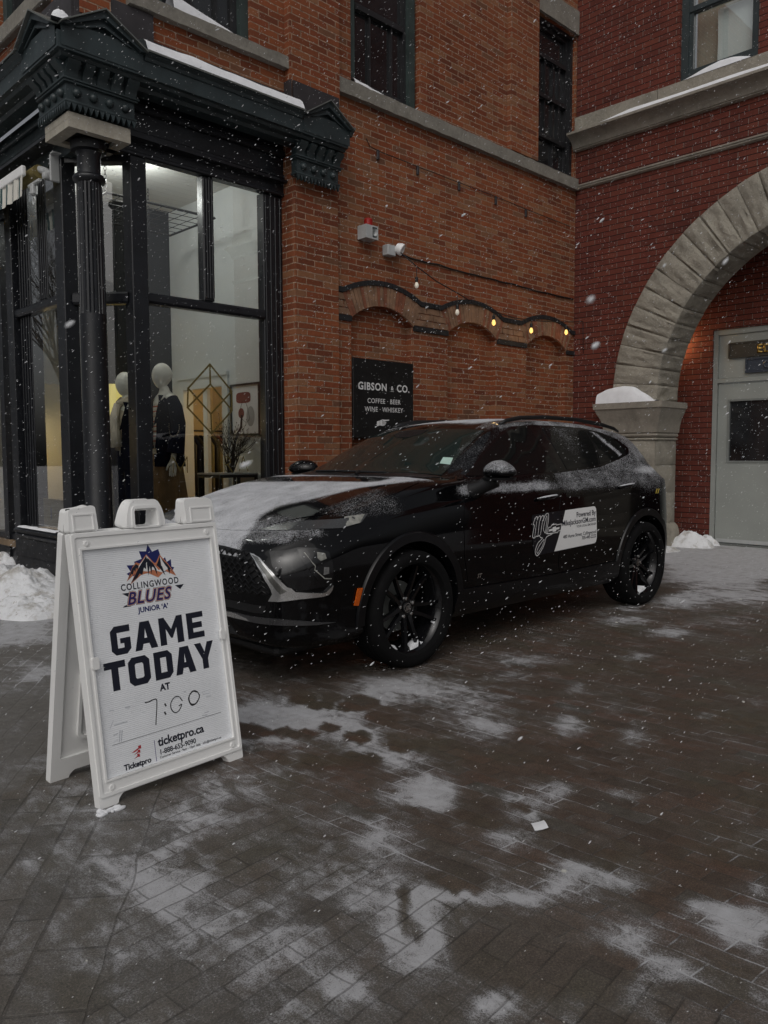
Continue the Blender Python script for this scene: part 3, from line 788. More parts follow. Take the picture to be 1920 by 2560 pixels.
def pediment(f, c, hw, z0, apex, parent, snowy):
    """f(u, v, out): gable with a sunk triangle, cross roof running back to the wall"""
    rise = apex-z0
    bm = B()
    tri = [(c-hw, z0), (c+hw, z0), (c, apex)]
    k = 0.42
    inn = [(c-hw*0.33, z0+rise*0.22), (c+hw*0.33, z0+rise*0.22), (c, z0+rise*0.58)]
    ra, _ = poly_fill(bm, [[(c-hw, z0-0.14), (c+hw, z0-0.14), (c+hw, z0), (c, apex), (c-hw, z0)], inn], lambda u, v: f(u, v, 0.256))
    for lp in (inn,):
        a = [bm.verts.new(f(u, v, 0.256)) for u, v in lp]; b = [bm.verts.new(f(u, v, 0.225)) for u, v in lp]
        for i in range(3): bm.faces.new((a[i], a[(i+1) % 3], b[(i+1) % 3], b[i]))
        bm.faces.new(b)
    o = obj('pediment', bm, M['paint_teal'], parent)
    # raking mould under the roof edge
    mb = B()
    for s in (-1, 1):
        q = [(c+s*hw*1.02, z0+0.002), (c, apex+0.013), (c, apex-0.038), (c+s*hw*0.88, z0+0.002)]
        prism(mb, [q], f, 0.24, 0.292)
        q = [(c+s*hw*0.70, z0+0.012), (c, apex-0.075), (c, apex-0.095), (c+s*hw*0.62, z0+0.012)]
        prism(mb, [q], f, 0.25, 0.27)
    obj('raking_mould', mb, M['paint_teal'], o)
    rb = B()
    for s in (-1, 1):
        q = [(c+s*hw*1.04, z0-0.001), (c, apex+0.016), (c, apex+0.028), (c+s*hw*1.04, z0+0.011)]
        prism(rb, [q], f, 0.0, 0.318)
    obj('pediment_roof', rb, M['steel_edge'], o)
    return o
fa = lambda u, v, o_: (u, YW-o_, v); fs_ = lambda u, v, o_: (XS-o_, u, v)
pediment(fa, 2.88, 0.325, 4.345, 4.525, bld, True)
pediment(fs_, 6.30, 0.325, 4.345, 4.525, bld, True)
pediment(fa, 5.085, 0.285, 4.345, 4.520, bld, True)
fl = B()
box(fl, 2.765, 3.42, 6.165, 6.194, 4.42, 4.80); box(fl, 2.745, 2.776, 6.19, 6.75, 4.42, 4.80)
box(fl, 3.42, 4.80, 6.172, 6.194, 4.42, 4.60); box(fl, 4.80, 5.36, 6.085, 6.108, 4.42, 4.70); box(fl, 4.765, 4.779, 6.09, 6.19, 4.42, 4.70)
obj('flashing', fl, M['lead'], bld)

# ---- console brackets
def bracket(cx0, cx1, y0, yb, z0, parent, both, hgt=1.0):
    """block with saw-tooth skirt, rope, ball panel, bed mould and slotted cove; faces -y (and -x when both)"""
    bm = B()
    w = cx1-cx0
    box(bm, cx0+0.012, cx1-0.012, y0+0.012, yb, z0+0.05, z0+0.31)
    box(bm, cx0-0.004, cx1+0.004, y0-0.004, yb, z0+0.052, z0+0.074, 0.008, 2)
    box(bm, cx0-0.012, cx1+0.012, y0-0.012, yb, z0+0.196, z0+0.212, 0.006, 2)
    box(bm, cx0-0.022, cx1+0.022, y0-0.022, yb, z0+0.212, z0+0.228, 0.006, 2)
    def face(org, du, n):   # du along, n outwards
        L = du.length; d = du.normalized()
        # saw teeth
        k = 13
        for i in range(k):
            a = org + d*(L*(i+0.04)/k); b = org+d*(L*(i+0.96)/k); m_ = (a+b)/2
            vs = [bm.verts.new(p) for p in (a+Vector((0, 0, .052))+n*0.002, b+Vector((0, 0, .052))+n*0.002, m_+Vector((0, 0, 0.0))+n*0.006)]
            ws = [bm.verts.new(p) for p in (a+Vector((0, 0, .052))-n*0.02, b+Vector((0, 0, .052))-n*0.02, m_+Vector((0, 0, 0.0))-n*0.02)]
            bm.faces.new(vs); bm.faces.new(list(reversed(ws)))
            for q in range(3): bm.faces.new((vs[q], ws[q], ws[(q+1) % 3], vs[(q+1) % 3]))
        # balls
        for i in range(4):
            p = org + d*(L*(0.16+0.68*i/3)) + Vector((0, 0, 0.135)) - n*0.005
            bmesh.ops.create_uvsphere(bm, u_segments=14, v_segments=9, radius=0.034, matrix=Matrix.Translation(p))
        # cove with slots
        k = 5
        for i in range(k):
            a = org+d*(L*(i+0.0)/k + (0.0 if i == 0 else L*0.035)); b = org+d*(L*(i+1.0)/k - (0.0 if i == k-1 else L*0.035))
            prof_ = [(0.228, -0.02), (0.228, 0.004), (0.25, 0.006), (0.285, 0.022), (0.305, 0.055), (0.34, 0.075), (0.34, -0.02)]
            ra = [bm.verts.new(a+Vector((0, 0, z))+n*o_) for z, o_ in prof_]; rb_ = [bm.verts.new(b+Vector((0, 0, z))+n*o_) for z, o_ in prof_]
            for q in range(len(prof_)): bm.faces.new((ra[q], ra[(q+1) % 7], rb_[(q+1) % 7], rb_[q]))
            bm.faces.new(ra); bm.faces.new(list(reversed(rb_)))
    face(Vector((cx0, y0, z0)), Vector((w, 0, 0)), Vector((0, -1, 0)))
    if both: face(Vector((cx0, yb, z0)), Vector((0, y0-yb, 0)), Vector((-1, 0, 0)))
    bmesh.ops.recalc_face_normals(bm, faces=bm.faces)
    return obj('bracket', bm, M['paint_teal'], parent, smooth=35)
bracket(2.63, 3.20, 6.07, 6.60, 3.815, bld, True)
bracket(4.80, 5.335, 6.055, 6.149, 3.795, bld, False)

# ---- corner column
col = B()
seg = 20
def fl_ring(bm, z, r, flute):
    n = seg*4; out = []
    for i in range(n):
        a = 2*pi*i/n
        rr = r-(flute*max(0.0, cos(a*seg))**0.7 if flute else 0)
        out.append(bm.verts.new((2.925+rr*cos(a), 6.35+rr*sin(a), z)))
    return out
rows = [(-0.05, 0.125, 0), (0.42, 0.125, 0), (0.46, 0.108, 0), (2.36, 0.103, 0), (2.375, 0.103, 0.012), (3.36, 0.097, 0.012), (3.39, 0.097, 0), (3.40, 0.115, 0), (3.415, 0.126, 0), (3.435, 0.128, 0), (3.45, 0.118, 0), (3.46, 0.092, 0), (3.60, 0.090, 0), (3.63, 0.10, 0), (3.64, 0.135, 0), (3.70, 0.14, 0)]
rings = [fl_ring(col, *r) for r in rows]
for a, b in zip(rings, rings[1:]):
    for i in range(len(a)):
        col.faces.new((a[i], a[(i+1) % len(a)], b[(i+1) % len(a)], b[i]))
obj('column', col, M['paint_black'], bld, smooth=40)
ab = B()
prism(ab, [[(2.66, 6.10), (3.16, 6.10), (3.16, 6.54), (2.66, 6.54)], [(2.755, 6.175), (3.075, 6.175), (3.075, 6.47), (2.755, 6.47)]], lambda u, v, d: (u, v, d), 3.70, 3.76)
box(ab, 2.66, 3.16, 6.10, 6.54, 3.757, 3.812)
obj('abacus', ab, M['abacus'], bld)
bm = B(); box(bm, 2.757, 3.073, 6.177, 6.468, 3.725, 3.756); obj('recess_shade', bm, M['black'], bld)  # black fill in the abacus recess: shade of the hole as colour

# ---- frieze and shopfront timberwork
fz = B()
box(fz, 3.0, 4.845, 6.318, 6.40, 3.70, 4.20); box(fz, 3.18, 4.843, 6.29, 6.317, 3.86, 3.90, .008); box(fz, 3.18, 4.843, 6.275, 6.317, 4.06, 4.12, .01); box(fz, 3.0, 4.843, 6.30, 6.317, 3.70, 3.735, .008)
obj('frieze', fz, M['paint_black'], bld)
fz = B()
box(fz, 2.885, 2.98, 6.56, 16, 3.70, 4.20); box(fz, 2.855, 2.884, 6.6, 16, 3.95, 3.99, .008); box(fz, 2.84, 2.884, 6.6, 16, 4.07, 4.12, .01)
obj('frieze', fz, M['paint_teal'], bld)  # lighter than the alley frieze: sky light put into its colour

def post(x0, x1, y0, y1, z0, z1, face=None):
    bm = B(); box(bm, x0, x1, y0, y1, z0, z1, 0.006)
    if face == 'y':      # reeded face
        n = 4
        for i in range(n):
            u = x0+(x1-x0)*(i+0.5)/n
            box(bm, u-0.010, u+0.010, y0-0.010, y0-0.001, z0+0.02, z1-0.02, 0.004)
    if face == 'x':
        n = 4
        for i in range(n):
            u = y0+(y1-y0)*(i+0.5)/n
            box(bm, x0-0.010, x0-0.001, u-0.010, u+0.010, z0+0.02, z1-0.02, 0.004)
    return obj('post', bm, M['paint_black'], bld)
post(3.26, 3.405, 6.315, 6.46, 0.05, 3.70)
post(4.62, 4.843, 6.345, 6.45, 0.05, 3.70, 'y')
post(3.955, 4.065, 6.335, 6.43, 2.61, 3.70, 'y')
post(2.875, 3.0, 6.775, 6.945, 0.05, 3.70)
post(2.872, 3.02, 7.95, 8.10, 0.05, 3.70)
post(2.94, 3.05, 7.70, 7.948, 0.55, 3.70, 'x')
post(2.945, 3.04, 7.30, 7.48, 2.61, 3.70, 'x')
def bar(p0, p1, z0, z1, out, name='transom_bar'):
    """a horizontal rail along p0-p1 with a weathered top"""
    bm = extrude_profile(B(), [(-0.05, z0), (out*0.6, z0), (out, z0+0.02), (out, z1-0.018), (out*0.5, z1), (-0.05, z1)], [p0, p1])
    return obj(name, bm, M['paint_black'], bld)
bar((3.405, 6.36), (4.62, 6.36), 2.515, 2.605, 0.03)
bar((2.915, 7.948), (2.915, 6.945), 2.53, 2.605, 0.03)
bar((2.955, 6.775), (3.27, 6.41), 2.50, 2.60, 0.03)
bar((3.405, 6.36), (4.62, 6.36), 0.45, 0.55, 0.05, 'window_cill')
bar((2.955, 6.775), (3.27, 6.41), 0.45, 0.52, 0.03, 'window_cill')
rs = B(); box(rs, 3.3, 4.845, 6.33, 6.42, -0.1, 0.45, .005); obj('stall_riser', rs, M['paint_black'], bld)
rs = B(); box(rs, 2.87, 2.95, 6.80, 7.96, -0.05, 0.44, .005); box(rs, 2.862, 2.869, 6.85, 7.93, 0.12, 0.26)
rp = [(0.0, 0.44), (0.03, 0.45), (0.045, 0.475), (0.03, 0.49), (0.05, 0.50), (0.055, 0.525), (0.03, 0.545), (-0.03, 0.56), (-0.03, 0.44)]
extrude_profile(rs, rp, [(2.87, 7.97), (2.87, 6.79)])
obj('stall_riser', rs, M['paint_black'], bld)
rs = B(); prism(rs, [[(2.94, 6.78), (3.27, 6.42), (3.32, 6.46), (2.99, 6.82)]], lambda u, v, d: (u, v, d), -0.05, 0.449); obj('stall_riser', rs, M['paint_black'], bld)
# glazing
def pane(p0, p1, z0, z1):
    bm = B(); a = (*p0, z0), (*p1, z0), (*p1, z1), (*p0, z1)
    bm.faces.new([bm.verts.new(q) for q in a])
    return obj('glass_pane', bm, M['glass'], bld)
pane((3.40, 6.39), (4.63, 6.39), 0.54, 2.53)
pane((3.40, 6.39), (3.96, 6.39), 2.59, 3.71); pane((4.06, 6.39), (4.63, 6.39), 2.59, 3.71)
pane((2.945, 7.95), (2.945, 6.94), 0.54, 2.55); pane((2.95, 7.95), (2.95, 6.94), 2.59, 3.71)
pane((2.975, 6.80), (3.30, 6.42), 0.50, 2.52); pane((2.975, 6.80), (3.30, 6.42), 2.58, 3.71)
# heads over the chamfer and the soffit of the corner
sf = B(); prism(sf, [[(2.74, 6.2), (4.84, 6.25), (4.84, 6.45), (3.3, 6.45), (2.95, 6.85), (2.95, 9), (2.75, 9)]], lambda u, v, d: (u, v, d), 3.815, 3.84)
prism(sf, [[(2.96, 6.84), (3.33, 6.44), (3.26, 6.36), (2.90, 6.76)]], lambda u, v, d: (u, v, d), 3.66, 3.814)
obj('soffit', sf, M['paint_black'], bld)
# next bay to the left: recessed doorway wall with a second window
nb = B(); box(nb, 3.02, 3.10, 8.10, 14, -0.1, 0.42); box(nb, 3.02, 3.10, 8.10, 14, 3.60, 3.75); box(nb, 3.0, 3.1, 8.62, 8.74, -.1, 3.6); box(nb, 3.03, 3.09, 8.74, 14, 2.52, 2.62)
obj('side_bay_frame', nb, M['paint_black'], bld)
pane((3.06, 13.9), (3.06, 8.74), 0.42, 3.6); pane((3.06, 8.62), (3.06, 8.10), 0.42, 3.6)
# gold vinyl on the big pane
def decal(segs, w):
    bm = B()
    for (xa, za), (xb, zb) in segs:
        d = Vector((xb-xa, zb-za)); n_ = Vector((-d.y, d.x)).normalized()*w/2; e = d.normalized()*w*0.35
        a = Vector((xa, za))-e; b = Vector((xb, zb))+e
        q = [a+n_, a-n_, b-n_, b+n_]
        bm.faces.new([bm.verts.new((p.x, 6.386-.0004*len(bm.faces), p.y)) for p in q])
    return bm
h = dict(t=(4.03, 2.05), ul=(3.80, 1.82), ll=(3.79, 1.65), b=(4.035, 1.42), lr=(4.26, 1.64), ur=(4.26, 1.82), ct=(4.03, 1.87), cb=(4.03, 1.60))
E_ = ['t-ul', 'ul-ll', 'll-b', 'b-lr', 'lr-ur', 'ur-t', 't-ct', 'b-cb', 'ct-ll', 'ct-lr', 'cb-ul', 'cb-ur']
obj('window_decal', decal([(h[e.split('-')[0]], h[e.split('-')[1]]) for e in E_], 0.017), M['gold_paint'], bld)
L_ = ([((3.635, 1.07), (3.635, 1.21)), ((3.635, 1.21), (3.705, 1.085)), ((3.705, 1.085), (3.775, 1.21)), ((3.775, 1.21), (3.775, 1.07))],
      [((4.17, 1.07), (4.17, 1.21)), ((4.17, 1.21), (4.20, 1.21)), ((4.20, 1.21), (4.232, 1.19)), ((4.232, 1.19), (4.232, 1.155)), ((4.232, 1.155), (4.20, 1.135)), ((4.20, 1.135), (4.17, 1.135)), ((4.20, 1.135), (4.25, 1.07))],
      [((4.33, 1.07), (4.378, 1.21)), ((4.378, 1.21), (4.43, 1.07)), ((4.348, 1.11), (4.412, 1.11))])
for q in L_: obj('window_letter', decal(q, 0.009), M['gold_paint'], bld)
# ------------------------------------------------------------------ shop interior
room = thing('shop_interior_room', 'pale plastered shop room behind the corner display windows', 'room', (3.9, 7.5, 0.36))
bm = B(); box(bm, 2.97, 9.0, 6.43, 14, 0.30, 0.36); obj('room_floor', bm, M['floor_wood'], room)
def plank_ceiling():
    t = NT('painted_plank_ceiling'); x, y, z = t.sep(t.pos())
    f = t.math('FRACT', t.math('MULTIPLY', y, 8.0))
    t.base(t.ramp(f, [(0.0, (0.40, 0.40, 0.38)), (0.05, (0.66, 0.66, 0.63)), (1.0, (0.68, 0.68, 0.65))])); t.rough(0.7); return t.m
bm = B(); box(bm, 2.97, 9.0, 6.43, 14, 3.92, 3.98); obj('ceiling', bm, plank_ceiling(), room)
bm = B()
f = lambda u, v, d: (4.68+d, u, v)
prism(bm, [[(6.46, 0.36), (7.15, 0.36), (7.15, 1.95), (7.93, 1.95), (7.93, 0.36), (8.2, 0.36), (8.2, 3.92), (6.46, 3.92)]], f, 0.0, 0.10)
prism(bm, [rect(3.06, 4.68, 0.36, 3.92)], lambda u, v, d: (u, 11.0+d, v), 0, 0.1)
obj('inner_wall', bm, M['white_paint'], room)
bm = B(); box(bm, 4.05, 4.78, 8.21, 8.5, 0.36, 3.92); box(bm, 3.45, 4.05, 8.3, 8.36, 2.55, 3.92); obj('dark_partition', bm, M['black'], room)
bm = B(); prism(bm, [[(7.06, 0.36), (7.16, 0.36), (7.16, 1.94), (7.925, 1.94), (7.925, 0.36), (8.03, 0.36), (8.03, 2.05), (7.06, 2.05)]], f, -0.025, -0.001)
box(bm, 4.64, 4.68, 7.05, 8.05, 2.05, 2.09)
obj('door_casing', bm, M['white_paint'], room)
bm = B(); box(bm, 4.69, 4.73, 7.50, 7.58, 0.36, 1.93); box(bm, 4.74, 4.78, 7.58, 7.64, 0.36, 1.93); box(bm, 4.69, 4.73, 7.15, 7.18, .36, 1.93); obj('door_leaf', bm, M['white_paint'], room)
warm = plain('warm_back_room_wall', (0.58, 0.47, 0.30), 0.9, var=0.1)
bm = B(); box(bm, 6.6, 6.7, 6.6, 10.5, 0.36, 3.9); box(bm, 4.8, 6.7, 10.4, 10.5, 0.36, 3.9); box(bm, 4.8, 6.7, 6.5, 6.56, 0.36, 3.9); obj('back_room_wall', bm, warm, room)
bm = B(); box(bm, 4.69, 4.80, 8.5, 10.4, 0.36, 3.9); obj('inner_wall', bm, M['white_paint'], room)
bm = B(); box(bm, 3.10, 4.65, 9.9, 9.96, 2.1, 3.92); box(bm, 3.10, 3.5, 9.9, 9.96, .36, 2.1); box(bm, 3.62, 3.70, 9.9, 9.96, .36, 2.1); box(bm, 4.2, 4.3, 9.9, 9.96, .36, 2.1); obj('inner_wall', bm, M['white_paint'], room)

def lamp_light(o, name, loc, col, e, r=0.06):
    d = bpy.data.lights.new(name, 'POINT'); d.energy = e; d.color = col; d.shadow_soft_size = r
    l = bpy.data.objects.new(name, d); C.objects.link(l); l.parent = o
    l.location = Vector(loc) - o.location
def pendant(label, loc, e, r=0.16):
    o = thing('pendant_lamp', label, 'lamp', loc, group='pendant lamps in the shop')
    bm = B(); lathe(bm, [(r, -0.20), (r, 0.14)], 24, cap=False); obj('lamp_shade', bm, M['shade_lit'], o, local=True, smooth=True)
    bm = B(); tube(bm, [(0, 0, 0.14), (0, 0, 3.92-loc[2])], 0.004, 6); lathe(bm, [(0.02, 0.08), (0.02, 0.14)], 10); obj('cord', bm, M['black'], o, local=True)
    lamp_light(o, 'lamp_light', (loc[0], loc[1], loc[2]-0.27), (1.0, 0.70, 0.34), e)
    return o
pendant('yellow drum lamp glowing behind the navy jacketed mannequin', (3.93, 8.0, 1.82), 7)
pendant('yellow lamp glowing in the back room behind the sliding door', (5.7, 7.7, 2.55), 70)
pendant('yellow lamp glowing deep behind the chamfered corner pane', (3.95, 10.45, 1.78), 22)

for x_, y_ in ((3.3, 7.3), (3.68, 7.0)):  # lamps added out of sight to brighten the shop
    t = thing('fill_spot', 'unseen white fill lamp added in the shop ' + ('behind the corner column' if y_ > 7.1 else 'behind the window post'), 'lamp', (x_, y_, 3.85))
    bm = B(); lathe(bm, [(.02, .07), (.04, .05), (.05, -.03), (.05, -.04)], 16, cap=False); obj('fill_spot_body', bm, M['white_plastic'], t, local=True, smooth=True)
    bm = B(); lathe(bm, [(.048, -.035), (.0, -.036)], 16); obj('fill_spot_lens', bm, M['bulb_dim'], t, local=True)
    lamp_light(t, 'fill_light', (x_, y_, 3.74), (1.0, .985, .95), 16, .08)
# framed print on the inner wall
t = thing('framed_print', 'black framed abstract print of red and grey shapes on the shop wall', 'picture', (4.66, 6.75, 1.68))
bm = B(); prism(bm, [rect(6.50, 7.01, 1.42, 1.94), rect(6.518, 6.992, 1.438, 1.922)], f, -0.03, -0.002); obj('frame', bm, M['black'], t)
bm = B(); prism(bm, [rect(6.518, 6.992, 1.438, 1.922)], f, -0.012, -0.004); obj('print', bm, M['paper'], t)
def ell(cx, cz, a, b, n=20, p=2.0): return [(cx+a*math.copysign(abs(cos(2*pi*i/n))**(2/p), cos(2*pi*i/n)), cz+b*math.copysign(abs(sin(2*pi*i/n))**(2/p), sin(2*pi*i/n))) for i in range(n)]
bm = B(); prism(bm, [ell(6.79, 1.80, .125, .055, p=4)], f, -.0145, -.0122); prism(bm, [ell(6.83, 1.645, .05, .052)], f, -.0145, -.0122); obj('printed_shape', bm, M['picture_red'], t)
bm = B(); prism(bm, [ell(6.67, 1.61, .07, .10)], f, -.0138, -.0122); obj('printed_shape', bm, M['picture_grey'], t)
bm = B(); tube(bm, [f(6.84, 1.62, -.014)]+[f(6.84-0.06*k/10*2, 1.70+0.07*sin(pi*k/10), -.014) for k in range(11)]+[f(6.68, 1.58, -.014), f(6.75, 1.55, -.014), f(6.84, 1.60, -.014)], 0.002, 4); obj('printed_line', bm, M['black'], t)

# slim black console table by the glass
t = thing('console_table', 'slim black framed console table against the display window', 'table', (4.45, 6.75, 0.36))
bm = B(); box(bm, 4.22, 4.66, 6.55, 6.95, 1.035, 1.05); obj('tabletop', bm, M['grey_plastic'], t)
bm = B(); box(bm, 4.22, 4.66, 6.55, 6.57, 1.005, 1.034); box(bm, 4.22, 4.66, 6.93, 6.95, 1.005, 1.034); box(bm, 4.22, 4.24, 6.57, 6.93, 1.005, 1.034); obj('table_frame', bm, M['black'], t)
for x, y in ((4.22, 6.55), (4.22, 6.925), (4.635, 6.55), (4.635, 6.925), (4.43, 6.55)):
    bm = B(); box(bm, x, x+0.025, y, y+0.025, 0.36, 1.004); obj('leg', bm, M['black'], t)
# twig arrangement
t = thing('twig_arrangement', 'bare dark twigs in a wire holder on the console table', 'twigs', (4.45, 6.72, 1.05))
bm = B(); rr = random.Random(3)
def twig(p, d, r, dep):
    L = rr.uniform(0.10, 0.17)*(0.85**(3-dep))
    pts = [p]; q = p.copy()
    for i in range(4):
        d = (d+Vector((rr.uniform(-.25, .25), rr.uniform(-.25, .25), rr.uniform(-.05, .15)))).normalized()
        q = q+d*L/3; pts.append(q.copy())
    tube(bm, pts, [r, r*.85, r*.75, r*.6, r*.5], 5)
    if dep > 0:
        for i in range(rr.choice((2, 3))):
            twig(q if i == 0 else pts[rr.choice((2, 3))], (d+Vector((rr.uniform(-.8, .8), rr.uniform(-.6, .6), rr.uniform(-.1, .5)))).normalized(), r*.6, dep-1)
    else:
        bmesh.ops.create_icosphere(bm, subdivisions=1, radius=0.005, matrix=Matrix.Translation(q))
for i in range(9): twig(Vector((4.45+rr.uniform(-.03, .03), 6.72+rr.uniform(-.03, .03), 1.05)), Vector((rr.uniform(-.55, .35), rr.uniform(-.3, .3), 1)).normalized(), 0.008, 3)
tube(bm, [(4.45, 6.72, 1.05), (4.47, 6.70, 1.2), (4.50, 6.69, 1.38), (4.56, 6.68, 1.5), (4.57, 6.68, 1.62)], [.014, .013, .012, .011, .008], 6)
obj('twigs', bm, M['wood_dark'], t)
bm = B()
for k in range(8):
    a = pi*k/8; tube(bm, [(4.45+0.055*cos(b)*cos(a), 6.72+0.055*cos(b)*sin(a), 1.107+0.055*sin(b)) for b in [2*pi*i/16 for i in range(17)]], 0.0015, 4)
obj('wire_holder', bm, M['black'], t)
# hanging grid
t = thing('hanging_grid', 'black wire display grid hung on chains from the shop ceiling', 'grid', (3.8, 7.2, 3.5))
bm = B()
X0, X1, Y0, Y1, Z = 3.27, 4.36, 6.77, 7.62, 3.50
for a, b in (((X0, Y0), (X1, Y0)), ((X1, Y0), (X1, Y1)), ((X1, Y1), (X0, Y1)), ((X0, Y1), (X0, Y0))):
    tube(bm, [(*a, Z), (*b, Z)], 0.012, 4)
for i in range(1, 8): tube(bm, [(X0+(X1-X0)*i/8, Y0, Z), (X0+(X1-X0)*i/8, Y1, Z)], 0.0035, 4)
for i in range(1, 6): tube(bm, [(X0, Y0+(Y1-Y0)*i/6, Z), (X1, Y0+(Y1-Y0)*i/6, Z)], 0.0035, 4)
obj('wire_grid', bm, M['black'], t)
def chain(bm, x, y, z0, z1, r=0.011):
    z = z0; k = 0
    while z < z1:
        c_ = [(x+(r*cos(2*pi*i/10) if k % 2 == 0 else 0), y+(0 if k % 2 == 0 else r*cos(2*pi*i/10)), z+0.02+0.022*sin(2*pi*i/10)) for i in range(11)]
        tube(bm, c_, 0.003, 4, False); z += 0.034; k += 1
for x, y in ((X0+.02, Y0+.06), (X1-.02, Y0+.06), (X1-.25, Y1-.02), (X0+.02, Y1-.02)):
    bm = B(); chain(bm, x, y, Z, 3.9); obj('chain', bm, M['black'], t)

# ---- mannequins
def skin_mesh(name, joints, edges, mat, parent, root=0, sub=2):
    me = bpy.data.meshes.new(name); me.from_pydata([j[0] for j in joints], edges, [])
    o = bpy.data.objects.new(name, me); C.objects.link(o)
    sk = o.modifiers.new('s', 'SKIN'); sk.use_smooth_shade = True
    for i, v in enumerate(me.skin_vertices[0].data):
        r = joints[i][1]; v.radius = r if isinstance(r, tuple) else (r, r); v.use_root = (i == root)
    sb = o.modifiers.new('u', 'SUBSURF'); sb.levels = sub; sb.render_levels = sub
    dg = bpy.context.evaluated_depsgraph_get()
    m2 = bpy.data.meshes.new_from_object(o.evaluated_get(dg))
    bpy.data.objects.remove(o); bpy.data.meshes.remove(me)
    m2.name = name; m2.materials.clear(); m2.materials.append(mat)
    for p_ in m2.polygons: p_.use_smooth = True
    q = bpy.data.objects.new(name, m2); C.objects.link(q)
    if parent is not None: q.parent = parent
    return q
def shell(secs, n=20, bm=None):
    """sections (x, y, z, rx, ry) lofted"""
    bm = bm or B(); rings = []
    for x, y, z, rx, ry in secs:
        rings.append([bm.verts.new((x+rx*cos(2*pi*i/n), y+ry*sin(2*pi*i/n), z)) for i in range(n)])
    for a, b in zip(rings, rings[1:]):
        for i in range(n): bm.faces.new((a[i], a[(i+1) % n], b[(i+1) % n], b[i]))
    bm.faces.new(list(reversed(rings[0]))); bm.faces.new(rings[-1])
    return bm
def mannequin(label, loc, rz, jacket, lower, skirt, scarf=False, s=1.0):
    """egg-headed shop mannequin facing local -y; height about 1.66 m"""
    t = thing('mannequin', label, 'mannequin', loc, rz)
    t.scale = (s, s, s)
    J = [((0, 0, 0.93), .12), ((0, 0, 1.10), .10), ((0, .01, 1.30), .125), ((0, .01, 1.40), .07), ((0, 0, 1.46), .045), ((0, -.01, 1.52), .045)]
    Ed = [(0, 1), (1, 2), (2, 3), (3, 4), (4, 5)]
    def add(p, r, par): J.append((p, r)); Ed.append((par, len(J)-1)); return len(J)-1
    for sx in (-1, 1):
        a = add((sx*.15, .01, 1.37), .05, 3); a = add((sx*.20, .03, 1.16), .042, a); a = add((sx*.215, .0, .98), .034, a); a = add((sx*.215, -.02, .86), .024, a)
        h_ = add((sx*.213, -.03, .80), (.022, .03), a)
        for k in range(4):
            f1 = add((sx*.213, -.055+.018*k, .745), .0095, h_); f2 = add((sx*.210, -.058+.018*k, .70+(.004*abs(k-1.5))), .008, f1); add((sx*.205, -.058+.018*k, .665+.006*abs(k-1.3)), .0065, f2)
        f1 = add((sx*.205, -.075, .765), .010, h_); add((sx*.20, -.085, .725), .008, f1)
        l_ = add((sx*.085, 0, .82), .085, 0); l_ = add((sx*.085, -.01, .48), .055, l_); l_ = add((sx*.085, .02, .10), .035, l_); add((sx*.085, -.10, .03), .032, l_)
    skin_mesh('body', J, Ed, M['mannequin'], t)
    hd = B(); bmesh.ops.create_uvsphere(hd, u_segments=24, v_segments=16, radius=1.0)
    for v in hd.verts:
        x, y, z = v.co
        k = 1.0-0.25*max(0, -z)
        v.co = Vector((x*.078*k, y*.098*k-0.02-0.02*max(0, -z), 1.60+z*.118))
    obj('head', hd, M['mannequin'], t, smooth=True, local=True)
    sh = shell([(0, .005, .95, .165, .115), (0, .005, 1.15, .150, .105), (0, .005, 1.32, .165, .105), (0, .01, 1.40, .10, .07), (0, .01, 1.44, .06, .055)])
    obj('shirt', sh, M['shirt'] if not scarf else M['cream_cloth'], t, smooth=True, local=True)
    jb = B(); n = 26
    secs = [(.76, .225, .155), (.90, .205, .145), (1.08, .178, .128), (1.25, .190, .128), (1.35, .175, .115), (1.415, .105, .08)]
    rings = []
    for z, rx, ry in secs:
        op = 0.30 if z > 0.95 else 0.22     # open at the front
        if z > 1.3: op = 0.5
        rings.append([jb.verts.new((rx*sin(op+(2*pi-2*op)*i/n), -ry*cos(op+(2*pi-2*op)*i/n)+.01, z)) for i in range(n+1)])
    for a, b in zip(rings, rings[1:]):
        for i in range(n): jb.faces.new((a[i], a[i+1], b[i+1], b[i]))
    bmesh.ops.solidify(jb, geom=jb.faces[:], thickness=0.012)
    for sx in (-1, 1):
        pts = [(sx*.135, .01, 1.385), (sx*.185, .02, 1.30), (sx*.212, .035, 1.16), (sx*.228, .015, 1.02), (sx*.232, -.01, .88)]
        tube(jb, pts, [.055, .066, .066, .070, .082], 14)
    jk = obj('jacket', jb, jacket, t, smooth=60, local=True)
    lp = B()
    for sx in (-1, 1):
        pts = [(sx*.05, -.085, 1.42), (sx*.095, -.10, 1.36), (sx*.075, -.125, 1.24), (sx*.05, -.135, 1.14)]
        for (a, b) in zip(pts, pts[1:]):
            lp.faces.new([lp.verts.new(q) for q in (a, b, (b[0]+sx*.012, b[1]+.012, b[2]+.01), (a[0]+sx*.05, a[1]+.03, a[2]-.005))])
    bmesh.ops.solidify(lp, geom=lp.faces[:], thickness=0.006)
    obj('lapel', lp, jacket, jk, local=True)
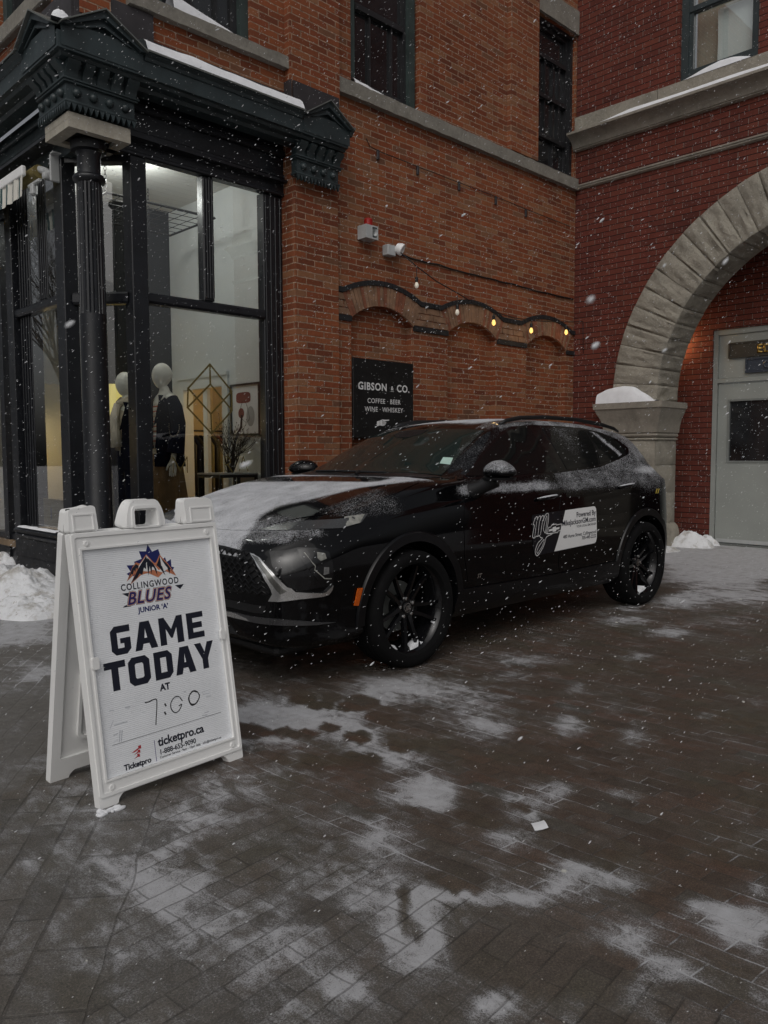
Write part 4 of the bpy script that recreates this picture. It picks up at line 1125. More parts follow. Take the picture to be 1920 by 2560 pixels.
    if skirt:
        sk = B(); rings = []
        for z, rx, ry, am in ((.93, .15, .11, 0), (.80, .185, .14, .006), (.55, .205, .165, .018), (.20, .235, .20, .03), (.06, .245, .21, .034)):
            rings.append([sk.verts.new(((rx+am*cos(9*a))*cos(a), (ry+am*cos(9*a))*sin(a), z)) for a in [2*pi*i/54 for i in range(54)]])
        for a, b in zip(rings, rings[1:]):
            for i in range(54): sk.faces.new((a[i], b[i], b[(i+1) % 54], a[(i+1) % 54]))
        obj('skirt', sk, lower, t, smooth=True, local=True)
    else:
        tr = B()
        for sx in (-1, 1): tube(tr, [(sx*.08, 0, .95), (sx*.095, 0, .72), (sx*.095, 0, .40), (sx*.095, .01, .07)], [.11, .105, .09, .10], 16)
        obj('trousers', tr, lower, t, smooth=60, local=True)
    if scarf:
        sc = B(); tube(sc, [(.06, -.02, 1.44), (0, -.10, 1.40), (-.05, -.02, 1.44)], .04, 10); tube(sc, [(0, -.11, 1.40), (-.02, -.145, 1.25), (.0, -.15, 1.12), (.01, -.145, .98)], [.035, .045, .05, .06], 10)
        obj('scarf', sc, M['cream_cloth'], t, smooth=True, local=True)
    return t
mq = mannequin('mannequin in navy badged jacket, striped shirt and long tan skirt', (3.80, 6.80, 0.36), radians(-96), M['navy_cloth'], M['brown_cloth'], True)
mannequin('mannequin in navy jacket with cream scarf behind the corner post', (3.60, 7.15, 0.36), radians(-80), M['navy_cloth'], M['navy_cloth'], False, True, 0.96)
mannequin('mannequin in olive jacket in the far left side bay', (3.62, 10.35, 0.10), radians(-100), M['olive_cloth'], M['black'], False, False, 0.95)
# badges and the sleeve lettering of the navy jacket
mqm = world_mat(mq)
inv = mqm.inverted()
tocam = Vector((0, 0, 1.22))
bd = B()
def badge(bm, lx, lz, shape, ry=0.142):
    # on the jacket front, local coordinates (a little proud)
    y = -ry*sqrt(max(0.05, 1-(lx/.205)**2))-0.012
    ang = atan2(lx/.205**2, -y/.145**2)
    R = Matrix.Translation((lx, y, lz)) @ Matrix.Rotation(ang, 4, 'Z')
    for lp in shape: bm.faces.new([bm.verts.new(R @ Vector((u, 0, v))) for u, v in lp])
ringpts = [(0.022*cos(2*pi*i/16), 0.024*sin(2*pi*i/16)) for i in range(16)]
for i in range(16):
    a, b = ringpts[i], ringpts[(i+1) % 16]
    badge(bd, .085, 1.235, [[a, b, (b[0]*.75, b[1]*.75), (a[0]*.75, a[1]*.75)]])
badge(bd, .085, 1.235, [[(-.008, -.012), (.008, -.012), (.006, .010), (-.006, .010)]])
badge(bd, .06, 1.10, [[(-.022, .018), (-.004, .004), (0, -.022), (.004, .004), (.022, .018), (.005, .010), (-.005, .010)]])
badge(bd, .07, .90, [[(-.045, -.022), (.045, -.022), (.045, .004), (.038, .024), (-.038, .024), (-.045, .004)]], .150)
obj('badge', bd, M['cream_cloth'], mq, local=True)
sl = B()
for k in range(18):
    a = radians(-200+k*12.5)
    u, v = .055*cos(a), .085*sin(a)
    th = radians(38)+u/.075
    c_, s_ = cos(th), sin(th)
    px_, py_ = .222+.080*s_*0.9, .02-.080*c_
    R = Matrix.Translation((px_, py_, 1.12+v)) @ Matrix.Rotation(th, 4, 'Z')
    for lp in ([(-.004, -.005), (-.0015, -.005), (-.0015, .005), (-.004, .005)], [(-.0015, .003), (.004, .003), (.004, .005), (-.0015, .005)], [(.001, -.005), (.004, -.002), (.003, .001), (-.001, -.001)]):
        sl.faces.new([sl.verts.new(R @ Vector((u_, 0, v_))) for u_, v_ in lp])
obj('sleeve_lettering', sl, M['cream_cloth'], mq, local=True)
# clothes rail in the back room
t = thing('clothes_rail', 'clothes rail of dark garments and one rust jacket in the warm back room', 'clothes rail', (5.75, 9.4, 0.36))
bm = B(); tube(bm, [(5.0, 9.4, 1.55), (6.5, 9.4, 1.55)], .012, 8)
for x in (5.0, 6.5): tube(bm, [(x, 9.4, .36), (x, 9.4, 1.55)], .012, 8)
obj('rail', bm, M['black'], t)
rr = random.Random(11)
for i in range(22):
    x = 5.04+i*.066; b_ = B(); L = rr.uniform(.55, .95); tp = 1.47
    secs = [(x, 9.4, tp-L, .028, .24), (x, 9.4, tp-L*.5, .030, .22), (x, 9.4, tp-.12, .03, .23), (x, 9.4, tp-.03, .02, .12), (x, 9.4, tp+.02, .012, .03)]
    shell(secs, 14, b_)
    obj('garment', b_, M['rust_cloth'] if i in (6, 7, 15) else rr.choice([M['navy_cloth'], M['black'], M['olive_cloth'], M['navy_cloth']]), t, smooth=True)
t = thing('card_sign', 'small yellow card notice propped inside the street window', 'sign', (3.05, 7.5, 0.55))
bm = B(); box(bm, 3.00, 3.012, 7.12, 7.74, 0.56, 0.82); obj('card', bm, M['kraft'], t)
bm = B()
for k in range(4): box(bm, 2.9965, 2.9985, 7.2, 7.36, .62+.03*k, .632+.03*k)
box(bm, 2.9965, 2.9985, 7.50, 7.53, .63, .74)
obj('card_print', bm, M['ink_navy'], t)
# ------------------------------------------------------------------ right building (pressed red brick with the stone arch)
XR = 9.75
rb = thing('arched_brick_building', 'dark red brick building with rock faced stone arch and moulded stone cornice', 'building', (9.8, 3.0, 0))
rw = lambda u, v, d: (XR+d, u, v)
AC, AZ, RO, RI = 2.855, 1.90, 2.686, 2.06
outer = [(6.19, -0.3), (6.19, 9.2), (-1.6, 9.2), (-1.6, -0.3), (AC-2.55, -0.3)] + arc(AC, AZ, 2.60, pi, 0, 40) + [(AC+2.55, -0.3)]
bm = B()
poly_fill(bm, [[(6.19, 5.50), (6.19, 9.2), (-1.6, 9.2), (-1.6, 5.50)], rect(3.80, 4.745, 5.775, 7.6)], lambda u, v: rw(u, v, 0.0))
lp = rect(3.80, 4.745, 5.775, 7.6)
a = [bm.verts.new(rw(u, v, 0)) for u, v in lp]; b = [bm.verts.new(rw(u, v, 0.16)) for u, v in lp]
for i in range(4): bm.faces.new((a[i], a[(i+1) % 4], b[(i+1) % 4], b[i]))
poly_fill(bm, [[(6.19, -0.3), (6.19, 5.55), (-1.6, 5.55), (-1.6, -0.3), (AC-2.58, -0.3), (AC-2.58, AZ)] + arc(AC, AZ, 2.58, pi, 0, 40)[1:-1] + [(AC+2.58, AZ), (AC+2.58, -0.3)]], lambda u, v: rw(u, v, 0.012))
box(bm, 9.765, 13, 6.186, 6.30, -0.3, 9.2)
box(bm, 9.8, 13, -1.6, 6.2, 9.0, 9.1); box(bm, 9.77, 13, -1.7, -1.6, -0.3, 9.2)
obj('brick_wall', bm, M['brick_red'], rb)

# niche behind the arch
bm = B()
XD = 10.72
prism(bm, [[(0.2, -0.2), (1.05, -0.2), (1.05, 2.86), (4.66, 2.86), (4.66, -0.2), (5.5, -0.2), (5.5, 5.0), (0.2, 5.0)]], lambda u, v, d: (XD+d, u, v), 0.0, 0.3)
box(bm, 10.2, XD, 5.42, 5.5, -0.2, 5.0); box(bm, 10.2, XD, 0.2, 0.28, -0.2, 5.0); box(bm, 10.2, XD, 0.28, 5.42, 4.9, 5.0)
obj('porch_wall', bm, M['brick_red'], rb)

def rocky(bm, f, quad, nu, nv, amp, seed, edge=0.16):
    """a rock-faced quad: corners of quad are (p, q) parameters of f(p, q, d), pushed outwards in the middle"""
    (p0, q0), (p1, q1) = quad
    g = []
    for i in range(nu+1):
        row = []
        for j in range(nv+1):
            s, t_ = i/nu, j/nv
            k = min(1, min(s, 1-s)/edge)*min(1, min(t_, 1-t_)/edge)
            nn = noise.fractal(Vector((s*2.1+seed*13.7, t_*1.7+seed*5.1, seed)), 0.85, 2.1, 6)
            row.append(bm.verts.new(f(p0+(p1-p0)*s, q0+(q1-q0)*t_, k*amp*(0.55+0.9*nn))))
        g.append(row)
    for i in range(nu):
        for j in range(nv):
            bm.faces.new((g[i][j], g[i+1][j], g[i+1][j+1], g[i][j+1]))
ring = B()
nv_ = 33
XF, XB = 9.68, 10.25
for k in range(nv_):
    a0, a1 = pi*k/nv_, pi*(k+1)/nv_
    g_ = 0.0013
    fr = lambda an, r, d: (XF-d, AC+r*cos(an), AZ+r*sin(an))
    ri, ro = RI+random.uniform(-.006, .006), RO+random.uniform(-.006, .006)
    rocky(ring, fr, ((a0+g_, ri), (a1-g_, ro)), 10, 18, 0.028, k+1, 0.06)
    fi = lambda an, x, d: (x, AC+(ri-d)*cos(an), AZ+(ri-d)*sin(an))
    rocky(ring, fi, ((a0+g_, XF), (a1-g_, XB)), 7, 10, 0.026, k+60, 0.10)
    for an in (a0+g_, a1-g_):
        ring.faces.new([ring.verts.new(q) for q in (fr(an, ri, 0), fr(an, ro, 0), (XF+.12, AC+ro*cos(an), AZ+ro*sin(an)), (XF+.12, AC+ri*cos(an), AZ+ri*sin(an)))])
    ring.faces.new([ring.verts.new(q) for q in (fr(a0+g_, ro, 0), fr(a1-g_, ro, 0), (XF+.12, AC+ro*cos(a1), AZ+ro*sin(a1)), (XF+.12, AC+ro*cos(a0), AZ+ro*sin(a0)))])
bmesh.ops.recalc_face_normals(ring, faces=ring.faces)
obj('stone_arch', ring, M['stone_rough'], rb, smooth=40)
bm = B()
n = 48
for r0, x0, x1 in ((None, XF+0.02, XB-0.002),):
    for i in range(n):
        a0, a1 = pi*i/n, pi*(i+1)/n
        bm.faces.new([bm.verts.new(q) for q in ((XF+.02, AC+(RI+.01)*cos(a0), AZ+(RI+.01)*sin(a0)), (XF+.02, AC+(RI+.01)*cos(a1), AZ+(RI+.01)*sin(a1)), (XF+.02, AC+(RO-.03)*cos(a1), AZ+(RO-.03)*sin(a1)), (XF+.02, AC+(RO-.03)*cos(a0), AZ+(RO-.03)*sin(a0)))])
        bm.faces.new([bm.verts.new(q) for q in ((XF+.02, AC+(RI+.016)*cos(a0), AZ+(RI+.016)*sin(a0)), (XB, AC+(RI+.016)*cos(a0), AZ+(RI+.016)*sin(a0)), (XB, AC+(RI+.016)*cos(a1), AZ+(RI+.016)*sin(a1)), (XF+.02, AC+(RI+.016)*cos(a1), AZ+(RI+.016)*sin(a1)))])
        bm.faces.new([bm.verts.new(q) for q in ((XB, AC+RI*cos(a0), AZ+RI*sin(a0)), (XB, AC+RI*cos(a1), AZ+RI*sin(a1)), (XB, AC+3.9*cos(a1), AZ+3.9*sin(a1)), (XB, AC+3.9*cos(a0), AZ+3.9*sin(a0)))])
obj('arch_mortar', bm, M['mortar'], rb)

def pier(sgn):
    o_ = lambda y: AC+sgn*(y-AC)      # mirrored about the arch axis
    ys = sorted((o_(4.92), o_(5.50)))
    sh = B(); z = 0.30; k = 0
    for h in (0.42, 0.36, 0.34):
        z1 = z+h-0.008
        for f_, q in ((lambda u, v, d: (XF-d, u, v), ((ys[0]+.004, z), (ys[1]-.004, z1))),
                      (lambda u, v, d: (u, o_(4.92)-sgn*d, v), ((XF, z), (XB, z1)))):
            rocky(sh, f_, q, 10, 8, 0.03, 200+k+sgn*7); k += 1
        z += h
    box(sh, XF+.006, XB, ys[0]+.008, ys[1]-.006, 0.0, 1.42)
    box(sh, XF-.03, XB, ys[0]-.03, ys[1]+.03, 1.40, 1.425, .01, 2)
    bmesh.ops.recalc_face_normals(sh, faces=sh.faces)
    p_ = obj('pier', sh, M['stone_rough'], rb, smooth=40)
    base = B()
    prf = [(0.06, -0.1), (0.075, 0.10), (0.07, 0.20), (0.045, 0.27), (0.01, 0.305), (-0.05, 0.31)]
    pth = [(XB, ys[0]), (XF, ys[0]), (XF, ys[1]), (XB, ys[1])]
    extrude_profile(base, prf, list(reversed(pth)))
    obj('pier_base', base, M['stone_rough'], p_, smooth=50)
    cap = B()
    prf = [(-0.02, 1.43), (0.02, 1.44), (0.035, 1.46), (0.02, 1.485), (0.04, 1.50), (0.05, 1.58), (0.075, 1.68), (0.115, 1.76), (0.125, 1.80), (0.145, 1.81), (0.145, 1.885), (-0.03, 1.90)]
    extrude_profile(cap, prf, list(reversed([(XB, ys[0]), (XF, ys[0]), (XF, ys[1]+(0.10 if sgn > 0 else 0)), (XB-.45, ys[1]+(0.10 if sgn > 0 else 0))])))
    box(cap, XF, XB, ys[0], ys[1], 1.427, 1.89)
    obj('impost_capital', cap, M['stone'], p_, smooth=35)
pier(1); pier(-1)

# cornice, string course, base course of the window
prf = [(-0.05, 5.325), (0.03, 5.33), (0.045, 5.345), (0.035, 5.365), (0.05, 5.375), (0.06, 5.43), (0.095, 5.50), (0.15, 5.555), (0.185, 5.575), (0.185, 5.585), (0.205, 5.59), (0.205, 5.638), (-0.05, 5.645)]
prf = [(o_, 5.325+(z-5.325)*0.66) for o_, z in prf]
obj('stone_cornice', extrude_profile(B(), prf, [(XR, 6.215), (XR, -1.7)]), M['stone'], rb, smooth=35)
prf = [(-0.02, 4.812), (0.012, 4.815), (0.03, 4.83), (0.03, 4.85), (0.042, 4.853), (0.042, 4.872), (-0.02, 4.885)]
obj('string_course', extrude_profile(B(), prf, [(XR, 6.205), (XR, -1.7)]), M['stone'], rb)
bm = B()
ys = [6.195, 5.0, 3.3, 1.9, 0.5, -1.65]
for a, b in zip(ys, ys[1:]): box(bm, XR-.045, XR+.3, b+.004, a-.004, 5.50, 5.768, 0.004)
obj('sill_course', bm, M['stone_rough'], rb)
bm = B()
for y in (5.66, 4.63, 3.55, 2.4): box(bm, XR-.19, XR+.02, y-.004, y+.004, 5.526, 5.5335)
obj('mortar_joint', bm, M['white_paint'], rb)
fr = B()
F = lambda u, v, d: rw(u, v, d)
prism(fr, [rect(3.80, 4.745, 5.77, 7.6), rect(3.86, 4.66, 5.86, 7.5)], F, 0.05, 0.16)
o = obj('window', fr, M['paint_teal'], rb)
sb = B(); prism(sb, [rect(3.86, 4.66, 5.86, 6.63), rect(3.905, 4.61, 5.92, 6.585)], F, 0.085, 0.14); prism(sb, [rect(3.86, 4.66, 6.60, 7.5), rect(3.905, 4.61, 6.66, 7.45)], F, 0.07, 0.12)
obj('sash', sb, M['paint_teal'], o)
g = B(); poly_fill(g, [rect(3.90, 4.615, 5.90, 7.46)], lambda u, v: F(u, v, 0.125)); obj('pane', g, M['glass'], o)
g = B(); prism(g, [rect(3.86, 4.66, 5.86, 7.5)], F, 0.30, 0.32); obj('blind', g, plain('beige_blind', (0.34, 0.30, 0.24), 0.9, var=0.05), o)
g = B(); prism(g, [[(3.90, 5.93), (4.36, 5.93), (4.355, 6.2), (4.365, 6.57), (3.90, 6.57)]], F, 0.20, 0.215); obj('window_card', g, M['white_paint'], o)

# grey double door with transom panel
dr = B()
D = lambda u, v, d: (XD+d, u, v)
prism(dr, [[(1.05, 0.0), (1.11, 0.0), (1.11, 2.16), (4.60, 2.16), (4.60, 0.0), (4.66, 0.0), (4.66, 2.858), (1.05, 2.858)], rect(1.11, 4.60, 2.215, 2.79)], D, 0.03, 0.12)
do = obj('door_frame', dr, M['grey_door'], rb)
bm = B(); prism(bm, [rect(1.115, 4.595, 2.22, 2.785)], D, 0.055, 0.09); obj('transom_panel', bm, M['grey_door'], do)
for y0, y1 in ((3.60, 4.592), (2.60, 3.592), (1.118, 2.59)):
    bm = B(); prism(bm, [rect(y0, y1, 0.025, 2.152), rect(y0+.15, y1-.15, 1.12, 1.915)], D, 0.055, 0.095)
    leaf = obj('door', bm, M['grey_door'], rb)
    bm = B(); prism(bm, [rect(y0+.13, y1-.13, 1.10, 1.935), rect(y0+.155, y1-.155, 1.125, 1.91)], D, 0.045, 0.10); obj('glazing_bead', bm, M['grey_door_dark'], leaf)
    bm = B(); poly_fill(bm, [rect(y0+.15, y1-.15, 1.12, 1.915)], lambda u, v: D(u, v, 0.08)); obj('door_glass', bm, M['dark_glass'], leaf)
    bm = B(); box(bm, XD+.04, XD+.055, y0+.02, y1-.02, 0.03, 0.075); obj('door_sweep', bm, M['grey_plastic'], leaf)
    if y1 > 4:
        for z in (0.25, 1.05, 1.87):
            bm = B(); lathe(bm, [(0.008, 0), (0.008, .10)], 8, Matrix.Translation((XD+.045, 4.597, z))); obj('hinge', bm, M['grey_door_dark'], leaf)
    bm = B(); box(bm, XD+0.0, XD+.03, y0+.05, y0+.075, 0.95, 1.2, .006, 2); box(bm, XD+.03, XD+.056, y0+.05, y0+.075, 0.96, .985); box(bm, XD+.03, XD+.056, y0+.05, y0+.075, 1.165, 1.19); obj('door_handle', bm, M['steel_edge'], leaf)
bm = B(); box(bm, XD-.06, XD+.15, 1.11, 4.6, 0.0, 0.018); obj('threshold', bm, M['steel_edge'], rb)

def plaque(name, label, y0, y1, z0, z1, mat, words, size, tz, y_first, tmat):
    t = thing(name, label, 'sign', (XD+.05, (y0+y1)/2, z0))
    bm = B(); prism(bm, [rect(y0, y1, z0, z1)], D, 0.028, 0.054); obj('board', bm, mat, t)
    bm = B(); prism(bm, [rect(y0, y1, z0, z1), rect(y0+.018, y1-.018, z0+.018, z1-.018)], D, 0.016, 0.030); prism(bm, [rect(y0+.022, y1-.022, z0+.022, z1-.022), rect(y0+.028, y1-.028, z0+.028, z1-.028)], D, 0.022, 0.030); obj('moulding', bm, mat, t)
    tb = text_bm(words, size, 'LEFT', 0.004)
    r = bmesh.ops.extrude_face_region(tb, geom=tb.faces[:]); bmesh.ops.translate(tb, verts=[v for v in r['geom'] if isinstance(v, bmesh.types.BMVert)], vec=(0, 0, 0.012))
    R = Matrix(((0, 0, -1, XD+.030), (-1, 0, 0, y_first), (0, 1, 0, tz), (0, 0, 0, 1)))
    bmesh.ops.transform(tb, matrix=R, verts=tb.verts); bmesh.ops.recalc_face_normals(tb, faces=tb.faces)
    obj('lettering', tb, tmat, t)
plaque('door_plaque', 'dark brown plaque with raised gold letters above the grey door', 2.9, 4.462, 2.475, 2.675, plain('brown_plaque', (0.055, 0.046, 0.034), 0.5), 'ED', 0.155, 2.517, 4.10, M['gold'])
plaque('door_plaque', 'blue grey plaque with a raised letter O hung under the brown plaque', 3.1, 4.236, 2.268, 2.455, plain('blue_plaque', (0.045, 0.055, 0.075), 0.45), 'O', 0.135, 2.313, 4.015, plain('plaque_letter', (0.06, 0.07, 0.085), 0.25))
t = thing('porch_lantern', 'small warm lantern on the brick inside the porch, behind the arch', 'lamp', (10.62, 5.16, 2.70))
bm = B(); lathe(bm, [(.03, .12), (.045, .10), (.055, .09), (.02, .13)], 12); lathe(bm, [(.04, -.06), (.045, -.055), (.045, -.05)], 12); box(bm, .02, .10, -.01, .01, .1, .12); obj('lantern_frame', bm, M['black'], t, local=True)
bm = B(); lathe(bm, [(.03, -.05), (.04, .0), (.042, .09)], 12); obj('lantern_glass', bm, M['bulb'], t, local=True, smooth=True)
lamp_light(t, 'lantern_light', (10.56, 5.10, 2.72), (1.0, 0.68, 0.33), 8, 0.05)
# ------------------------------------------------------------------ things on the alley wall
def wall_text(s, size, xc, z, y, mat, parent, bold=0.0, align='CENTER', sp=1.0, name='lettering'):
    tb = text_bm(s, size, align, bold, 0.0, sp)
    bmesh.ops.transform(tb, matrix=Matrix(((1, 0, 0, xc), (0, 0, -1, y), (0, 1, 0, z), (0, 0, 0, 1))), verts=tb.verts)
    return obj(name, tb, mat, parent)
t = thing('wall_signboard', 'black wall signboard lettered GIBSON & CO. in the first blind arch', 'sign', (6.05, 6.2, 1.41))
bm = B(); box(bm, 5.607, 6.508, 6.18, 6.205, 1.40, 2.225, .003); obj('board', bm, plain('black_sign_board', (0.0045, 0.0045, 0.005), .45), t)
wall_text('GIBSON', .108, 5.885, 1.905, 6.1785, M['white_ink'], t, .0028, sp=1.12)
wall_text('&', .062, 6.175, 1.918, 6.1785, M['white_ink'], t, .001)
bm = B(); box(bm, 6.148, 6.202, 6.1775, 6.1795, 1.902, 1.906); obj('rule', bm, M['white_ink'], t)
wall_text('CO.', .108, 6.345, 1.905, 6.1785, M['white_ink'], t, .0028, sp=1.12)
wall_text('COFFEE \u00b7 BEER', .072, 6.055, 1.768, 6.1785, M['white_ink'], t, .0004, sp=1.08)
wall_text('WINE \u00b7 WHISKEY', .072, 6.055, 1.680, 6.1785, M['white_ink'], t, .0004, sp=1.06)
hb = B()
hand = [[(5.945, 1.575), (5.985, 1.585), (5.985, 1.535), (5.945, 1.525)], [(5.99, 1.588), (6.03, 1.600), (6.06, 1.597), (6.125, 1.600), (6.13, 1.590), (6.06, 1.582), (6.085, 1.572), (6.08, 1.560), (6.072, 1.548), (6.06, 1.538), (6.03, 1.530), (5.99, 1.535)]]
for q in hand:
    prism(hb, [q], lambda u, v, d: (u, d, v), 6.1775, 6.1795)
for q in ([(6.045, 1.580), (6.078, 1.573)], [(6.04, 1.568), (6.074, 1.560)], [(6.035, 1.556), (6.066, 1.549)]):
    pass
obj('pointing_hand', hb, M['white_ink'], t)
bm = B()
for (a, b) in (((6.03, 1.579), (6.078, 1.572)), ((6.03, 1.567), (6.075, 1.560)), ((6.03, 1.554), (6.066, 1.549)), ((6.025, 1.594), (6.03, 1.54))):
    tube(bm, [(a[0], 6.177, a[1]), (b[0], 6.177, b[1])], .0018, 4)
obj('hand_line', bm, M['black'], t)

t = thing('alarm_siren', 'white metal siren box with red strobe on the brick wall', 'siren', (5.78, 6.2, 3.50))
bm = B(); prism(bm, [rect(5.695, 5.865, 3.43, 3.565), rect(5.785, 5.853, 3.445, 3.552)], lambda u, v, d: (u, d, v), 6.065, 6.195); box(bm, 5.70, 5.86, 6.12, 6.19, 3.435, 3.56); obj('housing', bm, M['grey_plastic'], t)
bm = B(); lathe(bm, [(.008, 0), (.012, .02), (.035, .05), (.038, .052)], 20, Matrix.Translation((5.82, 6.118, 3.50)) @ Matrix.Rotation(pi/2, 4, 'X'), cap=False); obj('horn', bm, M['grey_plastic'], t, smooth=True)
bm = B(); lathe(bm, [(.048, 0), (.05, .01), (.05, .018), (.044, .02), (.046, .065), (.036, .078), (0, .082)], 24, Matrix.Translation((5.785, 6.13, 3.566))); obj('strobe', bm, M['red_plastic'], t, smooth=35)
t = thing('floodlight', 'grey round floodlight on a junction box right of the siren', 'lamp', (6.1, 6.2, 3.4))
bm = B(); box(bm, 6.05, 6.17, 6.11, 6.197, 3.325, 3.435, .006); obj('junction_box', bm, M['grey_plastic'], t)
bm = B(); R = Matrix.Translation((6.21, 6.08, 3.40)) @ Matrix.Rotation(radians(35), 4, 'Z') @ Matrix.Rotation(radians(118), 4, 'X')
lathe(bm, [(.02, -.06), (.045, -.05), (.062, -.01), (.066, .02), (.060, .025), (.05, .015), (0, .012)], 26, R); tube(bm, [(6.15, 6.13, 3.38), (6.19, 6.10, 3.39)], .016, 8); obj('lamp_head', bm, M['white_plastic'], t, smooth=35)

def wob(pts, amp, seed, k=8):
    out = []
    for i in range(len(pts)-1):
        a, b = Vector(pts[i]), Vector(pts[i+1])
        for j in range(k):
            q = a.lerp(b, j/k); q.z += noise.noise(Vector((q.x*4, seed, 0)))*amp; out.append(q)
    out.append(Vector(pts[-1])); return out
t = thing('wall_cable', 'black cable clipped along the brick wall above the blind arches', 'cable', (7.9, 6.18, 3.36))
bm = B(); tube(bm, wob([(6.16, 6.175, 3.345), (6.30, 6.185, 3.385), (6.44, 6.187, 3.37), (6.75, 6.187, 3.365), (6.9, 6.187, 3.375), (7.2, 6.187, 3.36), (7.7, 6.187, 3.352), (8.2, 6.187, 3.358), (8.7, 6.187, 3.345), (9.72, 6.187, 3.35)], .012, 2), .0095, 6); obj('cable', bm, M['black'], t, smooth=True)
t = thing('telephone_wire', 'thin dark wire on rusty wall clips below the upper sill', 'wire', (7.2, 6.18, 4.36))
bm = B(); tube(bm, wob([(5.80, 6.17, 4.46), (5.86, 6.182, 4.40), (5.98, 6.18, 4.385), (6.58, 6.18, 4.37), (7.28, 6.18, 4.36), (7.97, 6.18, 4.35), (8.6, 6.18, 4.33), (9.6, 6.18, 4.31)], .006, 9), .0045, 5); obj('cable', bm, M['black'], t)
for x, z in ((5.985, 4.375), (6.59, 4.36), (7.29, 4.35), (7.98, 4.335), (8.60, 4.31)):
    bm = B(); box(bm, x-.016, x+.016, 6.176, 6.198, z-.075, z+.025, .004); obj('wall_clip', bm, M['lead'], t)
t = thing('string_lights', 'black string of festoon bulbs drooping along the alley wall, three lit', 'string lights', (7.6, 6.0, 3.0))
P0 = [Vector(p) for p in ((6.19, 6.06, 3.36), (6.33, 5.96, 3.22), (6.62, 5.93, 3.10), (6.97, 5.92, 3.015), (7.25, 5.94, 2.955), (7.65, 5.96, 2.905), (8.1, 5.98, 2.885), (8.5, 6.0, 2.90), (9.0, 6.02, 2.945), (9.5, 6.03, 3.0), (9.72, 6.03, 3.03))]
bm = B(); tube(bm, P0, .006, 6); tube(bm, [(9.72, 6.03, 3.03), (9.74, 6.03, 2.6)], .004, 5); obj('flex', bm, M['black'], t, smooth=True)
for x, y, z, lit in ((6.33, 5.96, 3.20, 0), (6.95, 5.92, 2.985, 0), (7.66, 5.96, 2.885, 1), (8.46, 5.99, 2.88, 1), (9.28, 6.01, 2.945, 1)):
    bm = B(); dz = .09 if not lit else .02
    tube(bm, [(x, y, z+.01), (x, y, z-dz)], .004, 5); lathe(bm, [(.013, 0), (.018, -.012), (.018, -.05), (.013, -.055)][::-1], 12, Matrix.Translation((x, y, z-dz)))
    s = obj('socket', bm, M['black'], t)
    bm = B(); lathe(bm, [(.010, -.052), (.016, -.065), (.023, -.086), (.020, -.106), (.008, -.118), (0, -.120)][::-1], 14, Matrix.Translation((x, y, z-dz)))
    b = obj('bulb', bm, M['bulb' if lit else 'bulb_dim'], s, smooth=True)
    if lit: lamp_light(t, 'bulb_light', (x, y-.02, z-dz-.17), (1.0, .68, .30), 0.55, .03)

# awning over the street window
t = thing('striped_awning', 'rolled retractable awning with a green and cream striped valance', 'awning', (2.72, 8.5, 3.6))
bm = B(); tube(bm, [(2.78, 6.98, 3.615), (2.78, 11.5, 3.615)], .055, 16); obj('roller', bm, M['kraft'], t, smooth=40)
bm = B(); box(bm, 2.66, 2.70, 7.05, 11.5, 3.575, 3.66, .012, 3); obj('front_bar', bm, M['white_plastic'], t)
bm = B()
for i in range(120):
    y0, y1 = 7.05+4.4*i/120, 7.05+4.4*(i+1)/120
    w_ = lambda y: 2.672+.008*sin(y*38)
    zb = lambda y: 3.41-.012*abs(sin(y*11))
    bm.faces.new([bm.verts.new(q) for q in ((w_(y0), y0, 3.58), (w_(y1), y1, 3.58), (w_(y1)-.01, y1, zb(y1)), (w_(y0)-.01, y0, zb(y0)))])
obj('valance', bm, M['awning'], t)
bm = B(); box(bm, 2.80, 2.88, 6.80, 6.825, 3.50, 3.72, .006); box(bm, 2.76, 2.87, 6.83, 6.90, 3.52, 3.58, .02, 2); tube(bm, [(2.86, 6.86, 3.55), (2.80, 6.90, 3.60), (2.79, 6.99, 3.635)], .030, 10); box(bm, 2.80, 2.87, 6.74, 6.80, 3.715, 3.725); obj('end_bracket', bm, M['grey_plastic'], t)
bm = B(); box(bm, 2.72, 2.75, 6.86, 7.10, 3.49, 3.52, .008); box(bm, 2.71, 2.76, 6.97, 7.03, 3.41, 3.50, .012); tube(bm, [(2.735, 7.00+.02*cos(2*pi*i/12), 3.365+.032*sin(2*pi*i/12)) for i in range(13)], .006, 6); obj('folding_arm', bm, M['grey_plastic'], t)

# ------------------------------------------------------------------ A-frame pavement sign
ASX, ASY = 1.174, 2.608
SANG = radians(5.2)
sg = thing('pavement_sign', 'white plastic A-frame sign reading GAME TODAY AT 7:00', 'sign', (ASX, ASY, 0), SANG)
LEAN = math.asin(.165/1.045)
SW = .632
Mf = Matrix.Rotation(-LEAN, 4, 'X')                        # panel frame: x along, z up the slope, -y towards the reader
Mb = Matrix.Translation((0, .385, 0)) @ Matrix.Rotation(LEAN, 4, 'X')
def rounded(pts, r, n=5):
    """round the corners of a polygon"""
    out = []; m_ = len(pts)
    for i in range(m_):
        p0, p1, p2 = Vector(pts[i-1]), Vector(pts[i]), Vector(pts[(i+1) % m_])
        a = (p0-p1); b = (p2-p1); rr_ = min(r, a.length*.45, b.length*.45)
        a = p1+a.normalized()*rr_; b = p1+b.normalized()*rr_
        for k in range(n+1):
            t_ = k/n; out.append(tuple(a*(1-t_)**2+p1*2*t_*(1-t_)+b*t_*t_))
    return out
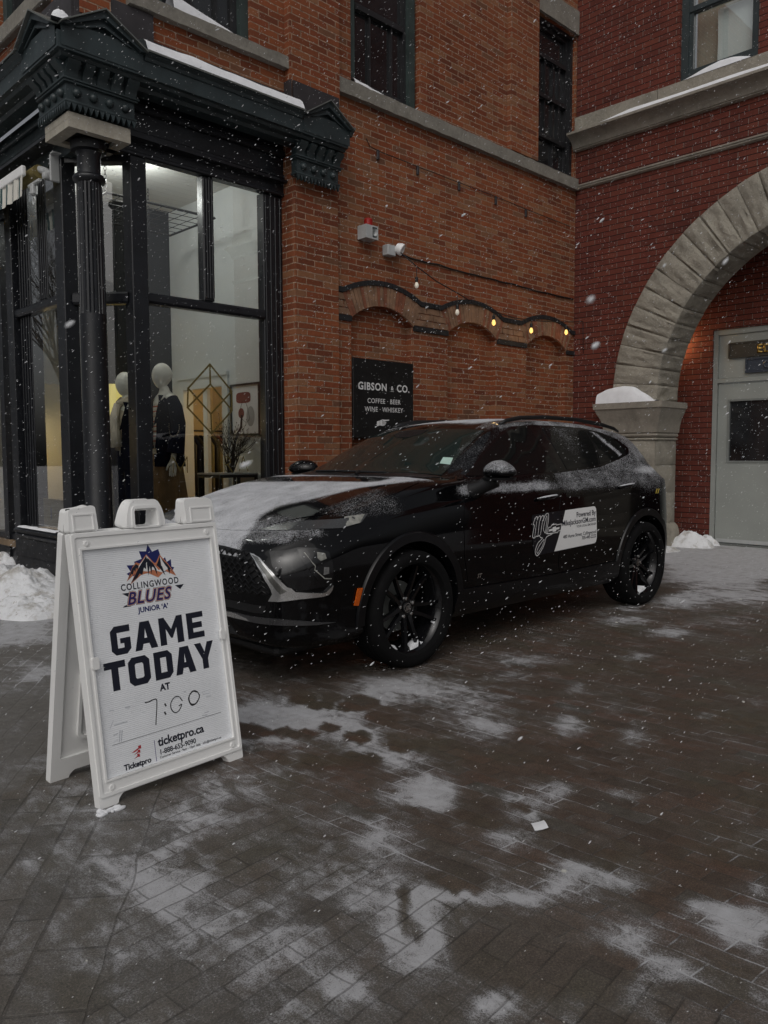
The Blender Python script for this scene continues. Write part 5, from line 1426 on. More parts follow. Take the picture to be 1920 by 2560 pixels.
def leaf(Mx, name, front):
    f = lambda u, v, d: Mx @ Vector((u, d, v))
    s = 1 if front else -1
    y0, y1 = (0.0, .034) if front else (-.034, 0.0)
    bm = B()
    # foot, stiles and bottom rail as one outline with the board window
    out = [(0, 0), (.072, 0), (.075, .016), (.094, .032), (.538, .032), (.555, .014), (.558, 0), (SW, 0), (SW, .962), (0, .962)]
    out = rounded(out, .007, 3)
    prism(bm, [out, rect(.036, .596, .09, .90)], f, y0, y1)
    # raised edge bead round the frame
    e = s*-.005
    prism(bm, [rounded(rect(.003, .629, .036, .958), .012), rounded(rect(.014, .618, .048, .945), .01)], f, (y0 if front else y1)+e, (y0 if front else y1)+.001*s)
    prism(bm, [rect(.030, .602, .084, .906), rect(.037, .595, .091, .899)], f, (y0 if front else y1)+e*.9, (y0 if front else y1)+.001*s)
    o = obj(name, bm, M['white_plastic'], sg, local=True)
    for q, u0, u1 in ((rounded([(0, .964), (.112, .964), (.108, 1.052), (.090, 1.058), (.06, 1.05), (.004, 1.045)], .012), .016, .097), (rounded([(.492, .964), (SW, .964), (SW-.006, 1.052), (.60, 1.064), (.490, 1.062)], .014), .513, .615)):
        tp = B(); prism(tp, [q], f, y0-.001, y1+.001)
        prism(tp, [rect(u0, u1, .968, 1.028), rect(u0+.005, u1-.005, .973, 1.023)], f, (y0 if front else y1)-s*.004, (y0 if front else y1))
        obj('hinge_tab', tp, M['white_plastic'], o, local=True)
    hd = B()
    prism(hd, [rounded([(.222, .964), (.395, .964), (.385, 1.03), (.365, 1.068), (.255, 1.068), (.235, 1.03)], .022), rounded([(.258, .966), (.360, .966), (.357, 1.032), (.262, 1.032)], .012)], f, y0-.004, y1+.004)
    prism(hd, [rounded([(.245, .960), (.373, .960), (.367, 1.046), (.252, 1.046)], .02), rounded([(.257, .966), (.361, .966), (.358, 1.034), (.261, 1.034)], .012)], f, y0-.009, y0-.0041)
    obj('handle', hd, M['white_plastic'], o, local=True)
    for u, v in ((.058, .922), (.580, .924), (.052, .062), (.585, .062)):
        bn = B(); lathe(bn, [(.011, 0), (.0105, .004), (.006, .005), (.0, .004)], 16, Mx @ Matrix.Translation((u, (y0 if front else y1), v)) @ Matrix.Rotation(pi/2*s, 4, 'X')); obj('boss', bn, M['white_plastic'], o, local=True)
    for u0, u1, v0, v1 in ((.026, .052, .478, .520), (.586, .606, .486, .526)):
        bn = B(); prism(bn, [rounded(rect(u0, u1, v0, v1), .008)], f, (y0 if front else y1)-s*.012, (y0 if front else y1)+s*.002); obj('board_clip', bn, M['white_plastic'], o, local=True)
    return o
lf = leaf(Mf, 'front_leaf', True); lb = leaf(Mb, 'rear_leaf', False)
f = lambda u, v, d: Mf @ Vector((u, d, v))
bm = B(); prism(bm, [rect(.037, .595, .091, .899)], lambda u, v, d: (u, d, v), .008, .016)
bd_ = obj('message_board', bm, M['board'], lf, local=True); bd_.rotation_euler = (-LEAN, 0, 0)
bm = B(); prism(bm, [rect(.037, .595, .091, .899)], lambda u, v, d: Mb @ Vector((u, d, v)), -.022, -.012)
for k in range(3):
    for v0 in (.15, .52): prism(bm, [rounded(rect(.10+.165*k, .21+.165*k, v0, v0+.28), .03), rounded(rect(.112+.165*k, .198+.165*k, v0+.012, v0+.268), .026)], lambda u, v, d: Mb @ Vector((u, d, v)), -.036, -.0225)
obj('rear_board', bm, M['white_plastic'], lb, local=True)
bm = B()
for u in (.01, .10, .50, .61): lathe(bm, [(.006, 0), (.006, .012)], 10, Matrix.Translation((u, .188, 1.028)) @ Matrix.Rotation(pi/2, 4, 'Y'))
obj('hinge_pin', bm, M['steel_edge'], lf, local=True)

# printing (u, v on the board; each ink a layer a hair above the one below)
DB = .0078
def ink(name, polys, mat, lay=1, bm=None):
    bm = bm or B()
    for q in polys:
        q2 = [q] if not isinstance(q[0][0], (tuple, list)) else q
        poly_fill(bm, q2, lambda u, v: (u, DB-.0003*lay, v))
    o = obj(name, bm, mat, bd_, local=True)
    return o
def itext(name, s, size, u, v, mat, bold=0, align='LEFT', sp=1.0, shear=0, lay=1, sx=1.0):
    tb = text_bm(s, size, align, bold, shear, sp)
    for q in tb.verts: q.co = Vector((u+q.co.x*sx, DB-.0003*lay, v+q.co.y))
    return obj(name, tb, mat, bd_, local=True)
def ch(u0, u1, v0, v1, c):     # chamfered block
    return [(u0+c, v0), (u1-c, v0), (u1, v0+c), (u1, v1-c), (u1-c, v1), (u0+c, v1), (u0, v1-c), (u0, v0+c)]
def O_(u0, u1, v0, v1, w=.027, c=.017): return [ch(u0, u1, v0, v1, c), ch(u0+w, u1-w, v0+w*.9, v1-w*.9, .005)]
def A_(u0, u1, v0, v1, w=.029):
    m_ = (u0+u1)/2; h_ = v1-v0
    return [[(u0, v0), (u0+w, v0), (u0+w+.007, v0+.022), (u1-w-.007, v0+.022), (u1-w, v0), (u1, v0), (m_+.020, v1), (m_-.020, v1)], [(u0+w+.0135, v0+.043), (m_, v1-.026), (u1-w-.0135, v0+.043)]]
v0, v1 = .509, .613
G_ = [(.132, v0), (.176, v0), (.194, v0+.017), (.194, .568), (.152, .568), (.152, .549), (.167, .549), (.167, v0+.024), (.141, v0+.024), (.141, v1-.024), (.194, v1-.024), (.194, v1), (.132, v1), (.115, v1-.017), (.115, v0+.017)]
M__ = [(.318, v0), (.346, v0), (.346, .570), (.366, .532), (.374, .532), (.394, .570), (.394, v0), (.424, v0), (.424, v1), (.398, v1), (.370, .566), (.342, v1), (.318, v1)]
E__ = [(.443, v0+.003), (.521, v0+.003), (.521, v0+.026), (.470, v0+.026), (.470, .551), (.513, .551), (.513, .574), (.470, .574), (.470, v1-.022), (.521, v1-.022), (.521, v1), (.443, v1)]
ink('headline', [G_, A_(.209, .306, v0, v1), M__, E__], M['ink_navy'])
v0, v1 = .386, .490
T__ = [(.104, v0), (.132, v0), (.132, v1-.025), (.161, v1-.025), (.161, v1), (.076, v1), (.076, v1-.025), (.104, v1-.025)]
D__ = [[(.280, v0), (.342, v0), (.360, v0+.018), (.360, v1-.018), (.342, v1), (.280, v1)], [(.307, v0+.024), (.333, v0+.024), (.333, v1-.024), (.307, v1-.024)]]
Y__ = [(.497, v0), (.524, v0), (.524, .425), (.556, v1), (.526, v1), (.5105, .452), (.495, v1), (.465, v1), (.497, .425)]
ink('headline', [T__, O_(.172, .261, v0, v1), D__, A_(.370, .463, v0, v1), Y__], M['ink_navy'])
itext('at_word', 'AT', .034, .315, .345, M['ink_navy'], .0014, 'CENTER')
# team emblem: maple points, peaks, two lines of name
star = [(.310, .898), (.300, .872), (.270, .875), (.278, .846), (.245, .838), (.248, .826), (.212, .828), (.226, .803), (.208, .797), (.222, .785), (.30, .790), (.405, .785), (.416, .799), (.404, .802), (.405, .831), (.385, .823), (.380, .842), (.365, .832), (.354, .876), (.326, .868)]
ink('emblem_points', [star], M['ink_blue'], 1)
orange = [(.207, .770), (.234, .818), (.252, .832), (.267, .826), (.299, .858), (.328, .822), (.337, .822), (.357, .851), (.372, .832), (.386, .816), (.405, .790), (.418, .768), (.396, .788), (.392, .770), (.380, .792), (.371, .767), (.350, .800), (.338, .770), (.322, .808), (.311, .778), (.303, .806), (.297, .773), (.288, .808), (.275, .782), (.258, .778), (.220, .760), (.247, .797), (.238, .786)]
ink('emblem_outline', [[(.205, .768), (.236, .820), (.252, .835), (.268, .829), (.299, .861), (.329, .825), (.337, .825), (.357, .854), (.373, .835), (.388, .818), (.407, .790), (.421, .765), (.372, .790), (.340, .768), (.298, .790), (.268, .786), (.219, .756), (.244, .795)]], M['ink_orange'], 2)
ink('emblem_snow', [[(.299, .856), (.327, .819), (.345, .795), (.36, .80), (.357, .846), (.374, .826), (.400, .790), (.385, .795), (.36, .785), (.32, .80), (.30, .795), (.275, .80), (.25, .785), (.262, .82)]], M['ink_white'], 3)
black_peaks = [[(.209, .771), (.234, .815), (.251, .829), (.262, .82), (.253, .808), (.250, .816), (.245, .800), (.240, .808), (.233, .79), (.228, .795)],
               [(.222, .761), (.262, .815), (.298, .855), (.302, .835), (.294, .828), (.292, .805), (.283, .812), (.272, .785), (.262, .792), (.250, .778)],
               [(.302, .848), (.326, .821), (.336, .80), (.337, .775), (.325, .808), (.318, .812), (.312, .784), (.308, .815), (.298, .78), (.297, .825)],
               [(.357, .849), (.345, .826), (.338, .815), (.348, .806), (.372, .772), (.362, .808), (.358, .812)],
               [(.360, .842), (.373, .828), (.388, .812), (.416, .769), (.397, .794), (.391, .776), (.384, .802), (.378, .808), (.370, .822)]]
ink('emblem_rock', black_peaks, M['ink_navy'], 4)
itext('team_place', 'COLLINGWOOD', .0335, .178, .737, M['ink_navy'], .0007, 'LEFT', 1.20, 0, 1, .86)
for lay, grow, m_ in ((1, .0052, M['ink_navy']), (2, .0040, M['ink_white']), (3, .0028, M['ink_orange']), (4, .0010, M['ink_blue'])):
    itext('team_name', 'BLUES', .064, .196, .683, m_, grow, 'LEFT', 1.12, .30, lay, .98)
ink('name_flash', [[(.180, .727), (.215, .727), (.205, .712)], [(.178, .676), (.212, .676), (.216, .686), (.186, .682)], [(.41, .729), (.451, .729), (.432, .712)]], M['ink_navy'], 1)
itext('league', "JUNIOR \u2018A\u2019", .0265, .240, .648, M['ink_blue'], .0010, 'LEFT', 1.02, 0, 1)
# hand-written time
def pen(bm, pts, r=.0017, lay=1, sub=5):
    P_ = pts; out = []
    n = len(P_)
    for i in range(n-1):
        p0, p1, p2, p3 = P_[max(0, i-1)], P_[i], P_[i+1], P_[min(n-1, i+2)]
        for k in range(sub):
            t_ = k/sub; out.append(tuple(.5*((2*b)+(-a+c)*t_+(2*a-5*b+4*c-d)*t_*t_+(-a+3*b-3*c+d)*t_**3) for a, b, c, d in zip(p0, p1, p2, p3)))
    out.append(P_[-1])
    for a, b in zip(out, out[1:]):
        d = Vector((b[0]-a[0], b[1]-a[1]))
        if d.length < 1e-6: continue
        e = d.normalized()*r*.4; s_ = Vector((-d.y, d.x)).normalized()*r*.5
        a2, b2 = Vector(a)-e, Vector(b)+e
        bm.faces.new([bm.verts.new((q.x, DB-.0003*lay, q.y)) for q in (a2+s_, a2-s_, b2-s_, b2+s_)])
for strokes in (
    [([(.224, .318), (.24, .317), (.255, .320), (.272, .318), (.270, .29), (.262, .25), (.258, .228)], .0040)],
    [([(.306, .293), (.309, .286)], .0065)], [([(.301, .263), (.304, .256)], .0065)],
    [([(.383, .287), (.370, .306), (.350, .308), (.332, .290), (.331, .268), (.345, .251), (.364, .255), (.378, .274), (.366, .272)], .0040)],
    [([(.452, .305), (.436, .311), (.416, .298), (.412, .280), (.424, .260), (.445, .264), (.462, .284), (.456, .304), (.438, .313), (.420, .303), (.414, .285), (.420, .268), (.438, .262), (.457, .276), (.464, .292)], .0040)]):
    bm = B()
    for q, r in strokes: pen(bm, q, r)
    obj('handwritten_digit', bm, M['marker'], bd_, local=True)
bm = B(); rr = random.Random(5)
for k in range(26):
    u, v = rr.uniform(.08, .50), rr.uniform(.205, .34); L = rr.uniform(.008, .04)
    if .2 < u < .47 and rr.random() < .5: continue
    pen(bm, [(u, v), (u+L, v+rr.uniform(-.003, .003))], rr.uniform(.001, .004), 1, 1)
pen(bm, [(.104, .206), (.112, .245)], .004); pen(bm, [(.112, .206), (.120, .243)], .004); pen(bm, [(.075, .262), (.090, .285)], .002)
obj('marker_smear', bm, plain('marker_smear_film', (0.58, 0.60, 0.64), .5, var=.1), bd_, local=True)
ink('rule', [rect(.076, .555, .2000, .2013)], M['ink_navy'])
ink('divider', [rect(.2425, .2448, .096, .173)], M['ink_purple'])
itext('web_address', 'ticketpro.ca', .0445, .258, .147, M['ink_navy'], .0012, 'LEFT', .97)
itext('phone_number', '1-888-655-9090', .0262, .259, .1155, M['ink_navy'], .0006, 'LEFT', .97)
itext('small_print', 'Customer Service \u00b7 9am - 10pm daily \u00b7 info@ticketpro.ca', .0122, .259, .1015, M['ink_navy'], .0002, 'LEFT', 1.0)
itext('vendor_name', 'Ticketpro', .0285, .111, .1005, M['ink_navy'], .0010, 'LEFT', .98)
ink('vendor_mark', [[(.146, .154), (.176, .165), (.175, .172), (.187, .172), (.187, .160), (.178, .161), (.160, .153)], [(.154, .143), (.172, .153), (.172, .158), (.182, .157), (.182, .146), (.173, .148)], [(.154, .130), (.169, .139), (.168, .145), (.178, .144), (.179, .132), (.170, .134)]], M['ink_red'])

# ------------------------------------------------------------------ lying snow
def drift(name, label, path, prof, mat='snow', n=40, seed=1, group=None, rough=.006):
    """ridge of snow: path(t) -> point on the ledge; prof(t) -> (width, height); across(t) -> unit vector over the ledge"""
    bm = B(); rows_ = []
    k = 8
    for i in range(n+1):
        t_ = i/n; p, ac = path(t_); w, h = prof(t_); row_ = []
        for j in range(k+1):
            s = j/k; hh = h*sin(pi*min(1, max(0, s)))**.55 if 0 < j < k else 0
            q = p + ac*(w*(s)) + Vector((0, 0, hh + (noise.noise(Vector((t_*9, s*3, seed)))*rough if 0 < j < k else 0)))
            row_.append(bm.verts.new(q))
        rows_.append(row_)
    for a, b in zip(rows_, rows_[1:]):
        for j in range(k): bm.faces.new((a[j], b[j], b[j+1], a[j+1]))
    bmesh.ops.recalc_face_normals(bm, faces=bm.faces)
    av = sum((f_.normal for f_ in bm.faces), Vector())
    if av.z < 0: bmesh.ops.reverse_faces(bm, faces=bm.faces[:])
    o = obj(name, bm, M[mat], smooth=True)
    return tag(o, label, 'snow', group)
nz_ = lambda t_, s: .5+.5*noise.noise(Vector((t_*5, s, 1.7)))
drift('snow_drift', 'long snow drift lying on top of the right building stone cornice', lambda t_: (Vector((9.57, 6.10-4.3*t_, 5.530)), Vector((1, 0, 0))), lambda t_: (.15, (.05+.06*nz_(t_, 3))*min(1, t_*5+.1)), seed=3)
drift('snow_drift', 'deep snow drift heaped on the sill of the upper right window', lambda t_: (Vector((9.70, 4.66-.84*t_, 5.768)), Vector((1, 0, 0))), lambda t_: (.17, .012+.11*sin(pi*min(1, t_*1.05))**.8*(.7+.4*t_)), seed=4)
drift('snow_drift', 'snow drift curving up on the sill of the left upper window', lambda t_: (Vector((3.60+.62*t_, 6.14, 4.913)), Vector((0, 1, 0))), lambda t_: (.16, .02+.14*(1-t_)**.8), seed=5)
drift('snow_drift', 'snow drift on the sill of the middle upper window', lambda t_: (Vector((5.64+.66*t_, 6.145, 4.943)), Vector((0, 1, 0))), lambda t_: (.16, .008+.085*(1-t_)), seed=6)
drift('snow_drift', 'thin snow line on the long sill right of the middle window', lambda t_: (Vector((7.35+.75*t_, 6.135, 4.944)), Vector((0, 1, 0))), lambda t_: (.05, .012*sin(pi*t_)+.003), seed=7)
drift('snow_drift', 'snow strip on the shop cornice between its two gables', lambda t_: (Vector((3.22+1.56*t_, 5.895, 4.374)), Vector((0, 1, 0))), lambda t_: (.29, .115+.03*nz_(t_, 8)), seed=8)
drift('snow_drift', 'snow patch in the valley of the corner gables', lambda t_: (Vector((2.48+.14*t_, 5.92-.02*t_, 4.37)), Vector((.3, 1, 0))), lambda t_: (.25, .10*sin(pi*t_)**.5+.01), seed=9, n=12)
drift('snow_drift', 'snow patch on the right end of the shop cornice', lambda t_: (Vector((5.36+.03*t_, 5.93, 4.35)), Vector((0, 1, 0))), lambda t_: (.22, .02), seed=10, n=8)
drift('snow_drift', 'rounded snow cap on the stone impost capital behind the car', lambda t_: (Vector((9.555, 5.72-.84*t_, 1.888)), Vector((1, 0, 0))), lambda t_: (.14+.06*sin(pi*t_), .02+.20*sin(pi*min(1, .12+t_*.95))**.55*(1-.55*smooth01(.55, 1, t_))), seed=11, rough=.012)
drift('snow_drift', 'thin snow on the cill of the street window', lambda t_: (Vector((2.82, 7.90-.9*t_, .548)), Vector((1, 0, 0))), lambda t_: (.10, .012), seed=12)

def pile(name, label, c, rx, ry, h, seed, rot=0.0, mat='snow_dirty', lumps=10):
    bm = B(); n, k = 90, 30; rows_ = []
    for j in range(k+1):
        r = j/k; row_ = []
        for i in range(n):
            a = 2*pi*i/n
            edge = 1+.22*noise.noise(Vector((cos(a)*1.6, sin(a)*1.6, seed)))
            x, y = rx*r*edge*cos(a), ry*r*edge*sin(a)
            X_, Y_ = x*cos(rot)-y*sin(rot), x*sin(rot)+y*cos(rot)
            hh = h*(1-r*r)**.8*(.65+.7*(.5+.5*noise.fractal(Vector((X_*3.2, Y_*3.2, seed)), 1, 2, 4)))+(.16*h*noise.noise(Vector((X_*11, Y_*11, seed)))+.10*h*noise.noise(Vector((X_*27, Y_*27, seed))))*(1-r*r)
            row_.append(bm.verts.new((c[0]+X_, c[1]+Y_, ground_h(c[0]+X_, c[1]+Y_)-.01+max(0, hh))))
        rows_.append(row_)
    for a, b in zip(rows_, rows_[1:]):
        for i in range(n): bm.faces.new((a[i], b[i], b[(i+1) % n], a[(i+1) % n]))
    bmesh.ops.remove_doubles(bm, verts=bm.verts, dist=1e-4)
    bmesh.ops.recalc_face_normals(bm, faces=bm.faces)
    o = obj(name, bm, M[mat], smooth=True)
    return tag(o, label, 'snow pile')
pile('snow_pile', 'lumpy snow bank by the shopfront plinth at the left', (2.52, 7.00), .42, .66, .24, 2, .2)
pile('snow_pile', 'low snow mound in front of the snow bank at the left', (2.33, 6.35), .30, .38, .13, 5, .4)
pile('snow_pile', 'small snow lump against the dark doorway at the far left', (3.0, 8.75), .14, .22, .12, 7)
pile('snow_pile', 'cleared snow pile between the stone pier and the grey door', (10.25, 4.66), .22, .30, .19, 9, .3)
pile('snow_pile', 'small snow lump at the grey door frame', (10.55, 4.60), .12, .16, .14, 12)
pile('snow_pile', 'broken snow crumbs at the foot of the stone pier', (9.55, 4.75), .28, .22, .07, 14)
pile('snow_pile', 'ploughed snow behind the parked car', (9.0, 5.3), .5, .4, .10, 15)

# litter: a square of paper and a blob of snow under the sign foot
pb = B()
g = [[pb.verts.new((2.103+.036*i/5+.034*j/3, 1.457-.028*i/5+.041*j/3, .004+.008*(i/5)**2+.003*sin(j))) for j in range(4)] for i in range(6)]
for i in range(5):
    for j in range(3): pb.faces.new((g[i][j], g[i+1][j], g[i+1][j+1], g[i][j+1]))
tag(obj('paper_scrap', pb, M['paper'], smooth=True), 'small white square of paper lying on the wet brick paving', 'paper')
sb = B(); rr = random.Random(21)
for i in range(16):
    bmesh.ops.create_icosphere(sb, subdivisions=2, radius=1, matrix=Matrix.Translation((1.185+rr.uniform(-.03, .055), 2.575+rr.uniform(-.02, .02), .004)) @ Matrix.Diagonal((rr.uniform(.006, .022), rr.uniform(.005, .011), rr.uniform(.004, .010), 1)))
tag(obj('snow_crumb', sb, M['snow'], smooth=True), 'squeezed crumb of snow under the front left foot of the pavement sign', 'snow')
# ice grit and salt strewn over the paving
gb = B(); rr = random.Random(33)
for i in range(900):
    x, y = rr.uniform(.6, 7.5), rr.uniform(.4, 3.9)
    s = rr.uniform(.0010, .0026) if rr.random() < .985 else rr.uniform(.005, .009)
    t_ = B()
    bmesh.ops.create_icosphere(gb, subdivisions=1, radius=1, matrix=Matrix.Translation((x, y, s*.35)) @ Matrix.Rotation(rr.uniform(0, 6), 4, 'Z') @ Matrix.Diagonal((s*1.3, s, s*.6, 1)))
    t_.free()
tag(obj('ice_grit', gb, plain('ice_grit', (.45, .44, .41), .6)), kind='stuff')
# ------------------------------------------------------------------ the black car (local x from nose to tail, near side negative y)
CAR = Vector((2.36, 4.02, 0.0))
car = thing('parked_car', 'black snow dusted crossover car with a dealer magnet on its doors', 'car', CAR)

def interp(knots):
    """monotone-ish cubic through (x, v) knots"""
    xs = [k[0] for k in knots]; ys = [k[1] for k in knots]; n = len(xs)
    d = [(ys[i+1]-ys[i])/(xs[i+1]-xs[i]) for i in range(n-1)]
    mm = [d[0]] + [0.0 if d[i-1]*d[i] <= 0 else 2*d[i-1]*d[i]/(d[i-1]+d[i]) for i in range(1, n-1)] + [d[-1]]
    def f(x):
        if x <= xs[0]: return ys[0]
        if x >= xs[-1]: return ys[-1]
        i = max(k for k in range(n-1) if xs[k] <= x)
        h = xs[i+1]-xs[i]; t = (x-xs[i])/h
        return (ys[i]*(1+2*t)*(1-t)**2 + mm[i]*h*t*(1-t)**2 + ys[i+1]*t*t*(3-2*t) + mm[i+1]*h*t*t*(t-1))
    return f
W_ = interp([(0, .66), (.03, .735), (.08, .795), (.15, .845), (.24, .885), (.40, .903), (.9, .906), (1.5, .900), (2.3, .898), (3.1, .902), (3.6, .908), (3.9, .906), (4.03, .882), (4.2, .798), (4.35, .722), (4.48, .656), (4.58, .598), (4.62, .56), (4.64, .51)])
ZB = interp([(0, .27), (.10, .22), (.4, .20), (1.2, .205), (3.4, .21), (4.2, .25), (4.64, .34)])
ZT = interp([(0, .70), (.02, .745), (.06, .78), (.14, .815), (.30, .885), (.55, .965), (.95, 1.045), (1.17, 1.078), (1.25, 1.095), (1.5, 1.205), (1.75, 1.318), (1.95, 1.402), (2.12, 1.448), (2.35, 1.480), (2.7, 1.500), (3.1, 1.492), (3.5, 1.458), (3.8, 1.425), (3.90, 1.408), (3.94, 1.37), (4.1, 1.275), (4.3, 1.165), (4.47, 1.09), (4.56, 1.055), (4.60, .99), (4.64, .88)])
# side window / pillar edge (where glass meets roof rail or windscreen); on the bonnet just a point of its surface
EY = interp([(0, .44), (.15, .60), (.55, .68), (1.0, .72), (1.30, .725), (1.42, .715), (1.75, .635), (2.05, .575), (2.3, .555), (3.2, .555), (3.7, .565), (3.9, .565), (4.2, .545), (4.45, .51), (4.6, .46), (4.64, .40)])
EZ = interp([(0, .695), (.06, .765), (.14, .795), (.30, .865), (.55, .948), (.95, 1.037), (1.20, 1.068), (1.30, 1.07), (1.42, 1.075), (1.75, 1.235), (2.05, 1.375), (2.2, 1.418), (2.45, 1.445), (2.8, 1.457), (3.2, 1.445), (3.55, 1.415), (3.8, 1.385), (3.90, 1.365), (3.95, 1.32), (4.15, 1.205), (4.35, 1.115), (4.5, 1.06), (4.58, 1.02), (4.64, .87)])
BY = interp([(0, .55), (.06, .67), (.15, .745), (.30, .80), (.6, .825), (1.2, .83), (1.5, .815), (2.2, .800), (3.2, .795), (3.6, .775), (3.9, .735), (4.1, .69), (4.3, .63), (4.48, .575), (4.6, .52), (4.64, .47)])
BZ = interp([(0, .685), (.06, .735), (.15, .775), (.30, .828), (.55, .895), (.95, .985), (1.30, 1.04), (1.5, 1.050), (2.0, 1.065), (2.6, 1.085), (3.1, 1.112), (3.4, 1.160), (3.65, 1.205), (3.9, 1.175), (4.2, 1.085), (4.45, 1.01), (4.58, .97), (4.64, .85)])
SH = interp([(0, .64), (.06, .68), (.15, .715), (.30, .765), (.6, .84), (1.0, .90), (1.5, .945), (2.3, .962), (3.1, .985), (3.6, 1.02), (4.0, 1.01), (4.3, .985), (4.5, .94), (4.6, .90), (4.64, .80)])
def section(x):
    w, zb, zt, ey, ez, by, bz, sh = (q(x) for q in (W_, ZB, ZT, EY, EZ, BY, BZ, SH))
    green = smooth01(1.25, 1.6, x)*(1-smooth01(3.95, 4.25, x))     # 1 where there is a glasshouse
    P = [(0, zb), (w*.55, zb), (w-.09, zb+.01), (w-.035, zb+.06), (w-.012, .42), (w, .60), (w-.004, min(.76, sh-.06)), (w-.022, sh-.02), (w-.045, sh+.012)]
    hollow = 0.010*green
    P += [((w-.045)*.5+by*.5, (sh+.012)*.5+bz*.5), (by, bz)]
    for t in (.33, .67): P.append((by+(ey-by)*t+.018*green*sin(pi*t), bz+(ez-bz)*t+.006*sin(pi*t)))
    P.append((ey, ez))
    cr = zt-ez
    for t in (.12, .3, .55, .8, 1.0):
        y = ey*(1-t)
        P.append((y, ez+cr*(1-(1-t)**2)**0.75 if green > .5 else ez+cr*(1-(1-t)**2)))
    # a raised crease along the bonnet sides
    return P
XS_ = sorted(set([round(q, 4) for q in [0, .01, .02, .03, .045, .06, .08, .10, .125, .15, .18, .21, .25] + [.3+.035*i for i in range(124)] + [1.22, 1.25, 1.28, 4.56, 4.58, 4.59, 4.605, 4.615, 4.625, 4.633, 4.64] if q <= 4.64]))
def spline_sec(P, m=3):
    out = []
    n = len(P)
    for i in range(n-1):
        p0, p1, p2, p3 = P[max(i-1, 0)], P[i], P[i+1], P[min(i+2, n-1)]
        for k in range(m):
            t = k/m
            f = lambda a, b, c, d: 0.5*((2*b)+(-a+c)*t+(2*a-5*b+4*c-d)*t*t+(-a+3*b-3*c+d)*t**3)
            l = lambda a, b, c, d: b+(c-b)*t
            q = f if i > 2 else l
            out.append((q(p0[0], p1[0], p2[0], p3[0]), q(p0[1], p1[1], p2[1], p3[1])))
    out.append(P[-1])
    return out
def car_body():
    bm = B(); rings = []
    for x in XS_:
        s = spline_sec(section(x))
        full = [(-y, z) for y, z in s] + [(y, z) for y, z in reversed(s[1:-1])]   # closed loop, starts at the bottom centre, near side first
        rings.append([bm.verts.new((x, y, z)) for y, z in full])
    n = len(rings[0])
    for a, b in zip(rings, rings[1:]):
        for i in range(n): bm.faces.new((a[i], b[i], b[(i+1) % n], a[(i+1) % n]))
    for r, sgn in ((rings[0], 1), (rings[-1], -1)):
        c = bm.verts.new((r[0].co.x - sgn*0.012, 0, sum(v.co.z for v in r)/n))
        for i in range(n):
            q = (r[i], r[(i+1) % n], c)
            bm.faces.new(q if sgn > 0 else tuple(reversed(q)))
    bmesh.ops.recalc_face_normals(bm, faces=bm.faces)
    return bm
_b = car_body()
BODY = BVHTree.FromBMesh(_b)
_b.free()
WX = (0.935, 3.635); WR = 0.338
# ---- finishes
def car_paint(name='black_car_paint', basecol=(0.0022, 0.0022, 0.0028), grain=150.0, rough=0.07, coat=0.22, spec=0.22):
    t = NT(name)
    O = t.new('TexCoord').outputs['Object']
    a = t.new('Attribute'); a.attribute_name = 'dust'; d = a.outputs['Fac']
    fine = t.math('ADD', t.math('MULTIPLY', t.noise(O, grain, 3.0, 0.75), 0.5), t.math('MULTIPLY', t.noise(O, grain*2.6, 2.0, 0.7), 0.5))
    med = t.noise(O, 7.0, 4.0, 0.6)
    w = t.noise(t.comb(*[t.math('MULTIPLY', q, k) for q, k in zip(t.sep(O), (6.0, 30.0, 10.0))]), 1.0, 4.0)     # wind-blown streaks
    cv = t.math('ADD', d, t.math('MULTIPLY', t.math('ADD', t.math('MULTIPLY_ADD', med, 0.24, -0.12), t.math('MULTIPLY_ADD', w, 0.26, -0.13)), t.rng(d, 0.02, 0.25)))
    m_ = t.rng(t.math('SUBTRACT', t.math('MULTIPLY_ADD', fine, 2.6, -0.8), t.math('SUBTRACT', 1.05, cv)), -0.05, 0.22)
    t.base(t.mix(m_, (*basecol, 1), t.mix(t.rng(med, .3, .7), (0.46, 0.47, 0.50, 1), (0.60, 0.61, 0.64, 1))))
    t.rough(t.math('MULTIPLY_ADD', m_, 0.8, rough)); t.spec(spec)
    t.setv(t.p.inputs['Coat Weight'], t.math('MULTIPLY_ADD', m_, -coat, coat)); t.p.inputs['Coat Roughness'].default_value = 0.03
    t.bump(t.math('MULTIPLY', m_, 1.0), 0.5, 0.004)
    return t.m
PAINT = car_paint()
CGLASS = car_paint('tinted_car_glass', (0.005, 0.006, 0.0065), 130.0, 0.04, 0.0, 0.35)
WGLASS = car_paint('green_windscreen_glass', (0.016, 0.023, 0.021), 130.0, 0.05, 0.0, 0.22)
CLAD = car_paint('black_cladding', (0.004, 0.004, 0.005), 150.0, 0.30, 0.0, 0.35)
DRLM = car_paint('frosted_lamp_strip', (0.055, 0.057, 0.06), 170.0, 0.2, 0.3)

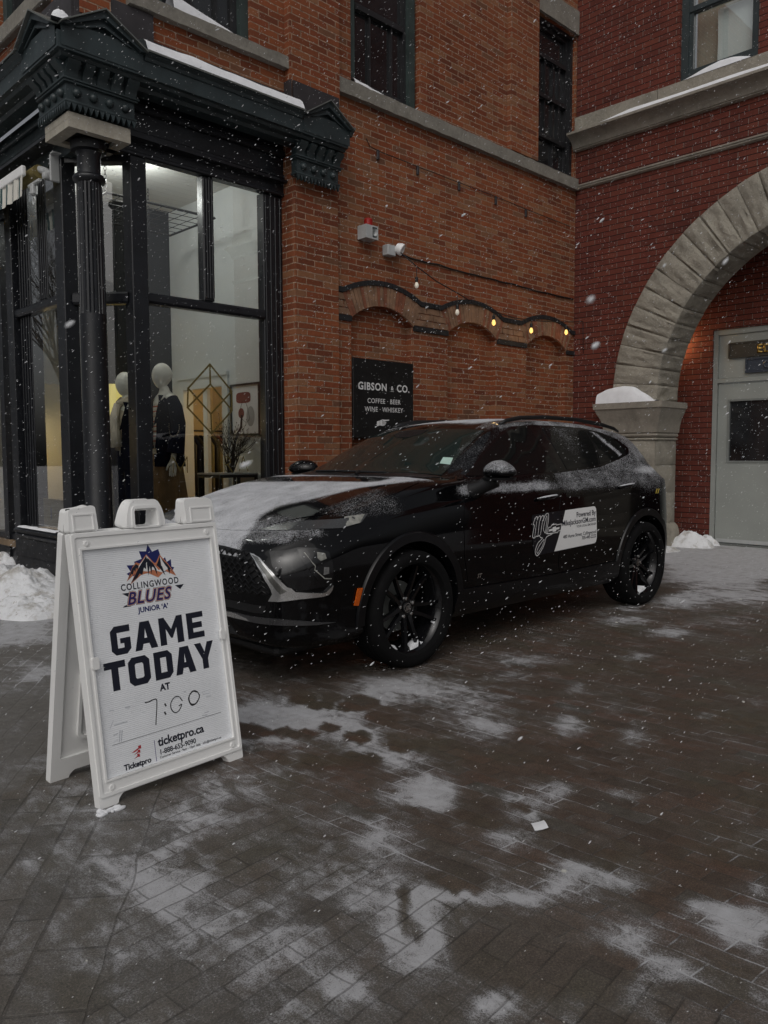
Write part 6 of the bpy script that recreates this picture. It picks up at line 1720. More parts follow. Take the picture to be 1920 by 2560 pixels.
def dust(x, y, z, nx, ny, nz):
    """how thickly fine dry snow lies at a point of the bodywork (0-1)"""
    v = 0.0
    if x < 1.25 and nz > 0.25:            # bonnet: white from the far edge to a diagonal, bare by the cowl
        yb = interp_b(x)
        e = smooth01(-0.05, 0.09, y-yb)
        bare = 0.9*smooth01(0.93, 1.02, x+0.10*y)*smooth01(1.20, 1.10, x+0.05*y)*smooth01(-0.55, -0.40, y)
        v = 0.84*e*(1-bare)
        if y > 0.35: v = max(v, 0.72*e*(1-.5*bare))
        v = max(v, 0.42*smooth01(-0.60, -0.68, y)*smooth01(0.3, 0.5, x)*smooth01(0.98, 0.8, x)*smooth01(0.86, 0.90, z))
        v = max(v, 0.50*smooth01(-0.30, -0.42, y)*smooth01(.40, .30, x)*smooth01(.78, .80, z))
    if x < 0.55 and z < 0.84:             # nose below the bonnet edge
        v = max(v, 0.56*smooth01(0.745, 0.775, z)*smooth01(0.50, 0.22, x)*smooth01(-.86,-.72,y))
    if x > 1.9 and nz > 0.8 and z > 1.36: # roof
        v = max(v, 0.92*smooth01(2.0, 2.25, x)*(1-0.6*smooth01(-0.30, -0.42, y)))
    if x > 1.9 and 1.40 < z and y < -0.42: v = max(v, 0.5 if x < 2.6 else 0.62)
    if 1.35 < x < 2.1 and y < -0.5 and z > 1.06 and nz > 0.2: v = max(v, 0.10)
    if y < -0.5:
        # ledge under the side glass, and the flank behind it
        led = smooth01(0.955, 0.985, z)*smooth01(1.05, 1.02, z)*smooth01(1.30, 1.42, x)
        v = max(v, 0.66*led*smooth01(2.6, 2.3, x), 0.50*led)
        v = max(v, 0.30*smooth01(.97, 1.0, z)*smooth01(1.2, 1.5, x)*smooth01(2.46, 2.40, x))
        v = max(v, 0.52*smooth01(2.42, 2.5, x)*smooth01(0.90, 0.99, z))
        v = max(v, 0.42*smooth01(3.2, 3.8, x)*smooth01(0.80, 0.90, z))
        v = max(v, 0.60*smooth01(3.45, 3.75, x)*smooth01(1.06, 1.2, z))
        v = max(v, 0.80*smooth01(3.3, 3.7, x)*smooth01(1.05, 1.08, z)*smooth01(1.16, 1.10, z))
    else:
        if 0.95 < z < 1.05: v = max(v, 0.4)
        if x > 3.4 and z > 1.0: v = max(v, 0.65)
    return v
interp_b = interp([(0.0, -0.55), (0.2, -0.43), (0.3, -0.36), (0.4, -0.345), (0.5, -0.42), (0.63, -0.50), (0.85, -0.575), (1.05, -0.74), (1.3, -0.8)])

def dust_attr(o, k=1.0, fn=None):
    me = o.data; me.update()
    nr = me.vertex_normals
    vals = [max(0.0, min(1.0, k*(fn or dust)(v.co.x, v.co.y, v.co.z, *nr[i].vector))) for i, v in enumerate(me.vertices)]
    me.attributes.new('dust', 'FLOAT', 'POINT').data.foreach_set('value', vals)

# ---- body shell with wheel openings
body_o = obj('body', car_body(), PAINT, car, smooth=True, local=True)
cut_b = B()
for wx in WX:
    for s in (-1, 1):
        y0, y1 = sorted((s*0.62, s*1.1))
        lathe(cut_b, [(0.385, 0), (0.385, y1-y0)], 40, Matrix.Translation((wx, y1, 0.345)) @ Matrix.Rotation(pi/2, 4, 'X'))
cut = obj('cut', cut_b, PAINT)
md = body_o.modifiers.new('b', 'BOOLEAN'); md.object = cut; md.operation = 'DIFFERENCE'; md.solver = 'EXACT'
cut.parent = car
dg = bpy.context.evaluated_depsgraph_get()
nm = bpy.data.meshes.new_from_object(body_o.evaluated_get(dg))
body_o.modifiers.clear(); old = body_o.data; body_o.data = nm; nm.name = 'body'
bpy.data.meshes.remove(old); cm = cut.data; bpy.data.objects.remove(cut); bpy.data.meshes.remove(cm)
nm.set_sharp_from_angle(angle=radians(50))
dust_attr(body_o)

def panel(name, pts, dirv, mat, off=0.003, thick=0.004, parent=None, step=0.035, ddust=None, holes=(), smooth=True):
    """a skin over the bodywork: pts (local 3-D) are outlined along dirv, cut into a fine grid and laid on the shell"""
    d = Vector(dirv).normalized()
    e1 = Vector((1, 0, 0)) if abs(d.z) > .9 else Vector((-d.y, d.x, 0)).normalized()
    e2 = Vector((0, 1, 0)) if abs(d.z) > .9 else Vector((0, 0, 1))
    lp = [[(Vector(p).dot(e1), Vector(p).dot(e2)) for p in q] for q in [pts]+list(holes)]
    bm = B(); poly_fill(bm, lp, lambda u, v: (u, v, 0))
    us = [p[0] for p in lp[0]]; vs_ = [p[1] for p in lp[0]]
    for lo, hi, ax in ((min(us), max(us), 0), (min(vs_), max(vs_), 1)):
        k = max(1, int((hi-lo)/step))
        for i in range(1, k):
            c_ = lo+(hi-lo)*i/k; co = (c_, 0, 0) if ax == 0 else (0, c_, 0); no = (1, 0, 0) if ax == 0 else (0, 1, 0)
            bmesh.ops.bisect_plane(bm, geom=bm.verts[:]+bm.edges[:]+bm.faces[:], plane_co=co, plane_no=no)
    bad = []; hn = {}
    for v in bm.verts:
        o0 = e1*v.co.x + e2*v.co.y - d*4.0 + (Vector((0, 0, 1.0)) if abs(d.z) > .9 else Vector((0, 0, 0)))
        l, n_, i, ds = BODY.ray_cast(o0, d)
        if l is None: bad.append(v); v.co = o0+d*4; continue
        v.co = l + n_*off; hn[v] = n_.copy()
    bmesh.ops.delete(bm, geom=bad, context='VERTS')
    bm.normal_update()
    if bm.faces:
        av = sum((f.normal for f in bm.faces), Vector())
        if av.dot(d) > 0: bmesh.ops.reverse_faces(bm, faces=bm.faces[:])
    if thick:
        bm.normal_update()
        r = bmesh.ops.extrude_face_region(bm, geom=bm.faces[:])
        nv = set(g for g in r['geom'] if isinstance(g, bmesh.types.BMVert))
        for v in bm.verts:
            if v not in nv and v in hn: v.co -= hn[v]*thick      # the old faces become the inside
        bmesh.ops.recalc_face_normals(bm, faces=bm.faces)
    o = obj(name, bm, mat, parent or car, smooth=50 if smooth else False, local=True)
    if ddust is not None: dust_attr(o, 1.0, ddust if callable(ddust) else None)
    return o
def mir(pts): return [(p[0], -p[1], p[2]) for p in pts]
SIDE = (0, 1, 0); FAR = (0, -1, 0); DIAG = (1, 1, 0); DOWN = (0, 0, -1); BACK = (1, 0, 0)
def both(name, pts, d, mat, **k):
    a = panel(name, pts, d, mat, **k)
    kk = dict(k)
    b = panel(name, mir(pts), (d[0], -d[1], d[2]), mat, **kk)
    return a, b
xz = lambda q: [(x, -.9, z) for x, z in q]

# ---- glass
def gd(x, y, z, *n): return 0.0
def rear_gd(x, y, z, *n):
    return 0.40*math.exp(-((x-2.86)/.24)**2-((z-1.30)/.13)**2) + 0.25*smooth01(1.36, 1.40, z)
dlo = xz([(1.44, 1.066), (1.70, 1.165), (1.95, 1.292), (2.12, 1.372), (2.28, 1.415), (2.50, 1.434), (2.80, 1.434), (3.20, 1.425), (3.45, 1.39), (3.60, 1.335), (3.66, 1.27), (3.60, 1.222), (3.42, 1.178), (3.10, 1.118), (2.55, 1.088), (2.0, 1.063)])
both('window_trim', dlo, SIDE, M['piano'], off=0.002, thick=0.0)
fwin = xz([(1.53, 1.084), (1.72, 1.164), (1.95, 1.277), (2.12, 1.355), (2.27, 1.398), (2.46, 1.413), (2.50, 1.24), (2.53, 1.098), (2.05, 1.080)])
rwin = xz([(2.66, 1.106), (2.63, 1.24), (2.62, 1.412), (2.95, 1.415), (3.20, 1.407), (3.16, 1.26), (3.10, 1.136)])
qwin = xz([(3.225, 1.403), (3.42, 1.375), (3.54, 1.325), (3.59, 1.265), (3.52, 1.222), (3.40, 1.188), (3.125, 1.142), (3.185, 1.26)])
both('side_window', fwin, SIDE, CGLASS, off=0.005, ddust=gd)
both('side_window', rwin, SIDE, CGLASS, off=0.005, ddust=rear_gd)
both('quarter_window', qwin, SIDE, CGLASS, off=0.005, ddust=lambda x, y, z, *n: 0.75*math.exp(-((x-3.36-(1.33-z)*.9)/.05)**2))
ws = [(1.26, 0, 0), (1.28, -.25, 0), (1.35, -.52, 0), (1.43, -.665, 0), (1.75, -.585, 0), (2.03, -.528, 0), (1.98, -.30, 0), (1.95, 0, 0), (1.98, .30, 0), (2.03, .528, 0), (1.75, .585, 0), (1.43, .665, 0), (1.35, .52, 0), (1.28, .25, 0)]
wso = panel('windscreen', ws, DOWN, WGLASS, off=0.004, ddust=lambda x, y, z, *n: 0.55*smooth01(.06, .0, abs(y+.64-(x-1.43)*.22))*smooth01(1.42, 1.5, x)*0.8, step=.05)
panel('rear_window', [(3.97, -.50, 0), (4.45, -.45, 0), (4.45, .45, 0), (3.97, .50, 0)], DOWN, CGLASS, off=0.004, ddust=lambda *a: 0.6)
panel('windscreen_sticker', [(1.602, -.528, 0), (1.627, -.592, 0), (1.559, -.625, 0), (1.530, -.560, 0)], DOWN, plain('pale_green_sticker', (0.40, 0.56, 0.50), .7), off=0.006, thick=0, parent=wso)
panel('mirror_housing', [(1.86, -.10, 0), (1.80, -.02, 0), (1.80, .10, 0), (1.86, .18, 0), (1.93, .18, 0), (1.93, -.10, 0)], DOWN, M['black'], off=0.006, thick=0, parent=wso)
bm = B()
tube(bm, [(1.245, -.35, 1.108), (1.255, .1, 1.112), (1.29, .40, 1.108)], .008, 6); tube(bm, [(1.20, -.12, 1.095), (1.245, -.1, 1.112)], .012, 6)
obj('wiper', bm, M['black'], car, local=True)
panel('cowl', [(1.19, 0, 0), (1.21, -.4, 0), (1.29, -.64, 0), (1.40, -.70, 0), (1.345, -.53, 0), (1.275, -.25, 0), (1.255, 0, 0), (1.275, .25, 0), (1.345, .53, 0), (1.40, .70, 0), (1.29, .64, 0), (1.21, .4, 0)], DOWN, CLAD, off=0.003, ddust=lambda x, y, z, *n: 0.35)

# ---- doors, bonnet
fdoor = xz([(1.41, .985), (1.40, .93), (1.375, .80), (1.375, .60), (1.42, .44), (1.50, .40), (2.36, .40), (2.40, .47), (2.40, .82), (2.455, .985), (2.44, 1.055), (2.0, 1.05), (1.47, 1.044)])
rdoor = xz([(2.452, 1.055), (2.467, .985), (2.412, .82), (2.412, .47), (2.43, .40), (3.12, .40), (3.22, .50), (3.30, .64), (3.42, .76), (3.50, .84), (3.52, .99), (3.44, 1.12), (3.10, 1.085), (2.6, 1.062)])
for pts in (fdoor, rdoor):
    for o in both('door', pts, SIDE, PAINT, off=0.0025, thick=0.0022, ddust=True):
        s = -1 if min(v.co.y for v in o.data.vertices) < 0 else 1
        x0 = 2.255 if pts is fdoor else 3.325
        z0 = .918 if pts is fdoor else .968
        hb = B()
        pts_ = [(x0-.105, s*.892, z0-.004), (x0-.06, s*.912, z0+.004), (x0+.03, s*.914, z0+.010), (x0+.10, s*.905, z0+.012), (x0+.115, s*.885, z0+.012)]
        tube(hb, pts_, [.012, .015, .016, .015, .011], 8)
        ho = obj('door_handle', hb, PAINT, o, smooth=True, local=True); dust_attr(ho, 1.0, lambda x, y, z, a, b, c: 0.95*smooth01(.35, .65, c))
panel('bonnet', [(.11, 0, 0), (.125, -.25, 0), (.165, -.46, 0), (.24, -.50, 0), (.31, -.585, 0), (.40, -.70, 0), (.52, -.775, 0), (.66, -.80, 0), (.9, -.79, 0), (1.12, -.76, 0), (1.22, -.68, 0), (1.19, -.40, 0), (1.175, 0, 0), (1.19, .40, 0), (1.22, .68, 0), (1.12, .76, 0), (.9, .79, 0), (.66, .80, 0), (.52, .775, 0), (.40, .70, 0), (.31, .585, 0), (.24, .50, 0), (.165, .46, 0), (.125, .25, 0)], DOWN, PAINT, off=0.0035, thick=0.003, ddust=True, step=.03)

# ---- lamps and front trim
drl = [(.165, -.462, .815), (.20, -.470, .826), (.286, -.524, .850), (.365, -.660, .870), (.483, -.790, .878), (.633, -.836, .902), (.563, -.856, .856), (.431, -.851, .833), (.311, -.794, .834), (.224, -.673, .825)]
a, b = both('daytime_lamp', drl, DIAG, DRLM, off=0.004, step=.02, ddust=lambda x, y, z, *n: .22)
panel('lamp_cell', [(.48, -.81, .885), (.60, -.84, .898), (.55, -.857, .853), (.455, -.852, .838)], DIAG, M['lens_white'], off=0.006, thick=0, parent=a)
cl = [(.168, -.805, .738), (.237, -.855, .736), (.278, -.879, .722), (.296, -.891, .698), (.307, -.895, .661), (.311, -.894, .564), (.262, -.887, .569), (.233, -.881, .581), (.192, -.867, .634), (.166, -.839, .687)]
pocket = [(.085, -.80, .735), (.17, -.80, .748), (.24, -.858, .745), (.30, -.892, .722), (.325, -.896, .66), (.325, -.896, .552), (.15, -.838, .532), (.10, -.81, .56), (.05, -.745, .66), (.045, -.72, .73)]
both('lamp_pocket', pocket, DIAG, M['piano'], off=0.003, step=.02)
ca, cb = both('headlamp', cl, DIAG, M['piano'], off=0.007, step=.02)
for o, s in ((ca, -1), (cb, 1)):
    for name, q, m_ in (('led_optic', [(.248, -.86, .722), (.282, -.88, .715), (.288, -.885, .690), (.262, -.870, .680), (.246, -.865, .695)], M['lens_white']),
                        ('led_optic', [(.268, -.885, .648), (.296, -.893, .645), (.296, -.892, .612), (.262, -.888, .608)], M['lens']),
                        ('light_guide', [(.190, -.826, .722), (.196, -.83, .722), (.226, -.867, .655), (.220, -.868, .636), (.245, -.880, .612), (.268, -.889, .586), (.31, -.8945, .582), (.31, -.8945, .588), (.270, -.889, .592), (.247, -.880, .617), (.226, -.869, .640), (.232, -.868, .657)], M['lens_white'])):
        panel(name, q if s < 0 else mir(q), DIAG if s < 0 else (1, -1, 0), m_, off=0.0095, thick=0, parent=o, step=.01)
wing = [(.026, -.600, .712), (.031, -.629, .708), (.035, -.673, .691), (.048, -.748, .634), (.097, -.807, .556), (.113, -.819, .550), (.129, -.829, .530), (.254, -.883, .516), (.277, -.887, .518), (.318, -.895, .550), (.312, -.892, .525), (.292, -.888, .502), (.258, -.882, .497), (.151, -.840, .493), (.068, -.776, .482), (.035, -.735, .483), (.046, -.753, .520), (.043, -.748, .543), (.022, -.699, .629), (.020, -.653, .675)]
both('chrome_wing', wing, DIAG, M['chrome'], off=0.016, thick=0.014, step=.012)
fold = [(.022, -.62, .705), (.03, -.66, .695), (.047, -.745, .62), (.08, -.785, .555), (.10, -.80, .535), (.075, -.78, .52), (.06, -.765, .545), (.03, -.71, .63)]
both('chrome_fold', fold, DIAG, plain('shaded_satin_metal', (0.35, 0.35, 0.33), 0.25, metal=1.0), off=0.019, thick=0.003, step=.02)  # darker tone of the folded wing: reflected shade put into the colour
gr = [(.0, -.62, .715), (.0, -.745, .56), (.0, -.735, .515), (0, -.35, .50), (0, .35, .50), (0, .735, .515), (0, .745, .56), (0, .62, .715), (0, .35, .735), (0, -.35, .735)]
go = panel('grille', gr, BACK, M['black'], off=0.002, step=.04)
gm = B()
def on_front(y, z, off):
    l, n_, i, ds = BODY.ray_cast(Vector((-3, y, z)), Vector((1, 0, 0)))
    return l+n_*off if l else None
row = 0; z = .525
while z < .725:
    hw = .735 if z < .56 else .745-(z-.56)*.8
    pts = []; y = -hw; k = 0
    while y < hw:
        p = on_front(y, z+(.011 if k % 2 else -.011), .008+(.006 if k % 2 else 0))
        if p: pts.append(p)
        y += .026; k += 1
    if len(pts) > 2: tube(gm, pts, .0042, 5)
    z += .026; row += 1
obj('grille_mesh', gm, M['rim'], go, smooth=True, local=True)
low = [(0, -.60, .40), (0, -.70, .44), (0, -.70, .465), (0, .70, .465), (0, .70, .44), (0, .60, .40), (0, .0, .375)]
panel('lower_intake', [(0, -.70, .415), (0, -.72, .455), (0, .72, .455), (0, .70, .415)], BACK, M['black'], off=.002)
lip = [(0, 0, .395), (-.001, -.30, .397), (-.001, -.599, .395), (.013, -.681, .395), (.056, -.756, .392), (.156, -.832, .378), (.348, -.881, .349), (.243, -.866, .350), (.048, -.741, .360), (-.001, -.598, .367), (-.001, -.3, .365), (0, 0, .365)]
both('bumper_blade', lip, DIAG, plain('dark_silver_blade', (0.10, 0.10, 0.105), .3, metal=.7), off=.010, thick=.009, step=.03)
panel('skid_plate', [(0, -.50, .393), (0, -.60, .378), (0, -.62, .368), (0, .62, .368), (0, .60, .378), (0, .50, .393)], BACK, M['chrome'], off=.012, thick=.006)
bm = B(); box(bm, .10, .5, -.70, .70, .17, .23, .02); obj('front_spoiler', bm, M['black'], car, local=True)
both('side_reflector', [(.487, -.9, .513), (.522, -.9, .512), (.497, -.9, .418), (.468, -.9, .423)], SIDE, M['amber'], off=.012, thick=.008, step=.02)
tl = [(4.22, -.80, 1.035), (4.42, -.70, 1.03), (4.58, -.62, .99), (4.585, -.62, .92), (4.45, -.69, .935), (4.30, -.76, .97)]
both('tail_lamp', tl, (-.45, .9, 0), M['tail'], off=.008, thick=.006, step=.03)
both('rear_reflector', [(4.36, -.72, .60), (4.40, -.70, .60), (4.40, -.70, .48), (4.36, -.72, .48)], (-.45, .9, 0), M['tail'], off=.006, thick=.004)

# ---- cladding: wheel arches and sills
for s in (-1, 1):
    for wx in WX:
        ab_ = B()
        n = 40; rings = []
        for i in range(n+1):
            an = -.12+(pi+.24)*i/n
            r1, r2 = .384, .442
            row_ = []
            for r, out in ((r1, -.05), (r1, .012), (r2-.008, .014), (r2, .004), (r2, -.02)):
                x, z = wx+r*cos(an), .345+r*sin(an)
                rr_ = min(r, r2-.004); l, n_, _, _ = BODY.ray_cast(Vector((wx+rr_*cos(an), s*3, max(.26, .345+rr_*sin(an)))), Vector((0, -s, 0)))
                y = (l.y if l else s*.88)
                row_.append(ab_.verts.new((x, y+s*out, z)))
            rings.append(row_)
        for a, b in zip(rings, rings[1:]):
            for j in range(4): ab_.faces.new((a[j], b[j], b[j+1], a[j+1]))
        bmesh.ops.recalc_face_normals(ab_, faces=ab_.faces)
        o = obj('wheel_arch', ab_, CLAD, car, smooth=40, local=True); dust_attr(o, 1.0, lambda *a: 0.0)
both('sill_cladding', xz([(1.33, .40), (1.30, .30), (1.32, .235), (3.22, .235), (3.25, .30), (3.22, .40), (2.4, .385)]), SIDE, CLAD, off=.014, thick=.012, ddust=gd)
for s in (-1, 1):
    rl = B()
    pts = [(2.20, s*.53, 1.435), (2.28, s*.528, 1.462), (2.45, s*.522, 1.486), (2.8, s*.518, 1.500), (3.2, s*.518, 1.494), (3.6, s*.512, 1.464), (3.80, s*.508, 1.436), (3.88, s*.505, 1.412)]
    tube(rl, pts, [.012, .015, .016, .016, .016, .016, .014, .010], 8)
    pr = B()
    obj('roof_rail', rl, M['black'], car, smooth=True, local=True); pr.free()
    # mirror
    mx_ = 1.57 if s < 0 else 1.68
    mb = B()
    bmesh.ops.create_uvsphere(mb, u_segments=28, v_segments=18, radius=1)
    for v in mb.verts:
        x, y, z = v.co
        x2 = x*(.105 if x < 0 else .07)
        v.co = Vector((mx_+x2-y*.025, s*(1.02+y*.128), 1.108+z*(.078 if z > 0 else .045)*(1-.25*max(0, y))))
    bmesh.ops.recalc_face_normals(mb, faces=mb.faces)
    mo = obj('door_mirror', mb, PAINT, car, smooth=True, local=True)
    dust_attr(mo, 1.0, lambda x, y, z, a, b, c: (0.62 if y < 0 else 0.22)*smooth01(1.095, 1.135, z))
    st = B()
    tube(st, [(mx_-.05, s*.84, .995), (mx_-.035, s*.90, 1.02), (mx_, s*.98, 1.07)], [.055, .045, .055], 10)
    lathe(st, [(.001, -.006), (.07, -.002), (.075, .012)], 24, Matrix.Translation((mx_-.012, s*1.02, 1.068)) @ Matrix.Diagonal((1.15, 1.55, 1, 1)))
    obj('mirror_stalk', st, M['black'], mo, smooth=40, local=True)

# ---- wheels
def make_wheel():
    rim = B()
    Mx = Matrix.Rotation(pi/2, 4, 'X')         # lathe axis z -> -y (outer side is local z+ -> -y)
    lathe(rim, [(.248, -.10), (.252, .060), (.268, .066), (.272, .075), (.266, .079), (.259, .074), (.248, .058), (.231, .02), (.216, -.08)], 48, Mx, cap=False)
    lathe(rim, [(.0, .030), (.045, .034), (.062, .026), (.07, -.01), (.07, -.05)], 24, Mx, cap=False)
    for k in range(5):
        a0 = radians(52)+2*pi*k/5
        for s in (-1, 1):
            R = Mx @ Matrix.Rotation(a0, 4, 'Z')
            w0, w1 = .010, .013
            pr = [((.04, s*.020), .018, .034), ((.13, s*.030), .014, .046), ((.20, s*.046), .013, .056), ((.259, s*.062), .016, .064)]
            ra = []
            for (r, t_), hw, h in pr:
                ra.append([rim.verts.new(R @ Vector((r, t_-hw, h-.026))), rim.verts.new(R @ Vector((r, t_-hw*.75, h-.004))), rim.verts.new(R @ Vector((r, t_+hw*.75, h))), rim.verts.new(R @ Vector((r, t_+hw, h-.026)))])
            for a, b in zip(ra, ra[1:]):
                for j in range(3): rim.faces.new((a[j], b[j], b[j+1], a[j+1]))
    bmesh.ops.recalc_face_normals(rim, faces=rim.faces)
    w = obj('wheel', rim, M['rim'], car, smooth=30, local=True)
    ty = B()
    prof_ = [(.252, -.10), (.266, -.112), (.293, -.121), (.318, -.116), (.330, -.104), (.337, -.085)]
    prof_ += [(.338, -.05), (.334, -.047), (.334, -.040), (.338, -.037), (.338, -.004), (.334, -.002), (.334, .002), (.338, .004), (.338, .037), (.334, .040), (.334, .047), (.338, .05)]
    prof_ += [(.337, .085), (.330, .104), (.318, .116), (.293, .121), (.266, .112), (.256, .085)]
    lathe(ty, prof_, 64, Mx, cap=False)
    obj('tyre', ty, M['rubber'], w, smooth=40, local=True)
    bk = B(); lathe(bk, [(.0, -.06), (.15, -.058), (.15, -.045), (.0, -.044)], 32, Mx); obj('brake_disc', bk, M['steel_edge'], w, smooth=30, local=True)
    hc = B(); lathe(hc, [(.030, .030), (.030, .040), (.026, .043), (.0, .044)], 24, Mx); ho = obj('hub_cap', hc, M['black'], w, smooth=30, local=True)
    em = B()
    for i in (-1, 0, 1):
        q = [(-.006+i*.010, -.013), (-.001+i*.010, -.016), (.008+i*.010, .010), (.003+i*.010, .014)]
        em.faces.new([em.verts.new(Mx @ Vector((u, v, .0455))) for u, v in q])
    for i in range(20):
        b0, b1 = 2*pi*i/20, 2*pi*(i+1)/20
        em.faces.new([em.verts.new(Mx @ Vector((r*cos(b), r*sin(b), .0455))) for r, b in ((.024, b0), (.027, b0), (.027, b1), (.024, b1))])
    obj('hub_emblem', em, M['chrome'], ho, local=True)
    for k in range(5):
        a = 2*pi*k/5+.3
        nb_ = B(); lathe(nb_, [(.011, .028), (.010, .040), (.0, .042)], 6, Mx @ Matrix.Translation((.054*cos(a), .054*sin(a), 0))); obj('lug_nut', nb_, M['chrome'], w, local=True)
    sn = B()
    return w
def dup_part(o, parent):
    c = o.copy(); C.objects.link(c); c.parent = parent
    for ch in list(o.children): dup_part(ch, c)
    return c
w0 = make_wheel()
for i, (wx, s) in enumerate([(WX[0], -1), (WX[1], -1), (WX[0], 1), (WX[1], 1)]):
    w = w0 if i == 0 else dup_part(w0, car)
    w.location = (wx, s*.80, WR); w.rotation_euler = (0, [.15, .9, .4, 1.3][i]*s, 0 if s < 0 else pi)
# snow caught in the lower half of the two near rims
for wx, seeds in ((WX[0], 1), (WX[1], 2)):
    n = 22
    for a0, a1, r, wd in ((-2.25, -1.95, .215, .022), (-1.55, -1.05, .205, .05), (-.55, -.40, .22, .02)):
        ra = []; sb_ = B()
        for i in range(n+1):
            an = a0+(a1-a0)*i/n; k = sin(pi*i/n)*wd*(.7+.5*noise.noise(Vector((i*.5, seeds, a0))))
            ra.append([sb_.verts.new((wx+rr_*cos(an), y, WR+rr_*sin(an))) for rr_, y in ((.250, -.80-.058), (.250-k, -.80-.056), (.250-k, -.80-.01), (.250, -.80+.03))])
        for a, b in zip(ra, ra[1:]):
            for j in range(3): sb_.faces.new((a[j], b[j], b[j+1], a[j+1]))
        bmesh.ops.recalc_face_normals(sb_, faces=sb_.faces)
        obj('packed_snow', sb_, M['snow'], car, smooth=True, local=True)
ub = B(); box(ub, .5, 3.95, -.72, .72, .22, .34); obj('underbody', ub, M['black'], car, local=True)

# ---- dealer magnet across the two near doors
def surf_map(bm, f3, off):
    for v in bm.verts:
        u, w_ = v.co.x, v.co.y
        x, z = f3(u, w_)
        l, n_, _, _ = BODY.ray_cast(Vector((x, -3, z)), Vector((0, 1, 0)))
        v.co = l + n_*off
mg = xz([(2.090, .815), (2.85, .838), (2.872, .836), (2.886, .82), (2.888, .60), (2.880, .572), (2.862, .563), (2.11, .538), (2.085, .60), (2.08, .79)])
mo = panel('door_magnet', mg, SIDE, plain('navy_black_magnet', (0.004, 0.0045, 0.008), .35), off=.0062, thick=.002, step=.04)
panel('magnet_panel', xz([(2.481, .8262), (2.85, .8365), (2.870, .834), (2.884, .818), (2.886, .602), (2.878, .574), (2.860, .565), (2.339, .548)]), SIDE, M['ink_white'], off=.0068, thick=0, parent=mo, step=.04)
mt_ = B()
def mtext(s, size, xr, z, bold, sh=0.025):
    tb = text_bm(s, size, 'RIGHT', bold)
    surf_map(tb, lambda u, v: (xr+u, z+v+(u)*sh), .0076)
    return tb
for k, (s, sz, z, bd_) in enumerate((('Powered By', .052, .775, .0010), ('MikeJacksonGM.com', .052, .729, .0010), ('YOUR LOCAL GM DEALER', .022, .702, .0003), ('480 Hume Street, Collingwood', .034, .640, .0004), ('705-445-2222', .034, .609, .0006))):
    tb = mtext(s, sz, 2.874, z, bd_)
    obj('magnet_lettering', tb, M['ink_navy'], mo, local=True)
# looped monogram outline and the cross-shaped badge beside it
lg = B()
px2 = lambda px, py: (2.073+(px-200)/640*.408*(1+0.00008*(px-200)), .817-(py-805)*.000385+(px-200)*.0000 )
def stroke(pts, r=.0048, closed=False, n=5):
    P_ = [px2(*p) for p in pts]; out = []
    m_ = len(P_)
    for i in range(m_ if closed else m_-1):
        p0, p1, p2, p3 = (P_[(i-1) % m_] if closed or i > 0 else P_[0]), P_[i], P_[(i+1) % m_], (P_[(i+2) % m_] if closed or i+2 < m_ else P_[-1])
        for k in range(n):
            t_ = k/n
            out.append(tuple(.5*((2*b)+(-a+c)*t_+(2*a-5*b+4*c-d_)*t_*t_+(-a+3*b-3*c+d_)*t_**3) for a, b, c, d_ in zip(p0, p1, p2, p3)))
    out.append(P_[0] if closed else P_[-1])
    q = []
    for x, z in out:
        l, n_, _, _ = BODY.ray_cast(Vector((x, -3, z)), Vector((0, 1, 0))); q.append(l+n_*.0085)
    for a, b in zip(q, q[1:]):
        d_ = (b-a)
        if d_.length < 1e-5: continue
        e = d_.normalized()*r*.4; s_ = Vector((d_.z, 0, -d_.x)).normalized()*r*.5
        lg.faces.new([lg.verts.new(v) for v in (a-e+s_, b+e+s_, b+e-s_, a-e-s_)])
K = [(222, 975), (245, 905), (280, 850), (300, 860), (296, 905), (312, 870), (345, 840), (360, 860), (345, 920), (372, 860), (402, 838), (415, 862), (400, 930), (432, 850), (480, 806), (502, 830), (498, 900), (470, 1060), (452, 1160), (540, 1165), (545, 1185), (450, 1225), (420, 1330), (370, 1440), (300, 1530), (262, 1490), (258, 1420), (300, 1310), (380, 1235), (345, 1220), (325, 1180), (300, 1190), (270, 1185), (240, 1210), (208, 1200), (205, 1150), (225, 1060), (240, 990)]
stroke(K, closed=True)
for q in ([(240, 1190), (262, 1060), (285, 930)], [(298, 1180), (315, 1050), (335, 930)], [(345, 1170), (365, 1050), (392, 920)], [(430, 1150), (400, 1080), (425, 960), (470, 850), (468, 930), (430, 1150)], [(300, 1490), (285, 1450), (330, 1350), (410, 1260), (380, 1370), (310, 1480), (300, 1490)]): stroke(q, .0042)
X_ = [(470, 1160), (492, 1060), (538, 1052), (545, 1025), (630, 1010), (633, 1030), (725, 1020), (712, 1135), (660, 1143), (655, 1165), (480, 1170)]
def flat(pts, off=.0085):
    q = []
    for p in pts:
        x, z = px2(*p); l, n_, _, _ = BODY.ray_cast(Vector((x, -3, z)), Vector((0, 1, 0))); q.append(l+n_*off)
    a, _ = poly_fill(lg, [[(v.x, v.z) for v in q]], lambda u, v: (u, q[0].y, v))
for a, b in zip(X_, X_[1:]+X_[:1]): stroke([a, b], .0046, n=1)
flat([(500, 1095), (560, 1086), (566, 1062), (625, 1054), (622, 1078), (690, 1070), (682, 1108), (630, 1114), (628, 1142), (570, 1148), (572, 1122), (496, 1130)])
obj('magnet_monogram', lg, M['ink_white'], mo, local=True)
tb = text_bm('ST', .040, 'CENTER', .0006, .25)
surf_map(tb, lambda u, v: (1.525+u, .452+v), .004)
obj('door_badge', tb, M['chrome'], car, local=True)
ys_ = B()  # two yellow slashes: a reflection on the flank, put into the colour
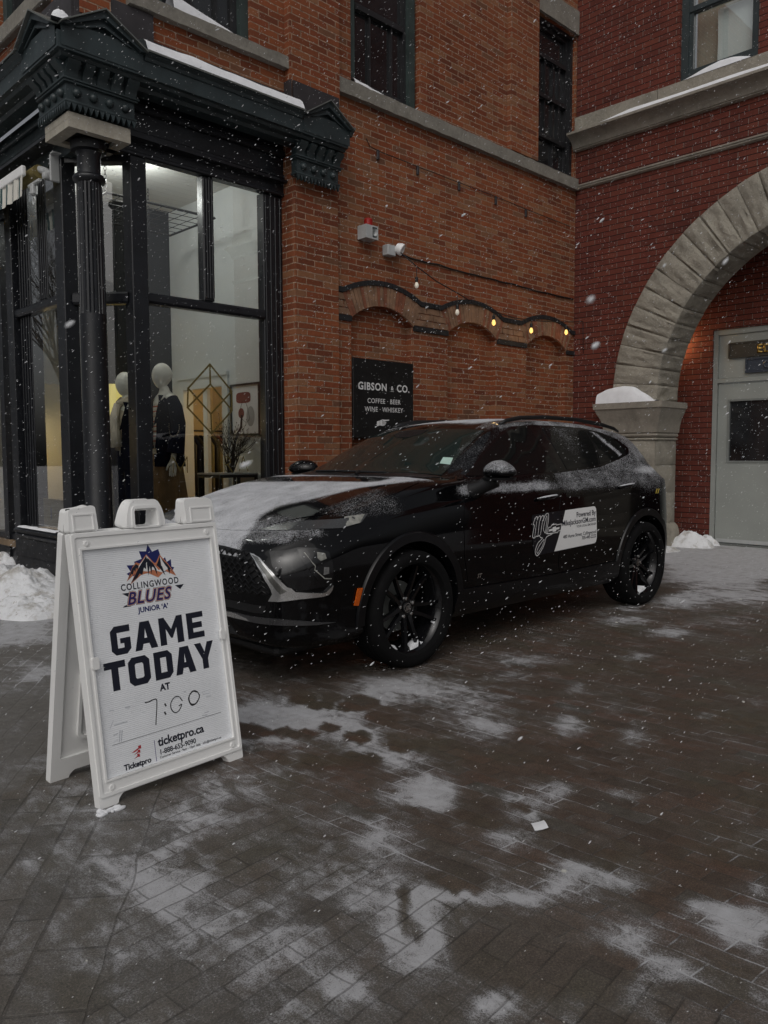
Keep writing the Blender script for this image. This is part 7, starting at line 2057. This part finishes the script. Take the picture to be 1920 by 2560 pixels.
for k in range(2):
    q = [(3.800+.034*k, .897), (3.816+.034*k, .897), (3.842+.034*k, .935), (3.826+.034*k, .935)]
    f_ = []
    for x, z in q:
        l, n_, _, _ = BODY.ray_cast(Vector((x, -3, z)), Vector((0, 1, 0))); f_.append(ys_.verts.new(l+n_*.004))
    ys_.faces.new(f_)
obj('sticker_reflection', ys_, plain('yellow_reflection', (0.50, 0.38, 0.06), .6), car, local=True)
# ------------------------------------------------------------------ bare street tree (out of the frame: seen only in the shop glass)
tr = thing('street_tree', 'bare street tree reflected in the left shop window', 'tree', (-2.4, 19.5, 0))
bm = B(); rr = random.Random(4)
def limb(p, d, r, L, dep):
    pts = [p.copy()]; q = p.copy()
    for i in range(4):
        d = (d+Vector((rr.uniform(-.16, .16), rr.uniform(-.16, .16), rr.uniform(-.02, .10)))).normalized()
        q = q+d*L/4; pts.append(q.copy())
    tube(bm, pts, [r*(1-.12*i) for i in range(5)], 6 if dep > 2 else 3, False)
    if dep == 0: return
    for k in range(rr.choice((3, 3, 4))):
        st = pts[rr.choice((2, 3, 4))] if k else q
        limb(st, (d+Vector((rr.uniform(-.9, .9), rr.uniform(-.9, .9), rr.uniform(-.15, .6)))).normalized(), r*rr.uniform(.40, .55), L*rr.uniform(.62, .82), dep-1)
trunk = B(); tube(trunk, [(-2.4, 19.5, -.1), (-2.38, 19.5, 1.2), (-2.42, 19.52, 2.6)], [.16, .13, .11], 12); obj('trunk', trunk, M['bark'], tr, smooth=True)
for k in range(6): limb(Vector((-2.42, 19.52, 2.5)), Vector((rr.uniform(-.7, .7), rr.uniform(-.7, .7), 1)).normalized(), .055, 1.9, 5)
obj('crown', bm, M['bark'], tr)
# the other side of the street, likewise only a reflection
ob = thing('facing_terrace', 'dark brick terrace across the street, seen only as a reflection', 'building', (-16, 16, 0))
bm = B(); box(bm, -20, -16, 2, 34, 0, 4.2); obj('wall', bm, plain('far_brick', (.10, .06, .05), .9), ob)
for k in range(8):
    for z in (1.0,):
        b_ = B(); box(b_, -15.99, -15.9, 4+k*3.6, 5.4+k*3.6, z, z+1.7); obj('window', b_, M['dark_glass'], ob)
bm = B(); box(bm, -20.2, -15.8, 1.8, 34.2, 4.2, 4.4); obj('roof', bm, M['snow'], ob)

# ------------------------------------------------------------------ falling snow
fl = B(); rr = random.Random(99)
V = []; F = []
def flake(p, s, ax):
    """a soft elongated clump of crystals drifting down on the wind"""
    d = ((-R_*1.0-U_*.80).normalized()+Vector((rr.uniform(-.28, .28), rr.uniform(-.28, .28), rr.uniform(-.2, .2)))).normalized()
    e = d.orthogonal().normalized(); g = d.cross(e)
    k = len(V); a = s*ax; w1, w2 = s*rr.uniform(.75, 1.1), s*rr.uniform(.6, 1.0)
    V.append(tuple(p+d*a))
    for h, w in ((.45, w1), (-.4, w2)):
        for i in range(5):
            an = 2*pi*i/5; V.append(tuple(p+d*a*h+(e*cos(an)+g*sin(an))*w*rr.uniform(.85, 1.1)))
    V.append(tuple(p-d*a))
    for i in range(5):
        j = (i+1) % 5
        F.append((k, k+1+i, k+1+j)); F.append((k+1+i, k+6+i, k+6+j, k+1+j)); F.append((k+11, k+6+j, k+6+i))
def inside(p):
    if p.z < .02 or p.y > 5.85 and p.x > 2.45: return False
    if p.x > 9.4: return False
    q = p - CAR
    if -.1 < q.x < 4.75 and abs(q.y) < 1.05 and q.z < 1.6: return False
    if abs(p.x-1.5) < .42 and abs(p.y-2.75) < .4 and p.z < 1.15: return False
    return True
n = 0
while n < 19000:
    # even density through the street air in front of the camera
    t_ = 9.2*rr.random()**(1/2.6)
    if t_ < .9: continue
    d = fw + R_*rr.uniform(-.50, .50) + U_*rr.uniform(-.67, .67)
    p = Vector((0, 0, 1.22)) + d*t_
    if not inside(p): continue
    s = rr.choice((.0006, .0007, .0008, .0009, .0011, .0014))*rr.uniform(.85, 1.15)*min(1.0, .45+t_*.16)
    flake(p, s, rr.uniform(2.0, 4.2)); n += 1
for k in range(7):         # a few close to the lens
    p = Vector((0, 0, 1.22)) + (fw + R_*rr.uniform(-.45, .45) + U_*rr.uniform(-.1, .62))*rr.uniform(.20, .5)
    flake(p, rr.uniform(.0007, .0012), rr.uniform(1.5, 2.5))
for k in range(3000):       # and to both sides of the view
    p = Vector((rr.uniform(-6, 9), rr.uniform(-5, 6), rr.uniform(.1, 6)))
    if p.length < .8 or not inside(p): continue
    flake(p, rr.uniform(.0009, .0022), rr.uniform(1.6, 3.0))
me = bpy.data.meshes.new('falling_snow'); me.from_pydata(V, [], F)
me.materials.append(plain('snowflake', (.60, .61, .63), .9, var=.02))
o = bpy.data.objects.new('falling_snow', me); C.objects.link(o); tag(o, kind='stuff')
